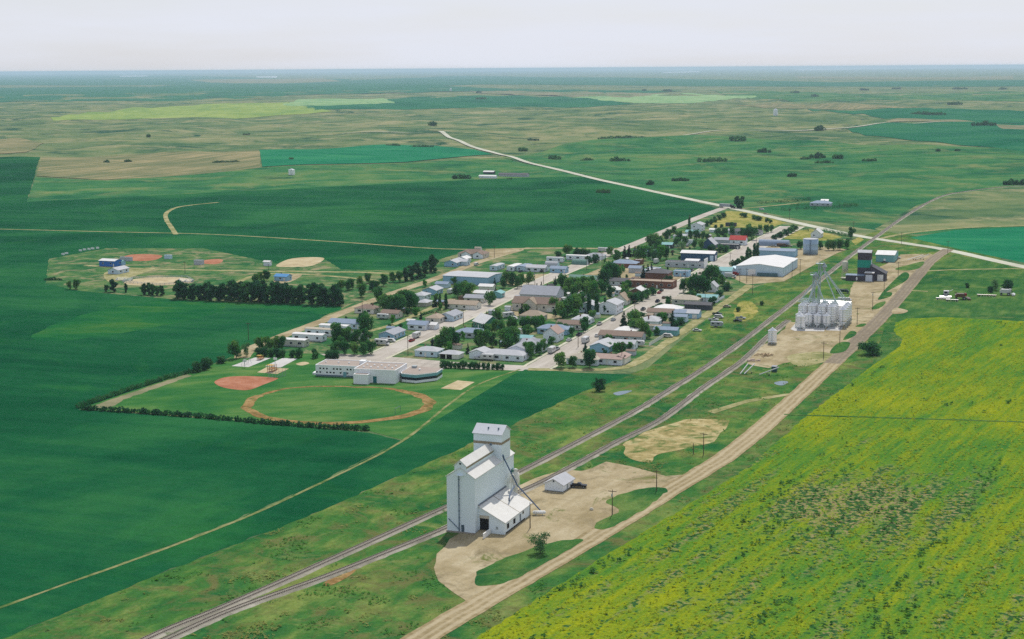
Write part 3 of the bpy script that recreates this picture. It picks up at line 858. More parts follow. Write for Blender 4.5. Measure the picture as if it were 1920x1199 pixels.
def size_word(h, kind):
    if kind == 'bush':
        return 'low' if h < 2.6 else ('rounded' if h < 4.2 else 'large')
    return 'small' if h < 7 else ('mid sized' if h < 9.6 else ('tall' if h < 12.3 else 'very tall'))
KDESC = {'round': 'bushy green tree', 'tall': 'narrow dark green tree', 'poplar': 'columnar dark poplar', 'spruce': 'dark pointed spruce',
         'bush': 'dark green bush', 'light': 'light green tree', 'sparse': 'sparse silvery green tree'}
def plant(px, py, h, kind, w=None, label=None, group='trees and bushes in and around the town'):
    name, cat, H0, W0 = KNAME[kind]
    v = rng.choice(plants(kind))
    loc = G(px, py)
    o = empty(name, loc, rng.uniform(0, 6.28))
    w = w or h * W0 / H0 * rng.uniform(0.72, 0.98)
    if kind in ('round', 'light'):
        h *= .92
        w = min(w, h * 1.0) * .9
    if kind == 'bush' and w < h: w = h * 1.1
    o.scale = (w / W0, w / W0, h / 10)
    place('crown', v[0], o)
    place('trunk', v[1], o)
    if label:
        tag(o, label, cat, group)
    else:
        o['category'] = cat
        o['group'] = group
        PENDING.append((o, size_word(h, kind) + ' ' + KDESC[kind], px, py))
    return o

def hedge(pts, h, w, label, gaps=0.1, mat=None, name='hedge', leaf=0.42, dens=16):
    """a clipped or wild row of shrubs following a line on the ground: one thing"""
    p = [G(*q) for q in pts]
    lb = []
    for a, b in zip(p, p[1:]):
        n = max(1, int((b - a).length / (w * .55)))
        for k in range(n):
            if rng.random() < gaps: continue
            c = a.lerp(b, (k + rng.random() * .6) / n)
            s = rng.uniform(.75, 1.15)
            lb.append((c.x - p[0].x + rng.uniform(-.2, .2) * w, c.y - p[0].y + rng.uniform(-.2, .2) * w, c.z - p[0].z + h * .45 * s, w * .55 * s, w * .55 * s, h * .55 * s))
    n = min(14000, int(len(lb) * dens * max(1.0, w / 2)))
    me = leaf_cloud(lb, n, leaf, len(lb) * 7 + int(p[0].x), name, mat or M_leafdark, core=.5)
    me.name = name
    o = place(name, me, None, p[0])
    tag(o, label, 'hedge', 'hedges')
    return o

def bluff(px, py, h, wpx, label, deep=None):
    """a far clump of willow or aspen on the pasture, too far off to tell its stems apart"""
    base = G(px, py)
    ppm = F / (base - Vector((0, 0, CAMH))).length
    h = min(h * 0.62, 9 + 2 / ppm)
    w = max(wpx / ppm, 4)
    lb = []
    n = max(3, int(w / (h * .8)))
    for i in range(n):
        t = (i + .5) / n - .5
        s = (1 - (2 * abs(t)) ** 3 * .5) * rng.uniform(.7, 1.1)
        lb.append((t * w * .92, rng.uniform(-.5, .5) * (deep or h * 1.2), h * .42 * s, h * .62 * s, h * .62 * s, h * .52 * s))
    me = leaf_cloud(lb, min(2600, 120 + n * 90), h * .14, int(px * 7 + py), 'tree_clump', M_leafdark, core=.5)
    o = place('tree_clump', me, None, base)
    tag(o, label, 'tree clump', 'clumps of trees on the far land')
    return o

# ------------------------------------------------------------------ railway
M_rail = paint('rail_steel', (124, 112, 100), 0.15, 0.5, 2.0)
M_tie = paint('tie_wood', (186, 178, 164), 0.2, 0.9, 1.5)
def railway(pts, label, rails=True):
    p0 = G(*pts[0])
    p = crom([tuple(G(*q, 0, False)[:2]) for q in pts], False, 12)
    q = [p[0]]
    for a, b in zip(p, p[1:]):
        n = max(1, int(math.hypot(b[0] - a[0], b[1] - a[1]) / 8))
        for k in range(1, n + 1):
            q.append((a[0] + (b[0] - a[0]) * k / n, a[1] + (b[1] - a[1]) * k / n))
    root = empty('railway_track', (0, 0, 0))
    tag(root, label, 'railway track', 'railway tracks')
    def strip(name, prof, mat):
        m = MB()
        nn = len(prof)
        vs, fs = [], []
        for i, a in enumerate(q):
            b0, b1 = q[max(0, i - 1)], q[min(len(q) - 1, i + 1)]
            t = Vector((b1[0] - b0[0], b1[1] - b0[1])).normalized()
            for e, z in prof:
                j = mnoise.noise((a[0] / 3, a[1] / 3, e)) * .5 if name == 'ballast' and abs(e) > 1.6 else 0
                vs.append((a[0] + t.y * (e + j), a[1] - t.x * (e + j), land(*a) + z))
            if i:
                for k in range(nn - 1):
                    fs.append(((i - 1) * nn + k, (i - 1) * nn + k + 1, i * nn + k + 1, i * nn + k))
        m.add(vs, fs)
        return m.build(name, mat, root)
    strip('ballast', [(-2.0, .02), (-1.28, .42), (1.28, .42), (2.0, .02)], M_ballast)
    if rails:
        for s in (-.76, .76):
            strip('rail', [(s - .06, .5), (s - .06, .68), (s + .06, .68), (s + .06, .5)], M_rail)
        m = MB()
        acc = 0
        for a, b in zip(q, q[1:]):
            L = math.hypot(b[0] - a[0], b[1] - a[1])
            t = Vector((b[0] - a[0], b[1] - a[1])).normalized()
            nrm = Vector((t.y, -t.x))
            while acc < L:
                c = Vector(a) + t * acc
                vs = []
                for z in (.4, .52):
                    for s1, s2 in ((-1, -1), (1, -1), (1, 1), (-1, 1)):
                        e = c + nrm * (1.22 * s1) + t * (.12 * s2)
                        vs.append((e.x, e.y, z))
                m.add(vs, [(4, 5, 6, 7), (0, 1, 5, 4), (1, 2, 6, 5), (2, 3, 7, 6), (3, 0, 4, 7)])
                acc += .62
            acc -= L
        o = m.build('ties', M_tie, root)
        o['kind'] = 'stuff'
    return root
MAIN_LINE = [(60, 1310), (280, 1198), (422, 1139), (603, 1059), (840, 951), (967, 890), (1160, 789), (1240, 742), (1367, 659), (1493, 562), (1545, 520), (1590, 484), (1640, 447), (1700, 404), (1760, 371), (1810, 360), (1880, 352), (1960, 348)]
railway(MAIN_LINE, 'main railway line with brown rails on pale gravel ballast running past the town')
SIDING = [(120, 1290), (319, 1198), (441, 1144), (603, 1086), (720, 1040), (840, 990), (880, 965), (1010, 908), (1100, 861), (1160, 828), (1240, 787), (1319, 728), (1390, 679), (1438, 634), (1477, 602)]
railway(SIDING, 'siding track nearer the white elevator, running beside the main line')

# ------------------------------------------------------------------ building paints
WALLK = 0.82
def wall(name, rgb, **kw):
    return paint('wall_' + name, rgb, kw.pop('vary', 0.06), kw.pop('rough', 0.7), kw.pop('scale', 0.5), k=WALLK * 1.25, **kw)
WALLS = {'white': (228, 234, 240), 'blue': (150, 190, 214), 'paleblue': (196, 218, 230), 'beige': (204, 200, 186), 'teal': (118, 176, 176), 'brick': (124, 84, 68),
         'dark': (70, 74, 82), 'navy': (62, 92, 122), 'grey': (184, 188, 192), 'brightblue': (52, 112, 190), 'green': (70, 128, 112), 'brown': (126, 96, 76), 'cream': (224, 222, 210), 'red': (150, 60, 54)}
ROOFS = {'grey': (176, 180, 188), 'lgrey': (204, 206, 210), 'white': (244, 243, 240), 'brown': (146, 124, 110), 'tan': (182, 164, 142), 'blue': (128, 158, 186), 'pink': (192, 166, 154),
         'red': (200, 62, 58), 'green': (110, 150, 138), 'dark': (96, 96, 102), 'black': (66, 66, 70), 'bluegrey': (150, 168, 190), 'teal': (150, 204, 204), 'brightblue': (90, 160, 216), 'beige': (198, 188, 168)}
def WM(k): return wall(k, WALLS[k])
def RM(k): return paint('roof_' + k, ROOFS[k], 0.09, 0.75 if k != 'white' else 0.5, 0.5, stain=tuple(int(c * .86) for c in ROOFS[k]))
M_glass = paint('window_glass', (44, 54, 64), 0.1, 0.12, 1.0)
M_trim = wall('trim', (238, 238, 234))
M_doorw = wall('door', (228, 226, 220))
M_darkopen = paint('dark_opening', (30, 26, 24), 0.1, 0.9)
M_metalgrey = paint('galvanised', (184, 196, 200), 0.07, 0.42, 0.7, 0.35)
M_pole = paint('pole_wood', (104, 88, 72), 0.15, 0.9, 1.0)
CACHE = {}
def cached(key, fn):
    if key not in CACHE:
        CACHE[key] = fn()
    return CACHE[key]
def window_mesh(w, h):
    def mk():
        m = MB()
        t = .09
        m.box(-w / 2 - t, w / 2 + t, -.03, .05, -h / 2 - t, -h / 2)
        m.box(-w / 2 - t, w / 2 + t, -.03, .05, h / 2, h / 2 + t)
        m.box(-w / 2 - t, -w / 2, -.03, .05, -h / 2, h / 2)
        m.box(w / 2, w / 2 + t, -.03, .05, -h / 2, h / 2)
        m.cur = 1
        m.box(-w / 2, w / 2, -.03, .03, -h / 2, h / 2)
        return m.mesh('window', [M_trim, M_glass])
    return cached(('win', w, h), mk)
def put_win(root, x, y, z, rz, w=1.5, h=1.1):
    o = place('window', window_mesh(w, h), root, (x, y, z), rz)
    return o
def door_mesh(w, h, mat):
    return cached(('door', w, h, mat.name), lambda: MB().box(-w / 2, w / 2, -.04, .05, 0, h).mesh('door', mat))

def gable_parts(root, L, Wd, wh, pitch, wm, rm, over=.5, x0=None, y0=0.0, z0=0.0, thick=.18):
    """walls with gable ends and two roof slopes, ridge along local x"""
    x0 = -L / 2 if x0 is None else x0
    hw = Wd / 2
    rise = hw * pitch
    m = MB()
    m.prism([(y0 - hw, z0), (y0 + hw, z0), (y0 + hw, z0 + wh), (y0, z0 + wh + rise), (y0 - hw, z0 + wh)], x0, x0 + L)
    a = m.build('wall', wm, root)
    r = MB()
    e = over
    zt = z0 + wh + .02 + thick
    for s in (-1, 1):
        r.slab([(x0 - e, y0, zt + rise), (x0 + L + e, y0, zt + rise), (x0 + L + e, y0 + s * (hw + e), zt - e * pitch), (x0 - e, y0 + s * (hw + e), zt - e * pitch)], thick)
    b = r.build('roof', rm, root)
    return a, b

def hip_parts(root, L, Wd, wh, pitch, wm, rm, over=.5):
    hw, hl = Wd / 2, L / 2
    m = MB()
    m.box(-hl, hl, -hw, hw, 0, wh)
    m.build('wall', wm, root)
    e = over
    hh = (hw + e) * pitch
    rl = max(0.01, hl - hw)
    z = wh + .02
    r = MB()
    A, B, C, D = (-hl - e, -hw - e, z), (hl + e, -hw - e, z), (hl + e, hw + e, z), (-hl - e, hw + e, z)
    P_, Q_ = (-rl, 0, z + hh), (rl, 0, z + hh)
    r.add([A, B, C, D, P_, Q_], [(0, 1, 5, 4), (1, 2, 5), (2, 3, 4, 5), (3, 0, 4), (3, 2, 1, 0)])
    return r.build('roof', rm, root)

def house(px, py, L, Wd, ax, kind, roof, wallc, label, wh=2.9, pitch=0.36, cat='house', name='house', nick=None, win=True, gd=0, chim=None, two=False, group='houses of the town', az=None):
    """px, py: foot of the near wall; ax: 'u' or 'v', the bearing of the long side"""
    a = az if az is not None else (UA if ax == 'u' else VA)
    g = G(px, py)
    c = g + U * (L / 2 if ax == 'u' else Wd / 2) * 0.8
    root = empty(name, c, rotz(a))
    tag(root, label, cat, group)
    LM.append((nick or label, px, py - 4))
    wm, rm = WM(wallc), RM(roof)
    hl, hw = L / 2, Wd / 2
    if two: wh = 5.4
    if kind == 'g':
        gable_parts(root, L, Wd, wh, pitch, wm, rm)
    elif kind == 'h':
        hip_parts(root, L, Wd, wh, pitch, wm, rm)
    elif kind == 'f':
        m = MB().box(-hl, hl, -hw, hw, 0, wh)
        m.build('wall', wm, root)
        r = MB().box(-hl + .25, hl - .25, -hw + .25, hw - .25, wh - .05, wh + .06)
        r.build('roof', rm, root)
        p = MB()
        p.box(-hl - .06, hl + .06, -hw - .06, -hw + .25, wh - .3, wh + .4)
        p.box(-hl - .06, hl + .06, hw - .25, hw + .06, wh - .3, wh + .4)
        p.box(-hl - .06, -hl + .25, -hw + .25, hw - .25, wh - .3, wh + .4)
        p.box(hl - .25, hl + .06, -hw + .25, hw - .25, wh - .3, wh + .4)
        p.build('parapet', wm, root)
    elif kind == 'm':                              # mobile home: shallow rounded roof, skirting
        m = MB().box(-hl, hl, -hw, hw, .6, wh)
        m.build('wall', wm, root)
        MB().box(-hl + .1, hl - .1, -hw + .1, hw - .1, 0, .6).build('skirting', WM('grey'), root)
        prof = [(-hw - .2, wh), (hw + .2, wh), (hw + .2, wh + .12), (hw * .5, wh + .34), (0, wh + .42), (-hw * .5, wh + .34), (-hw - .2, wh + .12)]
        MB().prism(prof, -hl - .2, hl + .2).build('roof', rm, root)
    elif kind == 'q':                              # quonset: half round of corrugated sheet
        n = 14
        prof = [(hw * math.cos(math.pi * i / n), wh * math.sin(math.pi * i / n)) for i in range(n + 1)]
        MB().prism(prof, -hl, hl).build('shell', rm, root)
        MB().prism([(y * .93, z * .93) for y, z in prof], -hl - .06, hl + .06).build('end_wall', wm, root)
    if win:
        zc = wh * .56
        n = max(1, int(L / 4.6))
        levels = [zc] if not two else [1.6, 4.1]
        for z in levels:
            for i in range(n):
                x = -hl + L * (i + .5) / n + rng.uniform(-.4, .4)
                ww = rng.choice((1.2, 1.5, 2.0))
                put_win(root, x, -hw - .03, z, 0, ww)
                if i % 2 == 0: put_win(root, x, hw + .03, z, math.pi, 1.5)
            for s in (-1, 1):
                put_win(root, s * (hl + .03), rng.choice((-1, 0, 1)) * hw * .4, z, s * math.pi / 2, 1.2)
        dx = -hl + L * (rng.randrange(n) + 1) / n - L / n * .05 if n > 1 else hl * .6
        dx = max(-hl + .8, min(hl - .8, dx))
        place('door', door_mesh(.95, 2.05, M_doorw), root, (dx, -hw - .03, 0.02))
    for i in range(abs(gd)):
        if gd > 0:                                 # on the long near side
            place('garage_door', cached(('gdoor', 1), lambda: MB().box(-1.3, 1.3, -.04, .06, 0, 2.3).mesh('garage_door', M_doorw)), root, (hl - 2.0 - 3.2 * i, -hw - .03, .02))
        else:
            place('garage_door', cached(('gdoor', 2), lambda: MB().box(-1.3, 1.3, -.04, .06, 0, 2.3).mesh('garage_door', M_darkopen)), root, (-hl - .03, -hw / 2 + hw * i, .02), -math.pi / 2)
    if chim is None: chim = kind in 'gh' and win and rng.random() < .7
    if chim:
        xx = rng.uniform(-.3, .3) * L
        zt = wh + hw * pitch
        MB().box(xx - .3, xx + .3, .3, .9, zt - .9, zt + .7).build('chimney', WM('brick'), root)
    return root
def ext(root, L, Wd, x, y, wh, pitch, wm, rm, along='y'):
    """a wing at right angles: its own ridge runs along local y"""
    m = MB()
    hl = L / 2
    rise = Wd / 2 * pitch
    m.xprism([(x - Wd / 2, 0), (x + Wd / 2, 0), (x + Wd / 2, wh), (x, wh + rise), (x - Wd / 2, wh)], y - hl, y + hl)
    m.build('wing_wall', WM(wm), root)
    r = MB()
    e, t = .45, .18
    zt = wh + .03 + t
    for s in (-1, 1):
        r.slab([(x, y - hl - e, zt + rise), (x + s * (Wd / 2 + e), y - hl - e, zt - e * pitch), (x + s * (Wd / 2 + e), y + hl + e, zt - e * pitch), (x, y + hl + e, zt + rise)], t)
    r.build('wing_roof', RM(rm), root)
    put_win(root, x, y - hl - .03, wh * .56, 0, 1.6)

# ------------------------------------------------------------------ the white grain elevator in front
M_elev = wall('elevator_siding', (224, 236, 250), vary=0.025, scale=0.25)
M_elevroof = paint('roof_elevator', (246, 244, 238), 0.05, 0.5, 0.4, stain=(226, 220, 206))
M_brownband = wall('brown_band', (150, 136, 112))
M_steelblue = paint('spout_steel', (120, 142, 162), 0.1, 0.45, 1.0, 0.3)
def white_elevator():
    EA = 21.0
    o = G(891, 1003)
    root = empty('grain_elevator', o, rotz(EA))
    tag(root, 'tall white wooden grain elevator with stepped roofs beside the siding in the foreground', 'grain elevator')
    LM.append(('big white elevator', 905, 960))
    # local x runs up the track, local +y away to the left; the near right corner is the origin
    Wd, L, EV, RG = 8.9, 32.0, 17.0, 19.8
    pit = (RG - EV) / (Wd / 2)
    m = MB()
    m.prism([(0, 0.5), (Wd, 0.5), (Wd, EV), (Wd / 2, RG), (0, EV)], 0, L)
    m.build('body', M_elev, root)
    MB().box(-.25, L + .25, -.25, Wd + .25, 0, 0.5).build('foundation', paint('old_concrete', (176, 168, 156), .1), root)
    r = MB()
    t = .16
    for s in (-1, 1):
        e = .35
        r.slab([(-.3, Wd / 2, RG + t + .02), (L + .3, Wd / 2, RG + t + .02), (L + .3, Wd / 2 + s * (Wd / 2 + e), EV + t + .02 - e * pit), (-.3, Wd / 2 + s * (Wd / 2 + e), EV + t + .02 - e * pit)], t)
    r.build('roof', M_elevroof, root)
    # long monitor on the ridge
    mw, me_, mr, ml = 3.7, 20.5, 22.1, 21.8
    m = MB()
    yc = Wd / 2
    m.prism([(yc - mw / 2, EV + .6), (yc + mw / 2, EV + .6), (yc + mw / 2, me_), (yc, mr), (yc - mw / 2, me_)], -.12, ml)
    mo = m.build('monitor', M_elev, root)
    r = MB()
    pm = (mr - me_) / (mw / 2)
    for s in (-1, 1):
        e = .3
        r.slab([(-.4, yc, mr + t + .02), (ml, yc, mr + t + .02), (ml, yc + s * (mw / 2 + e), me_ + t + .02 - e * pm), (-.4, yc + s * (mw / 2 + e), me_ + t + .02 - e * pm)], t)
    r.build('monitor_roof', M_elevroof, mo)
    MB().box(.1, ml - .1, yc - mw / 2 - .03, yc - mw / 2 + .05, me_ - .95, me_ - .35).build('brown_band', M_brownband, mo)
    MB().box(-.16, -.08, yc - .3, yc + .3, me_ + .3, me_ + .8).build('vent', M_darkopen, mo)
    # cupola across the body
    c0, c1, ce, crr = 21.4, 28.6, 25.2, 27.3
    m = MB()
    xm = (c0 + c1) / 2
    m.xprism([(c0, EV - .4), (c1, EV - .4), (c1, ce), (xm, crr), (c0, ce)], -.15, Wd + .15)
    cu = m.build('cupola', M_elev, root)
    r = MB()
    pc = (crr - ce) / ((c1 - c0) / 2)
    for s in (-1, 1):
        e = .35
        r.slab([(xm, -.5, crr + t + .02), (xm, Wd + .5, crr + t + .02), (xm + s * ((c1 - c0) / 2 + e), Wd + .5, ce + t + .02 - e * pc), (xm + s * ((c1 - c0) / 2 + e), -.5, ce + t + .02 - e * pc)], t)
    r.build('cupola_roof', paint('roof_cupola', (222, 226, 232), .05, .6), cu)
    b = MB()
    b.box(c0 - .04, c0 + .05, -.19, Wd + .19, ce - 3.2, ce - 2.4)
    b.box(c0 + .05, c1 - .3, -.19, -.1, ce - 3.2, ce - 2.4)
    b.build('brown_band', M_brownband, cu)
    MB().box(c0 - .05, c0 + .03, yc - 1.4, yc - .7, 21.6, 22.3).build('vent', M_steelblue, cu)
    for y in (1.3, 4.6):
        MB().box(c0 + 1.6, c0 + 2.0, y, y + .4, ce + .9, ce + 1.7).build('roof_vent', M_steelblue, cu)
    # manlift pipe, hatch and platform on the gable
    p = MB()
    yp = yc + .5
    p.tube((-.28, yp, .6), (-.28, yp, EV + .6), .16, 8)
    for z in np.arange(1, EV, 1.9):
        p.box(-.28, .0, yp - .22, yp + .22, z, z + .12)
    p.build('loading_pipe', M_steelblue, root)
    MB().box(-.1, .06, yc - .55, yc + .75, EV + .9, EV + 2.2).build('hatch', M_darkopen, root)
    MB().box(-1.0, .0, yc - .9, yc + 1.0, EV + .55, EV + .7).build('platform', M_elev, root)
    MB().box(-.09, .06, yc - 1.0, yc - .1, .5, 2.6).build('door', paint('steel_door', (92, 112, 124), .1), root)
    MB().tube((-.25, Wd - .5, 4.2), (-.35, yc + .5, 1.2), .12, 6).build('drain_pipe', M_steelblue, root)
    # driveway shed leaning on the long wall
    s0, s1, sd, hw_, he = 2.6, 24.6, 8.2, 7.9, 3.8
    m = MB()
    m.prism([(-.02, .0), (-.02, hw_), (-sd, he), (-sd, .0)], s0, s1)
    sh = m.build('driveway_shed', M_elev, root)
    sl = (hw_ - he) / sd
    r = MB()
    r.slab([(s0 - .4, -.03, hw_ + .22), (s1 + .4, -.03, hw_ + .22), (s1 + .4, -sd - .5, he + .22 - .5 * sl), (s0 - .4, -sd - .5, he + .22 - .5 * sl)], .18)
    rf = r.build('shed_roof', M_elevroof, sh)
    MB().slab([(s0 + 11.3, -.1, hw_ + .26), (s0 + 11.5, -.1, hw_ + .26), (s0 + 11.5, -sd - .5, he + .26 - .5 * sl), (s0 + 11.3, -sd - .5, he + .26 - .5 * sl)], .05).build('seam', M_brownband, rf)
    MB().slab([(s0 - .2, -.05, hw_ + .5), (s1 + .2, -.05, hw_ + .5), (s1 + .2, -.35, hw_ + .45), (s0 - .2, -.35, hw_ + .45)], .2).build('flashing', paint('flashing', (120, 128, 140), .1), rf)
    MB().box(s0 - .1, s0 + .05, -3.3, -.5, .7, 4.4).build('drive_door', M_darkopen, sh)
    MB().box(s0 - .13, s0 + .05, -3.4, -.4, 4.4, 5.3).build('lintel', wall('lintel', (196, 188, 170)), sh)
    for x in (s0 + 2.8, s0 + 8.0):
        w = place('window', window_mesh(1.7, 1.5), sh, (x, -sd - .04, 2.0), 0)
        MB().box(-.85, .85, -.06, .02, -.75, .75).build('pane', M_darkopen, w)
    put_win(sh, s0 + 15.5, -sd - .04, 2.6, 0, 1.2, .9)
    place('door', door_mesh(1.0, 2.1, M_steelblue), sh, (s0 + 13.2, -sd - .04, .6))
    MB().box(s0 - .1, s0 + .03, -6.2, -5.5, 1.5, 2.3).build('vent', M_metalgrey, sh)
    MB().box(s0 + 1.0, s1 - 5, -sd - .1, -sd + .3, 0, .45).build('underfloor_shade', paint('underfloor_dark', (72, 68, 64), .1), sh)  # dark strip painted as the shade under the raised floor
    # dump ramp with concrete wing wall
    MB().xprism([(s0 - 7, 0), (s0, 0), (s0, .9)], -3.6, -.3).build('ramp', M_gravel, root)
    MB().box(s0 - 5.6, s0 - .1, -4.0, -3.65, 0, 1.6).build('ramp_wall', M_trim, root)
    # outside spouts and the dust cyclone by the far end of the shed
    sp = MB()
    sp.tube((c0 + 1.3, -.2, 17.9), (s1 + 1, -3.6, 8.6), .2, 8)
    sp.tube((s1 + 1, -3.6, 8.6), (s1 + 2.0, -11.0, .8), .2, 8)
    sp.path([(c0 + .6, -.25, 18.7), (c0 + 1.3, -.25, 17.9)], .3, 8)
    sp.build('spout', paint('spout_blue', (84, 112, 148), .1, .5), root)
    sp = MB()
    sp.path([(s1 - 1.2, -3.5, 9.0), (s1 - 6, -4.1, 8.4), (s1 - 9, -4.7, 7.2), (s1 - 9, -4.7, 6.4)], .24, 8)
    sp.build('fan_duct', paint('duct', (104, 124, 150), .1, .5), root)
    cyx, cyy = s1 + 2.6, -2.4
    cy = MB()
    cy.lathe([(.15, 5.2), (.45, 6.2), (1.15, 9.6), (1.15, 12.0), (.5, 12.4), (.5, 13.0), (.9, 13.1), (.1, 13.5)], cyx, cyy, 16)
    co = cy.build('dust_cyclone', wall('cream_steel', (228, 226, 214)), root, smooth=True)
    lg = MB()
    for dx, dy in ((-1, -1), (1, -1), (1, 1), (-1, 1)):
        lg.tube((cyx + dx * 1.2, cyy + dy * 1.2, 0), (cyx + dx * .9, cyy + dy * .9, 10.5), .1, 5)
    lg.path([(cyx - 1.2, cyy, 11.6), (cyx - 2.4, cyy + .6, 11.9), (cyx - 2.8, cyy + .8, 9.4)], .38, 8)
    lg.build('cyclone_stand', wall('cream_steel', (228, 226, 214)), co)
    MB().box(c1 + 1.0, L - .3, -.5, -.02, 9.0, 12.3).build('hopper_box', paint('copper_green', (74, 128, 122), .1), root)
    return root
white_elevator()

def rod(p, q, r, n=6):
    return MB().tube(p, q, r, n)

# storage shed by the black pickup
sh = house(1042, 921, 9.0, 6.4, 'u', 'g', 'lgrey', 'white', 'white gabled storage shed on skids next to the black pickup', wh=2.5, pitch=.52, cat='shed', name='storage_shed', nick='white storage shed', win=False, group=None, az=25)
MB().box(-4.5, 4.5, -3.2, 3.2, -.02, .32).build('skid_and_shade', M_darkopen, sh)  # one near-black block: the skids plus painted shade below the shed
MB().box(-4.6, -4.44, -.25, .25, 3.2, 3.7).build('vent', M_darkopen, sh)
MB().box(.2, 2.0, -3.26, -3.14, .35, 2.3).build('door', M_trim, sh)
MB().box(-1.2, -.4, -3.26, -3.14, .35, 2.3).build('door', M_metalgrey, sh)

# ------------------------------------------------------------------ bin complex
M_bin = paint('bin_white', (250, 250, 246), 0.03, 0.5, 0.5, 0.45, k=0.92)
M_leg = paint('leg_steel', (204, 222, 222), 0.08, 0.5, 0.8)
M_cream = paint('bin_cream', (232, 228, 204), 0.05, 0.5, 0.5)
def bin_meshes(rad, h0, eave, top, seams):
    key = ('bin', rad, h0, eave, top)
    def mk():
        body = MB()
        if h0 > 0:
            body.lathe([(.3, .5), (rad, h0)], n=24)
        prof = []
        n = 7
        for i in range(n):
            z0, z1 = h0 + (eave - h0) * i / n, h0 + (eave - h0) * (i + 1) / n
            prof += [(rad, z0), (rad, z1 - .03), (rad + .012, z1 - .015)]
        prof.append((rad, eave))
        body.lathe(prof, n=24)
        roof = MB().lathe([(rad + .12, eave - .02), (rad + .1, eave + .08), (.35, top - .25), (.35, top), (.1, top + .12)], n=24)
        legs = MB()
        if h0 > 0:
            legs.tube((rad, 0, 0), (rad, 0, h0 + .3), .12, 5)
        lad = MB()
        lad.tube((0, -rad - .18, h0 * .4), (0, -rad - .18, eave), .05, 4)
        lad.tube((.4, -rad - .18, h0 * .4), (.4, -rad - .18, eave), .05, 4)
        for z in np.arange(h0 + .3, eave, .6):
            lad.box(0, .4, -rad - .2, -rad - .14, z, z + .06)
        return (body.mesh('wall', M_bin, True), roof.mesh('roof', M_bin, True), legs.mesh('support_leg', M_leg) if h0 > 0 else None, lad.mesh('ladder', M_leg))
    return cached(key, mk)
def grain_bin(loc, rad, h0, eave, top, label, rz=0.0, group='white grain bins of the bin yard'):
    o = empty('grain_bin', loc, rz)
    tag(o, label, 'grain bin', group)
    a, b, c, d = bin_meshes(rad, h0, eave, top, 7)
    place('wall', a, o); place('roof', b, o)
    if c:
        for i in range(8):
            place('support_leg', c, o, None, math.pi * 2 * i / 8)
    place('ladder', d, o)
    return o
B0 = G(1499, 613.5)
ORD = ['first', 'second', 'third', 'fourth']
for i in range(4):
    grain_bin(B0 + V * (4.7 * i - .2) + U * 0.6, 2.05, 2.4, 6.6, 8.0, ORD[i] + ' from left in the short front row of white hopper bins', rotz(VA))
grain_bin(G(1502, 617.5), 2.15, 1.0, 6.8, 7.9, 'white hopper bin standing alone in front of the front row', rotz(VA))
for j in range(3):
    for i in range(4):
        grain_bin(B0 + V * (5.0 * i + .4) + U * (6.4 + 5.6 * j), 2.3, 2.6, 10.6, 12.2,
                  ORD[i] + ' from left in the ' + ('nearest', 'middle', 'rearmost')[j] + ' row of tall white bins', rotz(VA))
for j in range(4):
    grain_bin(B0 + V * 21.6 + U * (5.0 + 6.2 * j), 2.1, 3.2, 9.6, 11.2,
              ('nearest', 'second nearest', 'third nearest', 'farthest')[j] + ' white bin in the single file right of the drive-through', rotz(VA))
def works_building():
    o = empty('receiving_shed', B0 + V * 13.8 + U * 33, rotz(VA))
    tag(o, 'tall white steel receiving shed behind the cluster of white bins', 'shed')
    LM.append(('cluster of white bins', 1535, 600))
    gable_parts(o, 16, 12, 8.0, .28, M_bin, M_bin, .3)
    MB().box(-1.9, 1.9, -6.12, -5.9, .02, 4.6).build('door', M_metalgrey, o)
    MB().box(5.2, 6.6, -6.1, -5.9, .02, 2.2).build('door', M_steelblue, o)
    return o
works_building()
def leg_tower(base, h, heads, spouts, label, mast=0):
    o = empty('bucket_elevator', base, rotz(VA))
    tag(o, label, 'grain leg', 'grain legs above the bins')
    m = MB()
    for dx in (-.9, .9):
        for dy in (-.9, .9):
            m.tube((dx * .7, dy * .7, 0), (dx * .7, dy * .7, h), .08, 5)
    for k, z in enumerate(np.arange(0, h - 2, 2.6)):
        for s in (-.9, .9):
            a, b, q = ((-.63, .63, s * .7) if k % 2 else (.63, -.63, s * .7))
            m.tube((a, q, z), (b, q, z + 2.6), .035, 4)
            m.tube((q, a, z), (q, b, z + 2.6), .035, 4)
    m.build('lattice_tower', M_leg, o)
    m = MB()
    for s in (-.35, .35):
        m.box(s - .17, s + .17, -.2, .2, .3, h + .6)
    m.build('leg_casing', M_metalgrey, o)
    for hx, hz in heads:
        q = MB()
        q.lathe([(1.3, hz - .1), (1.6, hz), (.35, hz + 1.9), (.1, hz + 2.2)], hx, 0, 14)
        q.lathe([(.3, hz - 2.4), (1.2, hz - .6), (1.3, hz - .1)], hx, 0, 14)
        q.build('distributor', M_metalgrey, o)
    q = MB()
    q.box(-1.9, 1.9, -1.5, 1.5, h - .1, h + .05)
    for x in (-1.9, 1.9):
        for y in (-1.5, 1.5):
            q.tube((x, y, h), (x, y, h + 1.1), .05, 4)
    q.path([(-1.9, -1.5, h + 1.1), (1.9, -1.5, h + 1.1), (1.9, 1.5, h + 1.1), (-1.9, 1.5, h + 1.1), (-1.9, -1.5, h + 1.1)], .05, 4)
    q.build('platform', M_leg, o)
    for a, b in spouts:
        rod(a, b, .3, 8).build('spout', M_leg, o)
    if mast:
        rod((0, 0, h), (0, 0, h + mast), .06, 5).build('mast', M_leg, o)
LT = B0 + V * 7.4 + U * 15.5
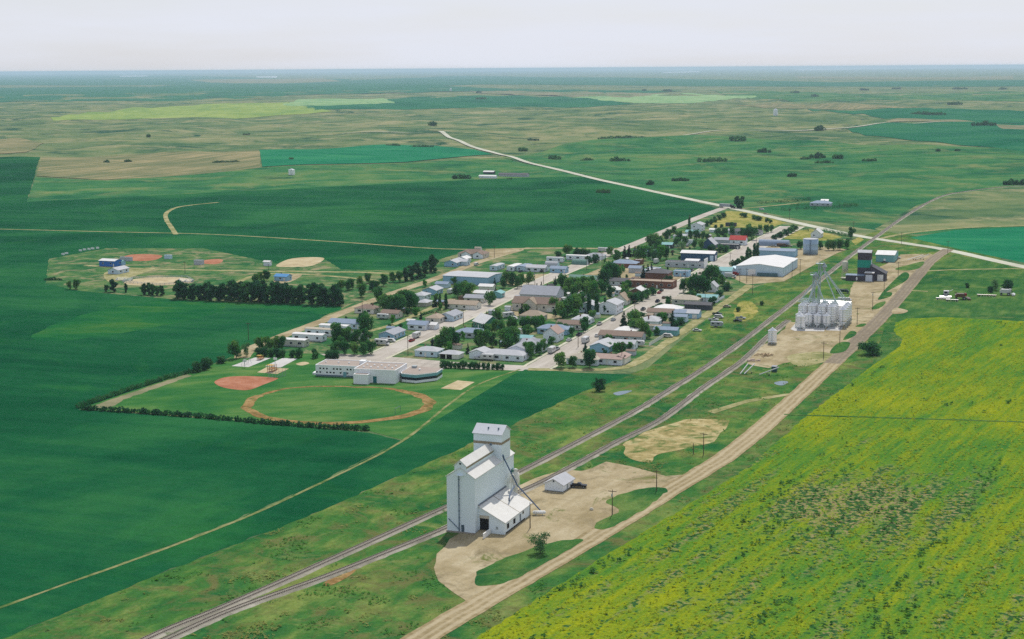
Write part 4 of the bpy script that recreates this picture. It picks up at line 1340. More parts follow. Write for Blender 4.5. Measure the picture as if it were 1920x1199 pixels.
leg_tower(LT, 32.0, [(2.4, 30.4)], [((2.4, 0, 28.4), (15.0, 2.0, 9.8)), ((2.0, 0, 28.4), (9.4, -1.5, 11.8)), ((1.8, -.3, 28.2), (-5.0, -3, 12.0)), ((2.6, .3, 28.4), (12.0, 14, 12.0))],
          'taller lattice grain leg with splayed spouts above the white bins', 5)
leg_tower(LT + V * -2.6 + U * -1.5, 26.0, [(1.0, 25.4)], [((1.0, 0, 23.4), (-6.8, 1.0, 12.3)), ((1.0, 0, 23.4), (6.4, -4.5, 12.3)), ((.8, -.3, 23.4), (-1.5, -9, 12.4))],
          'shorter grain leg with a cone head beside the taller lattice leg', 2)
cw = MB()
for j in range(3):
    a = B0 + V * -2 + U * (6.4 + 5.6 * j)
    b = B0 + V * 18.5 + U * (6.4 + 5.6 * j)
    for s in (-.5, .5):
        p, q = a + U * s, b + U * s
        cw.tube((p.x, p.y, 13.2), (q.x, q.y, 13.2), .05, 4)
    cw.tube((a.x, a.y, 12.5), (b.x, b.y, 12.5), .28, 6)
cwo = cw.build('catwalk_conveyor', M_leg)
tag(cwo, 'steel catwalk and conveyor laid across the tops of the white bins', 'conveyor')
grain_bin(G(1448, 645), 2.15, .4, 6.6, 8.2, 'lone white hopper bin standing by itself at the edge of the bin yard', rotz(VA), group=None)
LM.append(('lone white bin', 1448, 640))

# ------------------------------------------------------------------ green and black elevator farther up the line
M_black = wall('elevator_black', (74, 68, 78), vary=.08)
M_tealw = wall('elevator_teal', (28, 148, 128), vary=.06)
def green_elevator():
    o = empty('grain_elevator', G(1607, 525), rotz(VA))
    tag(o, 'black and teal wooden grain elevator with a white roof edge up the track', 'grain elevator')
    LM.append(('black and teal elevator', 1620, 515))
    w, d, h = 8.2, 8.0, 17.4
    MB().box(0, w, 0, d, 0, 8.0).build('lower_tower', M_black, o)
    MB().box(-.04, w + .04, -.04, d + .04, 8.0, 12.8).build('teal_band', M_tealw, o)
    MB().box(0, w, 0, d, 12.8, h).build('upper_tower', M_black, o)
    m = MB()
    for s in (-1, 1):
        m.slab([(-.4, d / 2, h + 1.6), (w + .4, d / 2, h + 1.6), (w + .4, d / 2 + s * (d / 2 + .4), h + .25), (-.4, d / 2 + s * (d / 2 + .4), h + .25)], .2)
    m.prism([(0, h), (d, h), (d / 2, h + 1.3)], 0, w)
    m.build('roof', RM('lgrey'), o)
    MB().box(w + .02, w + .12, d * .3, d * .7, 8.2, 13).build('trim_board', M_trim, o)
    m = MB()
    m.xprism([(w, 0), (w + 9.5, 0), (w + 9.5, 4.6), (w, 9.5)], -1.5, d + 1.0)
    sh = m.build('drive_shed', M_black, o)
    MB().slab([(w, -1.9, 9.8), (w + 10, -1.9, 4.7), (w + 10, d + 1.4, 4.7), (w, d + 1.4, 9.8)], .2).build('shed_roof', RM('dark'), sh)
    MB().box(w + 4.6, w + 8.3, -1.6, -1.4, .02, 4.0).build('door', M_trim, sh)
    MB().box(5.5, 11.0, -6.0, -1.5, 0, 5.2).build('porch', M_black, o)
    MB().slab([(5.2, -6.4, 5.5), (11.3, -6.4, 5.5), (11.3, -1.55, 5.9), (5.2, -1.55, 5.9)], .2).build('porch_roof', RM('white'), o)
    MB().box(6.0, 10.2, -6.1, -5.95, .02, 4.2).build('porch_door', wall('porch_door', (206, 214, 226)), o)
    MB().box(-6.5, 5.4, -5.5, -.1, 0, 3.4).build('office', M_black, o)
    MB().slab([(-6.8, -5.8, 3.55), (5.4, -5.8, 3.55), (5.4, -.1, 3.9), (-6.8, -.1, 3.9)], .2).build('office_roof', RM('bluegrey'), o)
    MB().box(0, .9, -5.58, -5.45, .4, 2.5).build('door', M_trim, o)
    return o
green_elevator()
o = empty('hopper_tank', G(1584, 522), 0)
tag(o, 'cream hopper tank on tall legs left of the teal elevator', 'tank')
m = MB().lathe([(.3, 3.5), (1.9, 5.6), (1.9, 10.2), (1.5, 11.0), (.3, 11.3)], n=18)
m.build('tank', M_cream, o, smooth=True)
m = MB()
for i in range(6):
    a = i * math.pi / 3
    m.tube((2.2 * math.cos(a), 2.2 * math.sin(a), 0), (1.85 * math.cos(a), 1.85 * math.sin(a), 6.4), .12, 5)
    b = a + math.pi / 3
    m.tube((2.2 * math.cos(a), 2.2 * math.sin(a), .2), (1.9 * math.cos(b), 1.9 * math.sin(b), 5.2), .06, 4)
m.lathe([(2.6, 0), (2.6, .4)], n=16)
m.build('stand', M_cream, o)
# ------------------------------------------------------------------ houses, row by row from the school corner
house(547, 650, 15, 5, 'v', 'm', 'white', 'beige', 'mobile home with white roof nearest the school playground', cat='mobile home', name='mobile_home', nick='nearest white mobile home', wh=3.4)
house(577, 640, 17, 5, 'v', 'm', 'white', 'white', 'second white roofed mobile home, behind the one nearest the playground', cat='mobile home', name='mobile_home', nick='second white mobile home', wh=3.4)
house(597, 630, 15, 5, 'v', 'm', 'beige', 'white', 'mobile home with beige roof between the white ones', cat='mobile home', name='mobile_home', nick='beige roofed mobile home', wh=3.4)
house(625, 623, 16, 5, 'v', 'm', 'white', 'white', 'plain white mobile home in front of the blue-grey bungalow', cat='mobile home', name='mobile_home', nick='plain white mobile home', wh=3.4)
h = house(646, 616, 18, 8.5, 'v', 'g', 'bluegrey', 'paleblue', 'wide bungalow with blue-grey roof behind the mobile homes', nick='wide blue-grey bungalow')
house(684, 588, 12, 9, 'v', 'h', 'brown', 'cream', 'brown hip roofed bungalow beside the gravel road, left of dark trees', nick='brown bungalow by the gravel road')
house(731, 597, 10, 7, 'v', 'g', 'brown', 'beige', 'small brown roofed house half hidden under dark trees', nick='brown house under dark trees')
house(726, 637, 15, 8, 'u', 'g', 'grey', 'blue', 'long pale blue gabled bungalow beside the parked white motorhome', nick='pale blue gabled bungalow')
h = house(782, 619, 10, 8, 'v', 'g', 'bluegrey', 'white', 'white house with blue-grey roof facing second street, near a low garage', nick='white house facing second street')
house(806, 618, 7, 5, 'v', 'g', 'white', 'white', 'bright white garage on the second street kerb', cat='garage', name='garage', nick='bright white garage', gd=1, win=False, wh=2.6)
house(770, 609, 4, 3, 'v', 'g', 'white', 'white', 'tiny white garden shed behind the white house on second street', cat='shed', name='garden_shed', nick='tiny white shed', win=False, wh=2.2)
house(812, 606, 11, 8, 'u', 'h', 'tan', 'beige', 'beige house with tan hip roof on second street', nick='beige hip roofed house')
house(838, 602, 14, 8.5, 'u', 'g', 'grey', 'paleblue', 'long grey gabled house at the second street crossing', nick='grey house at the crossing')
h = house(864, 580, 19, 9, 'v', 'g', 'tan', 'cream', 'tan roofed ranch house with white garage doors on second street', nick='tan ranch house', gd=2)
house(889, 568, 12, 8, 'v', 'g', 'grey', 'beige', 'grey roofed house right behind the tan ranch house', nick='grey house behind the ranch house')
house(806, 553, 11, 9, 'u', 'g', 'lgrey', 'blue', 'pale blue gabled house by the gravel road below the long warehouse', nick='pale blue house below the warehouse')
house(785, 563, 10, 8, 'u', 'h', 'lgrey', 'white', 'small white hip roofed house beside the pale blue gabled one', nick='small white hip roofed house')
house(791, 575, 9, 6.5, 'u', 'h', 'lgrey', 'beige', 'low grey roofed garage beside a narrow lane of poplars', cat='garage', name='garage', nick='low grey garage', gd=1, wh=2.4, win=False)
house(876, 533, 31, 24, 'v', 'g', 'lgrey', 'blue', 'long pale blue metal hall with a low grey roof', cat='hall', name='metal_hall', nick='long pale blue hall', wh=5.0, pitch=.06, win=False, group='large halls and shops', az=112)
house(911, 545, 9, 6, 'v', 'g', 'white', 'cream', 'small white roofed shed in front of the long blue hall', cat='shed', name='shed', nick='white shed by the blue hall', wh=2.6, win=False)
house(905, 559, 11, 7, 'v', 'g', 'white', 'white', 'white cottage with a pale roof among trees above the tan ranch house', nick='white cottage among trees')
house(931, 559, 7, 6, 'u', 'g', 'teal', 'teal', 'small teal cottage in the trees by second street', nick='small teal cottage')
house(828, 540, 8, 6, 'v', 'g', 'bluegrey', 'paleblue', 'small blue-grey garage left of the long blue hall', cat='garage', name='garage', nick='small blue-grey garage', wh=2.5, win=False)
# beyond the gravel street
h = house(846, 500, 16, 9, 'u', 'g', 'lgrey', 'blue', 'pale blue farmhouse style home at the field edge beside a big dark tree', nick='pale blue home at the field edge')
ext(h, 10, 7, 3, -4, 2.9, .36, 'paleblue', 'lgrey')
house(866, 493, 10, 7, 'u', 'g', 'white', 'white', 'white double garage beside the home at the field edge', cat='garage', name='garage', nick='white double garage', gd=-2, win=False)
h = house(884, 484, 20, 11, 'v', 'h', 'brown', 'beige', 'large taupe house with several gables at the edge of the wheat', nick='large taupe house', wh=3.2, pitch=.45)
ext(h, 7, 7, -3, -4.5, 3.2, .5, 'white', 'brown')
ext(h, 7, 7, 6, -4.5, 3.2, .5, 'white', 'brown')
house(895, 470, 5, 4, 'v', 'q', 'beige', 'cream', 'little rounded cream shed behind the large taupe house', cat='shed', name='shed', nick='little rounded shed', wh=2.6, win=False)
house(926, 508, 16, 5, 'u', 'm', 'lgrey', 'paleblue', 'leftmost mobile home of the upper row by the gravel lot', cat='mobile home', name='mobile_home', nick='leftmost upper mobile home', wh=3.3)
house(958, 509, 17, 5, 'u', 'm', 'white', 'white', 'bright white mobile home in the middle of the upper row', cat='mobile home', name='mobile_home', nick='bright white upper mobile home', wh=3.3)
house(978, 509, 15, 6, 'u', 'm', 'bluegrey', 'paleblue', 'blue-grey mobile home right of the bright white one in the upper row', cat='mobile home', name='mobile_home', nick='blue-grey upper mobile home', wh=3.3)
h = house(1004, 510, 14, 8, 'v', 'g', 'lgrey', 'white', 'white house with pale grey roof at the right end of the upper row', nick='white house in the upper row')
house(1033, 501, 9, 6, 'v', 'q', 'lgrey', 'paleblue', 'pale arched shed beside the gravel lot', cat='shed', name='shed', nick='pale arched shed', wh=3.6, win=False)
house(1040, 492, 12, 4.5, 'v', 'm', 'lgrey', 'white', 'low white mobile home behind the pale arched shed', cat='mobile home', name='mobile_home', nick='mobile home behind the arched shed', wh=3.2)
house(1046, 512, 11, 7, 'v', 'g', 'bluegrey', 'blue', 'blue bungalow on the gravel lot corner', nick='blue bungalow on the lot corner')
house(1086, 497, 11, 7, 'v', 'q', 'green', 'white', 'dark green quonset with white end wall on second street', cat='quonset', name='quonset', nick='green quonset', wh=3.6, win=False)
house(1083, 488, 17, 4.5, 'v', 'm', 'white', 'white', 'long white mobile home behind the green quonset', cat='mobile home', name='mobile_home', nick='long mobile home behind the quonset', wh=3.2)
house(1115, 487, 13, 8, 'v', 'h', 'grey', 'white', 'grey hip roofed house behind a hedge on upper second street', nick='grey house behind the hedge')
# between second street and the main street
h = house(800, 669, 11.5, 8, 'v', 'h', 'lgrey', 'paleblue', 'small pale hip roofed bungalow on the corner by the school', nick='pale bungalow by the school corner')
house(843, 673, 9.5, 7, 'v', 'h', 'lgrey', 'cream', 'low garage with two dark open doors across from the school', cat='garage', name='garage', nick='garage with two dark doors', wh=2.3, win=False, gd=0)
for i in range(2):
    g_ = [q for q in COL.objects if q.get('label', '').startswith('low garage with two dark')][0]
    place('garage_door', cached(('gdoor', 2), lambda: MB().box(-1.3, 1.3, -.04, .06, 0, 2.1).mesh('garage_door', M_darkopen)), g_, (-3.2 + 3.3 * i, -3.53, .02))
house(896, 673, 9, 8, 'u', 'g', 'lgrey', 'white', 'white gabled garage beside the motorhome across from the school bushes', cat='garage', name='garage', nick='white gabled garage', gd=0, win=False, wh=3.0)
house(943, 676, 20, 9, 'v', 'h', 'lgrey', 'white', 'long white bungalow at the near end of the main street', nick='long white corner bungalow')
h = house(972, 670, 24, 9, 'u', 'g', 'grey', 'white', 'tall grey gabled house stretching back behind the long white bungalow', nick='tall grey gabled house', wh=4.2)
ext(h, 11, 8, 9, -1.5, 4.2, .4, 'white', 'grey')
house(982, 645, 8, 6, 'v', 'g', 'teal', 'white', 'pale roofed garage tucked behind the tall grey gabled house', cat='garage', name='garage', nick='pale roofed garage', win=False)
h = house(1033, 641, 10, 7.5, 'u', 'g', 'pink', 'white', 'white storey and a half house with a pinkish roof on the main street', nick='white house with pinkish roof', wh=4.4, pitch=.75)
house(1036, 627, 16, 9, 'v', 'h', 'bluegrey', 'blue', 'blue hip roofed house behind the pinkish roofed house', nick='blue hip roofed house')
house(1068, 618, 14, 8, 'v', 'g', 'brown', 'cream', 'brown roofed house low among trees on the main street', nick='brown house among trees')
h = house(1088, 609, 13, 9, 'u', 'h', 'lgrey', 'white', 'pale grey hip roofed house by the main street side lane', nick='pale hip roofed house by the lane')
house(881, 634, 15.5, 9, 'v', 'h', 'bluegrey', 'grey', 'blue-grey hip roofed bungalow on second street behind a hedge', nick='blue-grey bungalow behind a hedge')
h = house(908, 617, 12, 10, 'v', 'g', 'white', 'green', 'teal green barn shaped house with one white roof slope', nick='teal barn shaped house', wh=3.4, pitch=.7, az=150)
h = house(996, 602, 13, 9, 'v', 'h', 'tan', 'beige', 'tan hip roofed house in front of the large hall with gabled entrance', nick='tan house in front of the hall', pitch=.5)
# community hall with gabled entrance
h = house(1004, 584, 27, 11, 'v', 'g', 'brown', 'beige', 'large community hall with brown roof and gabled glass entrance', cat='hall', name='community_hall', nick='large hall with gabled entrance', wh=4.6, pitch=.5, win=True, chim=False, group='large halls and shops', gd=2)
ext(h, 6, 7.5, -2.5, -4.5, 4.6, .8, 'beige', 'tan')
h = house(1010, 570, 22, 15, 'v', 'g', 'grey', 'grey', 'tall grey roofed hall wing rising behind the gabled entrance', cat='hall', name='community_hall', nick='grey hall wing', wh=5.6, pitch=.55, win=False, group='large halls and shops')
house(1027, 556, 8, 8, 'u', 'g', 'black', 'navy', 'dark blue steep gabled house behind the grey hall wing', nick='dark blue gabled house', wh=3.6, pitch=.8)
house(1092, 535, 18, 10, 'v', 'g', 'green', 'cream', 'green roofed lodge hall on second street beside big trees', cat='hall', name='lodge_hall', nick='green roofed lodge hall', wh=4.0, win=True, group='large halls and shops')
house(1141, 589, 14, 10, 'u', 'g', 'lgrey', 'white', 'white two storey house behind columnar poplars on the main street', nick='white house behind the poplars', two=True)
house(1163, 572, 9, 8, 'u', 'g', 'tan', 'cream', 'steep tan roofed house beside the white one with poplars', nick='steep tan roofed house', pitch=.9)
house(1101, 586, 10, 9, 'u', 'g', 'lgrey', 'paleblue', 'pale blue house hidden left of the columnar poplars', nick='pale blue house by the poplars', wh=4)
house(1085, 568, 6, 6, 'u', 'g', 'white', 'white', 'narrow white gabled cottage deep among tall trees', nick='narrow white cottage', pitch=.9, wh=3.4)
house(1151, 552, 10, 8, 'v', 'h', 'white', 'white', 'small white hip roofed house with a porch in the trees', nick='small white house with porch')
h = house(1193, 556, 12, 9, 'u', 'g', 'white', 'brown', 'white roofed chalet house with dark gable near the brick building', nick='white roofed chalet', pitch=.5)
house(1164, 536, 14, 8, 'v', 'g', 'dark', 'white', 'white house with dark roof under the biggest tree', nick='white house with dark roof')
h = house(1219, 540, 29, 11, 'v', 'f', 'tan', 'brick', 'long low brick building with flat tan roof on the main street', cat='shop', name='brick_building', nick='long brick building', wh=4.0, win=True, group='large halls and shops')
hip_ = house(1232, 528, 15, 12, 'v', 'h', 'dark', 'brick', 'brick building with dark brown hip roof behind the long brick one', cat='shop', name='brick_building', nick='dark hip roofed brick building', wh=5.5, win=False, group='large halls and shops', chim=False)
house(1190, 512, 8, 7, 'v', 'g', 'bluegrey', 'grey', 'small slate blue shed beside the gravel lot and brick house', cat='shed', name='shed', nick='small slate blue shed', win=False, wh=3.2)
h = house(1219, 517, 15, 8, 'u', 'f', 'lgrey', 'paleblue', 'flat roofed pale shop behind the two dark spruces', cat='shop', name='shop', nick='flat roofed pale shop', wh=3.6, group='large halls and shops')
house(1168, 502, 18, 11, 'v', 'h', 'bluegrey', 'brick', 'brick bungalow with wide blue-grey hip roof on second street', nick='brick bungalow with blue roof')
house(1196, 496, 6, 5, 'v', 'f', 'white', 'brick', 'small brick annex with flat white roof beside the brick bungalow', cat='garage', name='garage', nick='flat white roofed annex', win=False)
house(1208, 480, 16, 8, 'v', 'g', 'blue', 'teal', 'blue roofed house half hidden behind leafy trees near the field', nick='blue roofed house in the trees')
house(1225, 482, 7, 6, 'v', 'g', 'brightblue', 'paleblue', 'bright blue roofed garage among the trees', cat='garage', name='garage', nick='bright blue roofed garage', win=False)
house(1249, 466, 9, 7, 'v', 'g', 'teal', 'dark', 'dark walled house with pale aqua roof beside the back lane', nick='dark house with aqua roof')
# north end
h = house(1308, 489, 24, 11, 'v', 'g', 'white', 'navy', 'navy blue metal shop with long bright white roof', cat='shop', name='metal_shop', nick='navy blue metal shop', wh=5.2, pitch=.25, win=False, group='large halls and shops')
MB().box(9, 11.6, -5.6, -5.45, .02, 4).build('corner_panel', WM('paleblue'), h)
MB().box(12.02, 12.1, -2, 2, .02, 3.6).build('garage_door', M_trim, h)
h = house(1284, 502, 27, 9, 'v', 'f', 'dark', 'grey', 'low grey store with a tall white false front on the main street', cat='shop', name='store', nick='store with white false front', wh=3.4, group='large halls and shops')
MB().box(13.6, 14.0, -5.0, 5.0, 0, 6.2).build('false_front', M_trim, h)
MB().slab([(-1, -1.0, 4.5), (9, -1.0, 4.5), (9, 4.2, 5.3), (-1, 4.2, 5.3)], .9).build('roof_panel', RM('white'), h)
house(1277, 519, 10, 7, 'v', 'f', 'grey', 'blue', 'small blue-grey office with flat roof facing the main street', cat='shop', name='shop', nick='small blue-grey office', wh=3.4, group='large halls and shops')
h = house(1328, 466, 11, 10, 'u', 'g', 'lgrey', 'navy', 'dark steep gabled house with one pale roof slope', nick='dark steep gabled house', pitch=.9, wh=3)
house(1358, 459, 16, 8, 'v', 'g', 'grey', 'grey', 'grey roofed shop attached behind the red roofed building', cat='shop', name='shop', nick='grey roofed shop', wh=3.6, win=False, group='large halls and shops')
h = house(1383, 460, 12, 9, 'v', 'g', 'red', 'white', 'white building with a bright red roof on the main street', cat='shop', name='shop', nick='red roofed building', wh=4.2, pitch=.6, group='large halls and shops')
house(1367, 467, 15, 6, 'v', 'f', 'white', 'dark', 'flat white roofed shop with dark edges before the red roofed building', cat='shop', name='shop', nick='flat white roofed shop', wh=3.2, group='large halls and shops')
house(1306, 434, 13, 9, 'u', 'g', 'lgrey', 'white', 'white two storey house beside the narrow spruce at the field', nick='white house by the narrow spruce', two=True)
house(1298, 442, 11, 7, 'v', 'g', 'teal', 'white', 'white house with pale aqua roof below the two storey house', nick='white house with aqua roof')
house(1274, 449, 10, 8, 'v', 'h', 'lgrey', 'white', 'small pale roofed house poking out of the trees near the field road', nick='pale house in the trees')
house(1288, 458, 9, 4, 'v', 'm', 'lgrey', 'white', 'short white mobile home in the trees beside the back lane', cat='mobile home', name='mobile_home', nick='short mobile home', wh=3)
house(1397, 441, 26, 10, 'v', 'h', 'dark', 'grey', 'long house with dark slate roof behind trees near the highway', nick='long dark roofed house')
house(1376, 439, 9, 6, 'v', 'g', 'lgrey', 'white', 'white garage beside the long dark roofed house', cat='garage', name='garage', nick='white garage near the dark roof', win=False)
house(1336, 436, 5, 4, 'v', 'g', 'white', 'white', 'little white shed on the dry lawn', cat='shed', name='garden_shed', nick='little white shed', win=False, wh=2.3)
house(1370, 425, 9, 4, 'v', 'f', 'white', 'dark', 'open carport with white roof on the dry lawn', cat='shed', name='carport', nick='white carport', win=False, wh=2.6)
house(1356, 518, 11, 10, 'v', 'g', 'teal', 'paleblue', 'aqua roofed workshop beside the big white rink', cat='shop', name='shop', nick='aqua roofed workshop', wh=3.6, win=False, group='large halls and shops')
h = house(1426, 519, 30, 58, 'v', 'g', 'white', 'paleblue', 'huge white roofed metal rink beside the main street', cat='hall', name='skating_rink', nick='huge white rink', wh=6.6, pitch=.13, win=False, group='large halls and shops', az=114)
# the rink's ridge runs along the street: rebuilt here with its own proportions
for ch in list(h.children):
    bpy.data.objects.remove(ch)
h.location = G(1385, 514) + (G(1465, 521.5) - G(1385, 514)) * .5 + U * 26
h.rotation_euler = (0, 0, rotz(UA + .8))
gable_parts(h, 52, 31, 5.9, .12, wall('rink', (198, 220, 232)), RM('white'), .3)
MB().box(-26.1, -25.95, 2.5, 7.5, .02, 4.2).build('garage_door', M_trim, h)
MB().box(-28.2, -26.05, -12, 1, 0, 2.2).build('lean_to', paint('lean_dark', (92, 128, 136), .1), h)
MB().box(-26, -12, 15.55, 20, 0, 4.2).build('side_wing', wall('rink', (206, 222, 226)), h)
for i in range(9):
    MB().box(-25 + i * 6.2, -24.8 + i * 6.2, -15.6, -15.45, 0.02, 5.7).build('downpipe', M_metalgrey, h)
house(1456, 482, 26, 14, 'v', 'g', 'bluegrey', 'blue', 'low shop with a blue-grey metal roof behind the rink', cat='shop', name='metal_shop', nick='blue-grey shop behind the rink', wh=4.4, pitch=.16, win=False, group='large halls and shops')
house(1450, 462, 23, 9, 'v', 'q', 'bluegrey', 'grey', 'long grey steel quonset beside the main street', cat='quonset', name='quonset', nick='long grey quonset', wh=4.6, win=False, group='large halls and shops')
house(1530, 446, 12, 8, 'u', 'g', 'white', 'white', 'white gabled chapel like house on the dry lawn near the highway', nick='white house near the highway', wh=3.6, pitch=.8)
house(1325, 567, 12, 7, 'v', 'g', 'teal', 'white', 'white bungalow among trees near the back lane fence', nick='white bungalow near the lane fence')
house(1334, 548, 7, 6, 'u', 'g', 'lgrey', 'white', 'narrow white gable house under the big trees by the rink', nick='narrow white gable house', pitch=.9, wh=3.4)
# between main street and the back lane
house(1284, 571, 15, 11, 'v', 'h', 'beige', 'beige', 'sandy hip roofed house on the main street left of the trees', nick='sandy hip roofed house')
h = house(1250, 589, 15, 10, 'v', 'h', 'white', 'white', 'white house with a bright pale roof on the main street', nick='bright pale roofed house')
house(1266, 596, 11, 7, 'v', 'g', 'bluegrey', 'paleblue', 'long blue-grey garage beside the bright pale roofed house', cat='garage', name='garage', nick='long blue-grey garage', win=False)
house(1291, 597, 11, 8, 'v', 'g', 'lgrey', 'blue', 'pale blue gabled garage on the back lane', cat='garage', name='garage', nick='pale blue lane garage', win=False, gd=1)
house(1217, 612, 12, 10, 'u', 'h', 'lgrey', 'white', 'grey hip roofed house right of the bushy tree and spruce', nick='grey hip roofed house by the spruce')
house(1275, 604, 7, 5, 'v', 'g', 'bluegrey', 'paleblue', 'small blue shed behind the pale blue lane garage', cat='shed', name='shed', nick='small blue lane shed', win=False)
house(1237, 595, 14, 8, 'v', 'g', 'brown', 'cream', 'low house with reddish brown roof beside the bright pale roofed house', nick='reddish brown roofed house')
house(1173, 630, 11, 8, 'v', 'h', 'white', 'white', 'white house with a small bright hip roof below the spruce', nick='white house below the spruce')
house(1163, 640, 22, 9, 'v', 'g', 'brown', 'grey', 'wide house with a grey-brown roof behind the white caravan', nick='wide grey-brown roofed house')
h = house(1125, 660, 15, 9.5, 'u', 'g', 'lgrey', 'blue', 'blue gabled house with pale roof at the near main street', nick='blue gabled house')
house(1165, 655, 13, 7, 'v', 'g', 'lgrey', 'white', 'white cottage right of the blue gabled house', nick='white cottage beside the blue gable')
h = house(1092, 684, 15, 10, 'v', 'h', 'beige', 'white', 'white walled house with khaki hip roof at the street end', nick='khaki roofed corner house')
h = house(1140, 684, 13, 8, 'v', 'g', 'pink', 'white', 'house with reddish brown roof and dark courtyard at the lane corner', nick='reddish roofed lane corner house')
ext(h, 10, 6, 4.5, 3.5, 3, .36, 'cream', 'pink')
house(1248, 629, 12, 6, 'v', 'g', 'bluegrey', 'teal', 'teal shed beside the board fence on the back lane', cat='shed', name='shed', nick='teal lane shed', win=False)
house(1222, 621, 9, 5, 'v', 'f', 'tan', 'beige', 'low garage with flat tan roof next to the teal lane shed', cat='garage', name='garage', nick='flat tan garage', win=False, wh=2.6)
house(1308, 581, 15, 6, 'v', 'g', 'dark', 'dark', 'long dark shed behind the pale blue lane garage', cat='shed', name='shed', nick='long dark lane shed', win=False)
# out of town
house(202, 500, 12.5, 9, 'v', 'g', 'white', 'brightblue', 'bright blue clubhouse with white roof at the ball diamonds', cat='clubhouse', name='clubhouse', nick='bright blue clubhouse', wh=4.0, pitch=.2, win=True, chim=False, group='buildings of the sports ground')
house(222, 498, 6, 5, 'v', 'g', 'teal', 'blue', 'small blue annex right of the bright blue clubhouse', cat='shed', name='shed', nick='small blue annex', win=False, wh=2.6, group='buildings of the sports ground')
house(214, 514, 13, 8, 'u', 'g', 'lgrey', 'paleblue', 'pale booth with grey roof in front of the blue clubhouse', cat='shed', name='booth', nick='pale grey roofed booth', win=True, chim=False, wh=2.8, group='buildings of the sports ground')
house(371, 497, 6, 4, 'v', 'f', 'grey', 'grey', 'grey dugout hut beside the small red ball infield', cat='shed', name='dugout', nick='grey dugout hut', win=False, group='buildings of the sports ground')
house(235, 490, 9, 3, 'v', 'f', 'grey', 'grey', 'long grey dugout left of the large red ball infield', cat='shed', name='dugout', nick='long grey dugout', win=False, wh=2.4, group='buildings of the sports ground')
house(314, 486, 5, 3, 'v', 'f', 'lgrey', 'paleblue', 'small pale dugout right of the large red ball infield', cat='shed', name='dugout', nick='small pale dugout', win=False, wh=2.4, group='buildings of the sports ground')
house(527, 527, 9, 7, 'v', 'g', 'brightblue', 'blue', 'small sky blue house behind the tall windbreak', nick='sky blue house behind the windbreak')
house(500, 499, 4.5, 3.5, 'v', 'g', 'white', 'white', 'white hut on the lane left of the sandy infield', cat='shed', name='hut', nick='white hut on the lane', win=False)
h = house(1660, 491, 12.5, 26, 'v', 'g', 'white', 'teal', 'teal steel workshop with white roof right of the teal elevator', cat='shop', name='metal_shop', nick='teal steel workshop', wh=5.0, pitch=.12, win=False, group='large halls and shops')
MB().box(-1, .4, -13.1, -12.95, .02, 2.4).build('door', M_trim, h)
# distant farmsteads
house(1538, 387, 20, 12, 'v', 'h', 'bluegrey', 'grey', 'grey hip roofed farmhouse ringed by young trees beyond the highway', cat='house', name='farmhouse', nick='grey farmhouse beyond the highway', group='far farm buildings')
house(1546, 382, 7, 6, 'v', 'g', 'white', 'white', 'small white roofed shed behind the grey farmhouse', cat='shed', name='shed', nick='shed behind the grey farmhouse', win=False, group='far farm buildings')
house(916, 327, 14, 7, 'v', 'g', 'white', 'dark', 'dark far farm shed with a white roof at the wheat edge', cat='shed', name='farm_shed', nick='far white roofed farm shed', win=False, group='far farm buildings')
house(914, 335, 22, 6, 'v', 'g', 'white', 'white', 'low white far shed in front of the dark one', cat='shed', name='farm_shed', nick='low white far shed', win=False, group='far farm buildings')
house(962, 332, 38, 9, 'v', 'g', 'dark', 'grey', 'long dark far barn at the top of the wheat field', cat='barn', name='barn', nick='long dark far barn', win=False, group='far farm buildings')
for (px, py, r_, hh, lb) in [(547, 329, 4.2, 7, 'white domed far bin standing alone in the green pasture'), (1454, 219, 6, 16, 'tiny white far silo on the distant pasture'), (845, 171, 7, 14, 'tiny white far bin left on the horizon fields')]:
    grain_bin(G(px, py), r_, 0, hh, hh * 1.25, lb, 0, 'far white bins')
# tank by the quonset
o = empty('storage_tank', G(1518, 477.5) + U * 4, 0)
tag(o, 'large pale blue steel storage tank behind the rink', 'tank')
LM.append(('large pale blue tank', 1518, 474))
wl = paint('tank_blue', (176, 200, 222), .05, .45, .3, k=WALLK * 1.5)
MB().lathe([(5.4, 0), (5.4, 3.5), (5.43, 3.55), (5.4, 3.6), (5.4, 7.4), (5.43, 7.45), (5.4, 7.5), (5.4, 11.0)], n=36).build('shell', wl, o, smooth=True)
MB().lathe([(5.45, 11.0), (5.45, 11.12), (.3, 11.7), (.1, 11.75)], n=36).build('roof', RM('lgrey'), o)
m = MB()
m.tube((-1.6, -5.6, 0), (-1.6, -5.6, 11), .12, 5); m.tube((-1.0, -5.65, 0), (-1.0, -5.65, 11), .12, 5)
for z in np.arange(.5, 11, .7): m.box(-1.6, -1.0, -5.7, -5.6, z, z + .1)
m.build('ladder', M_steelblue, o)

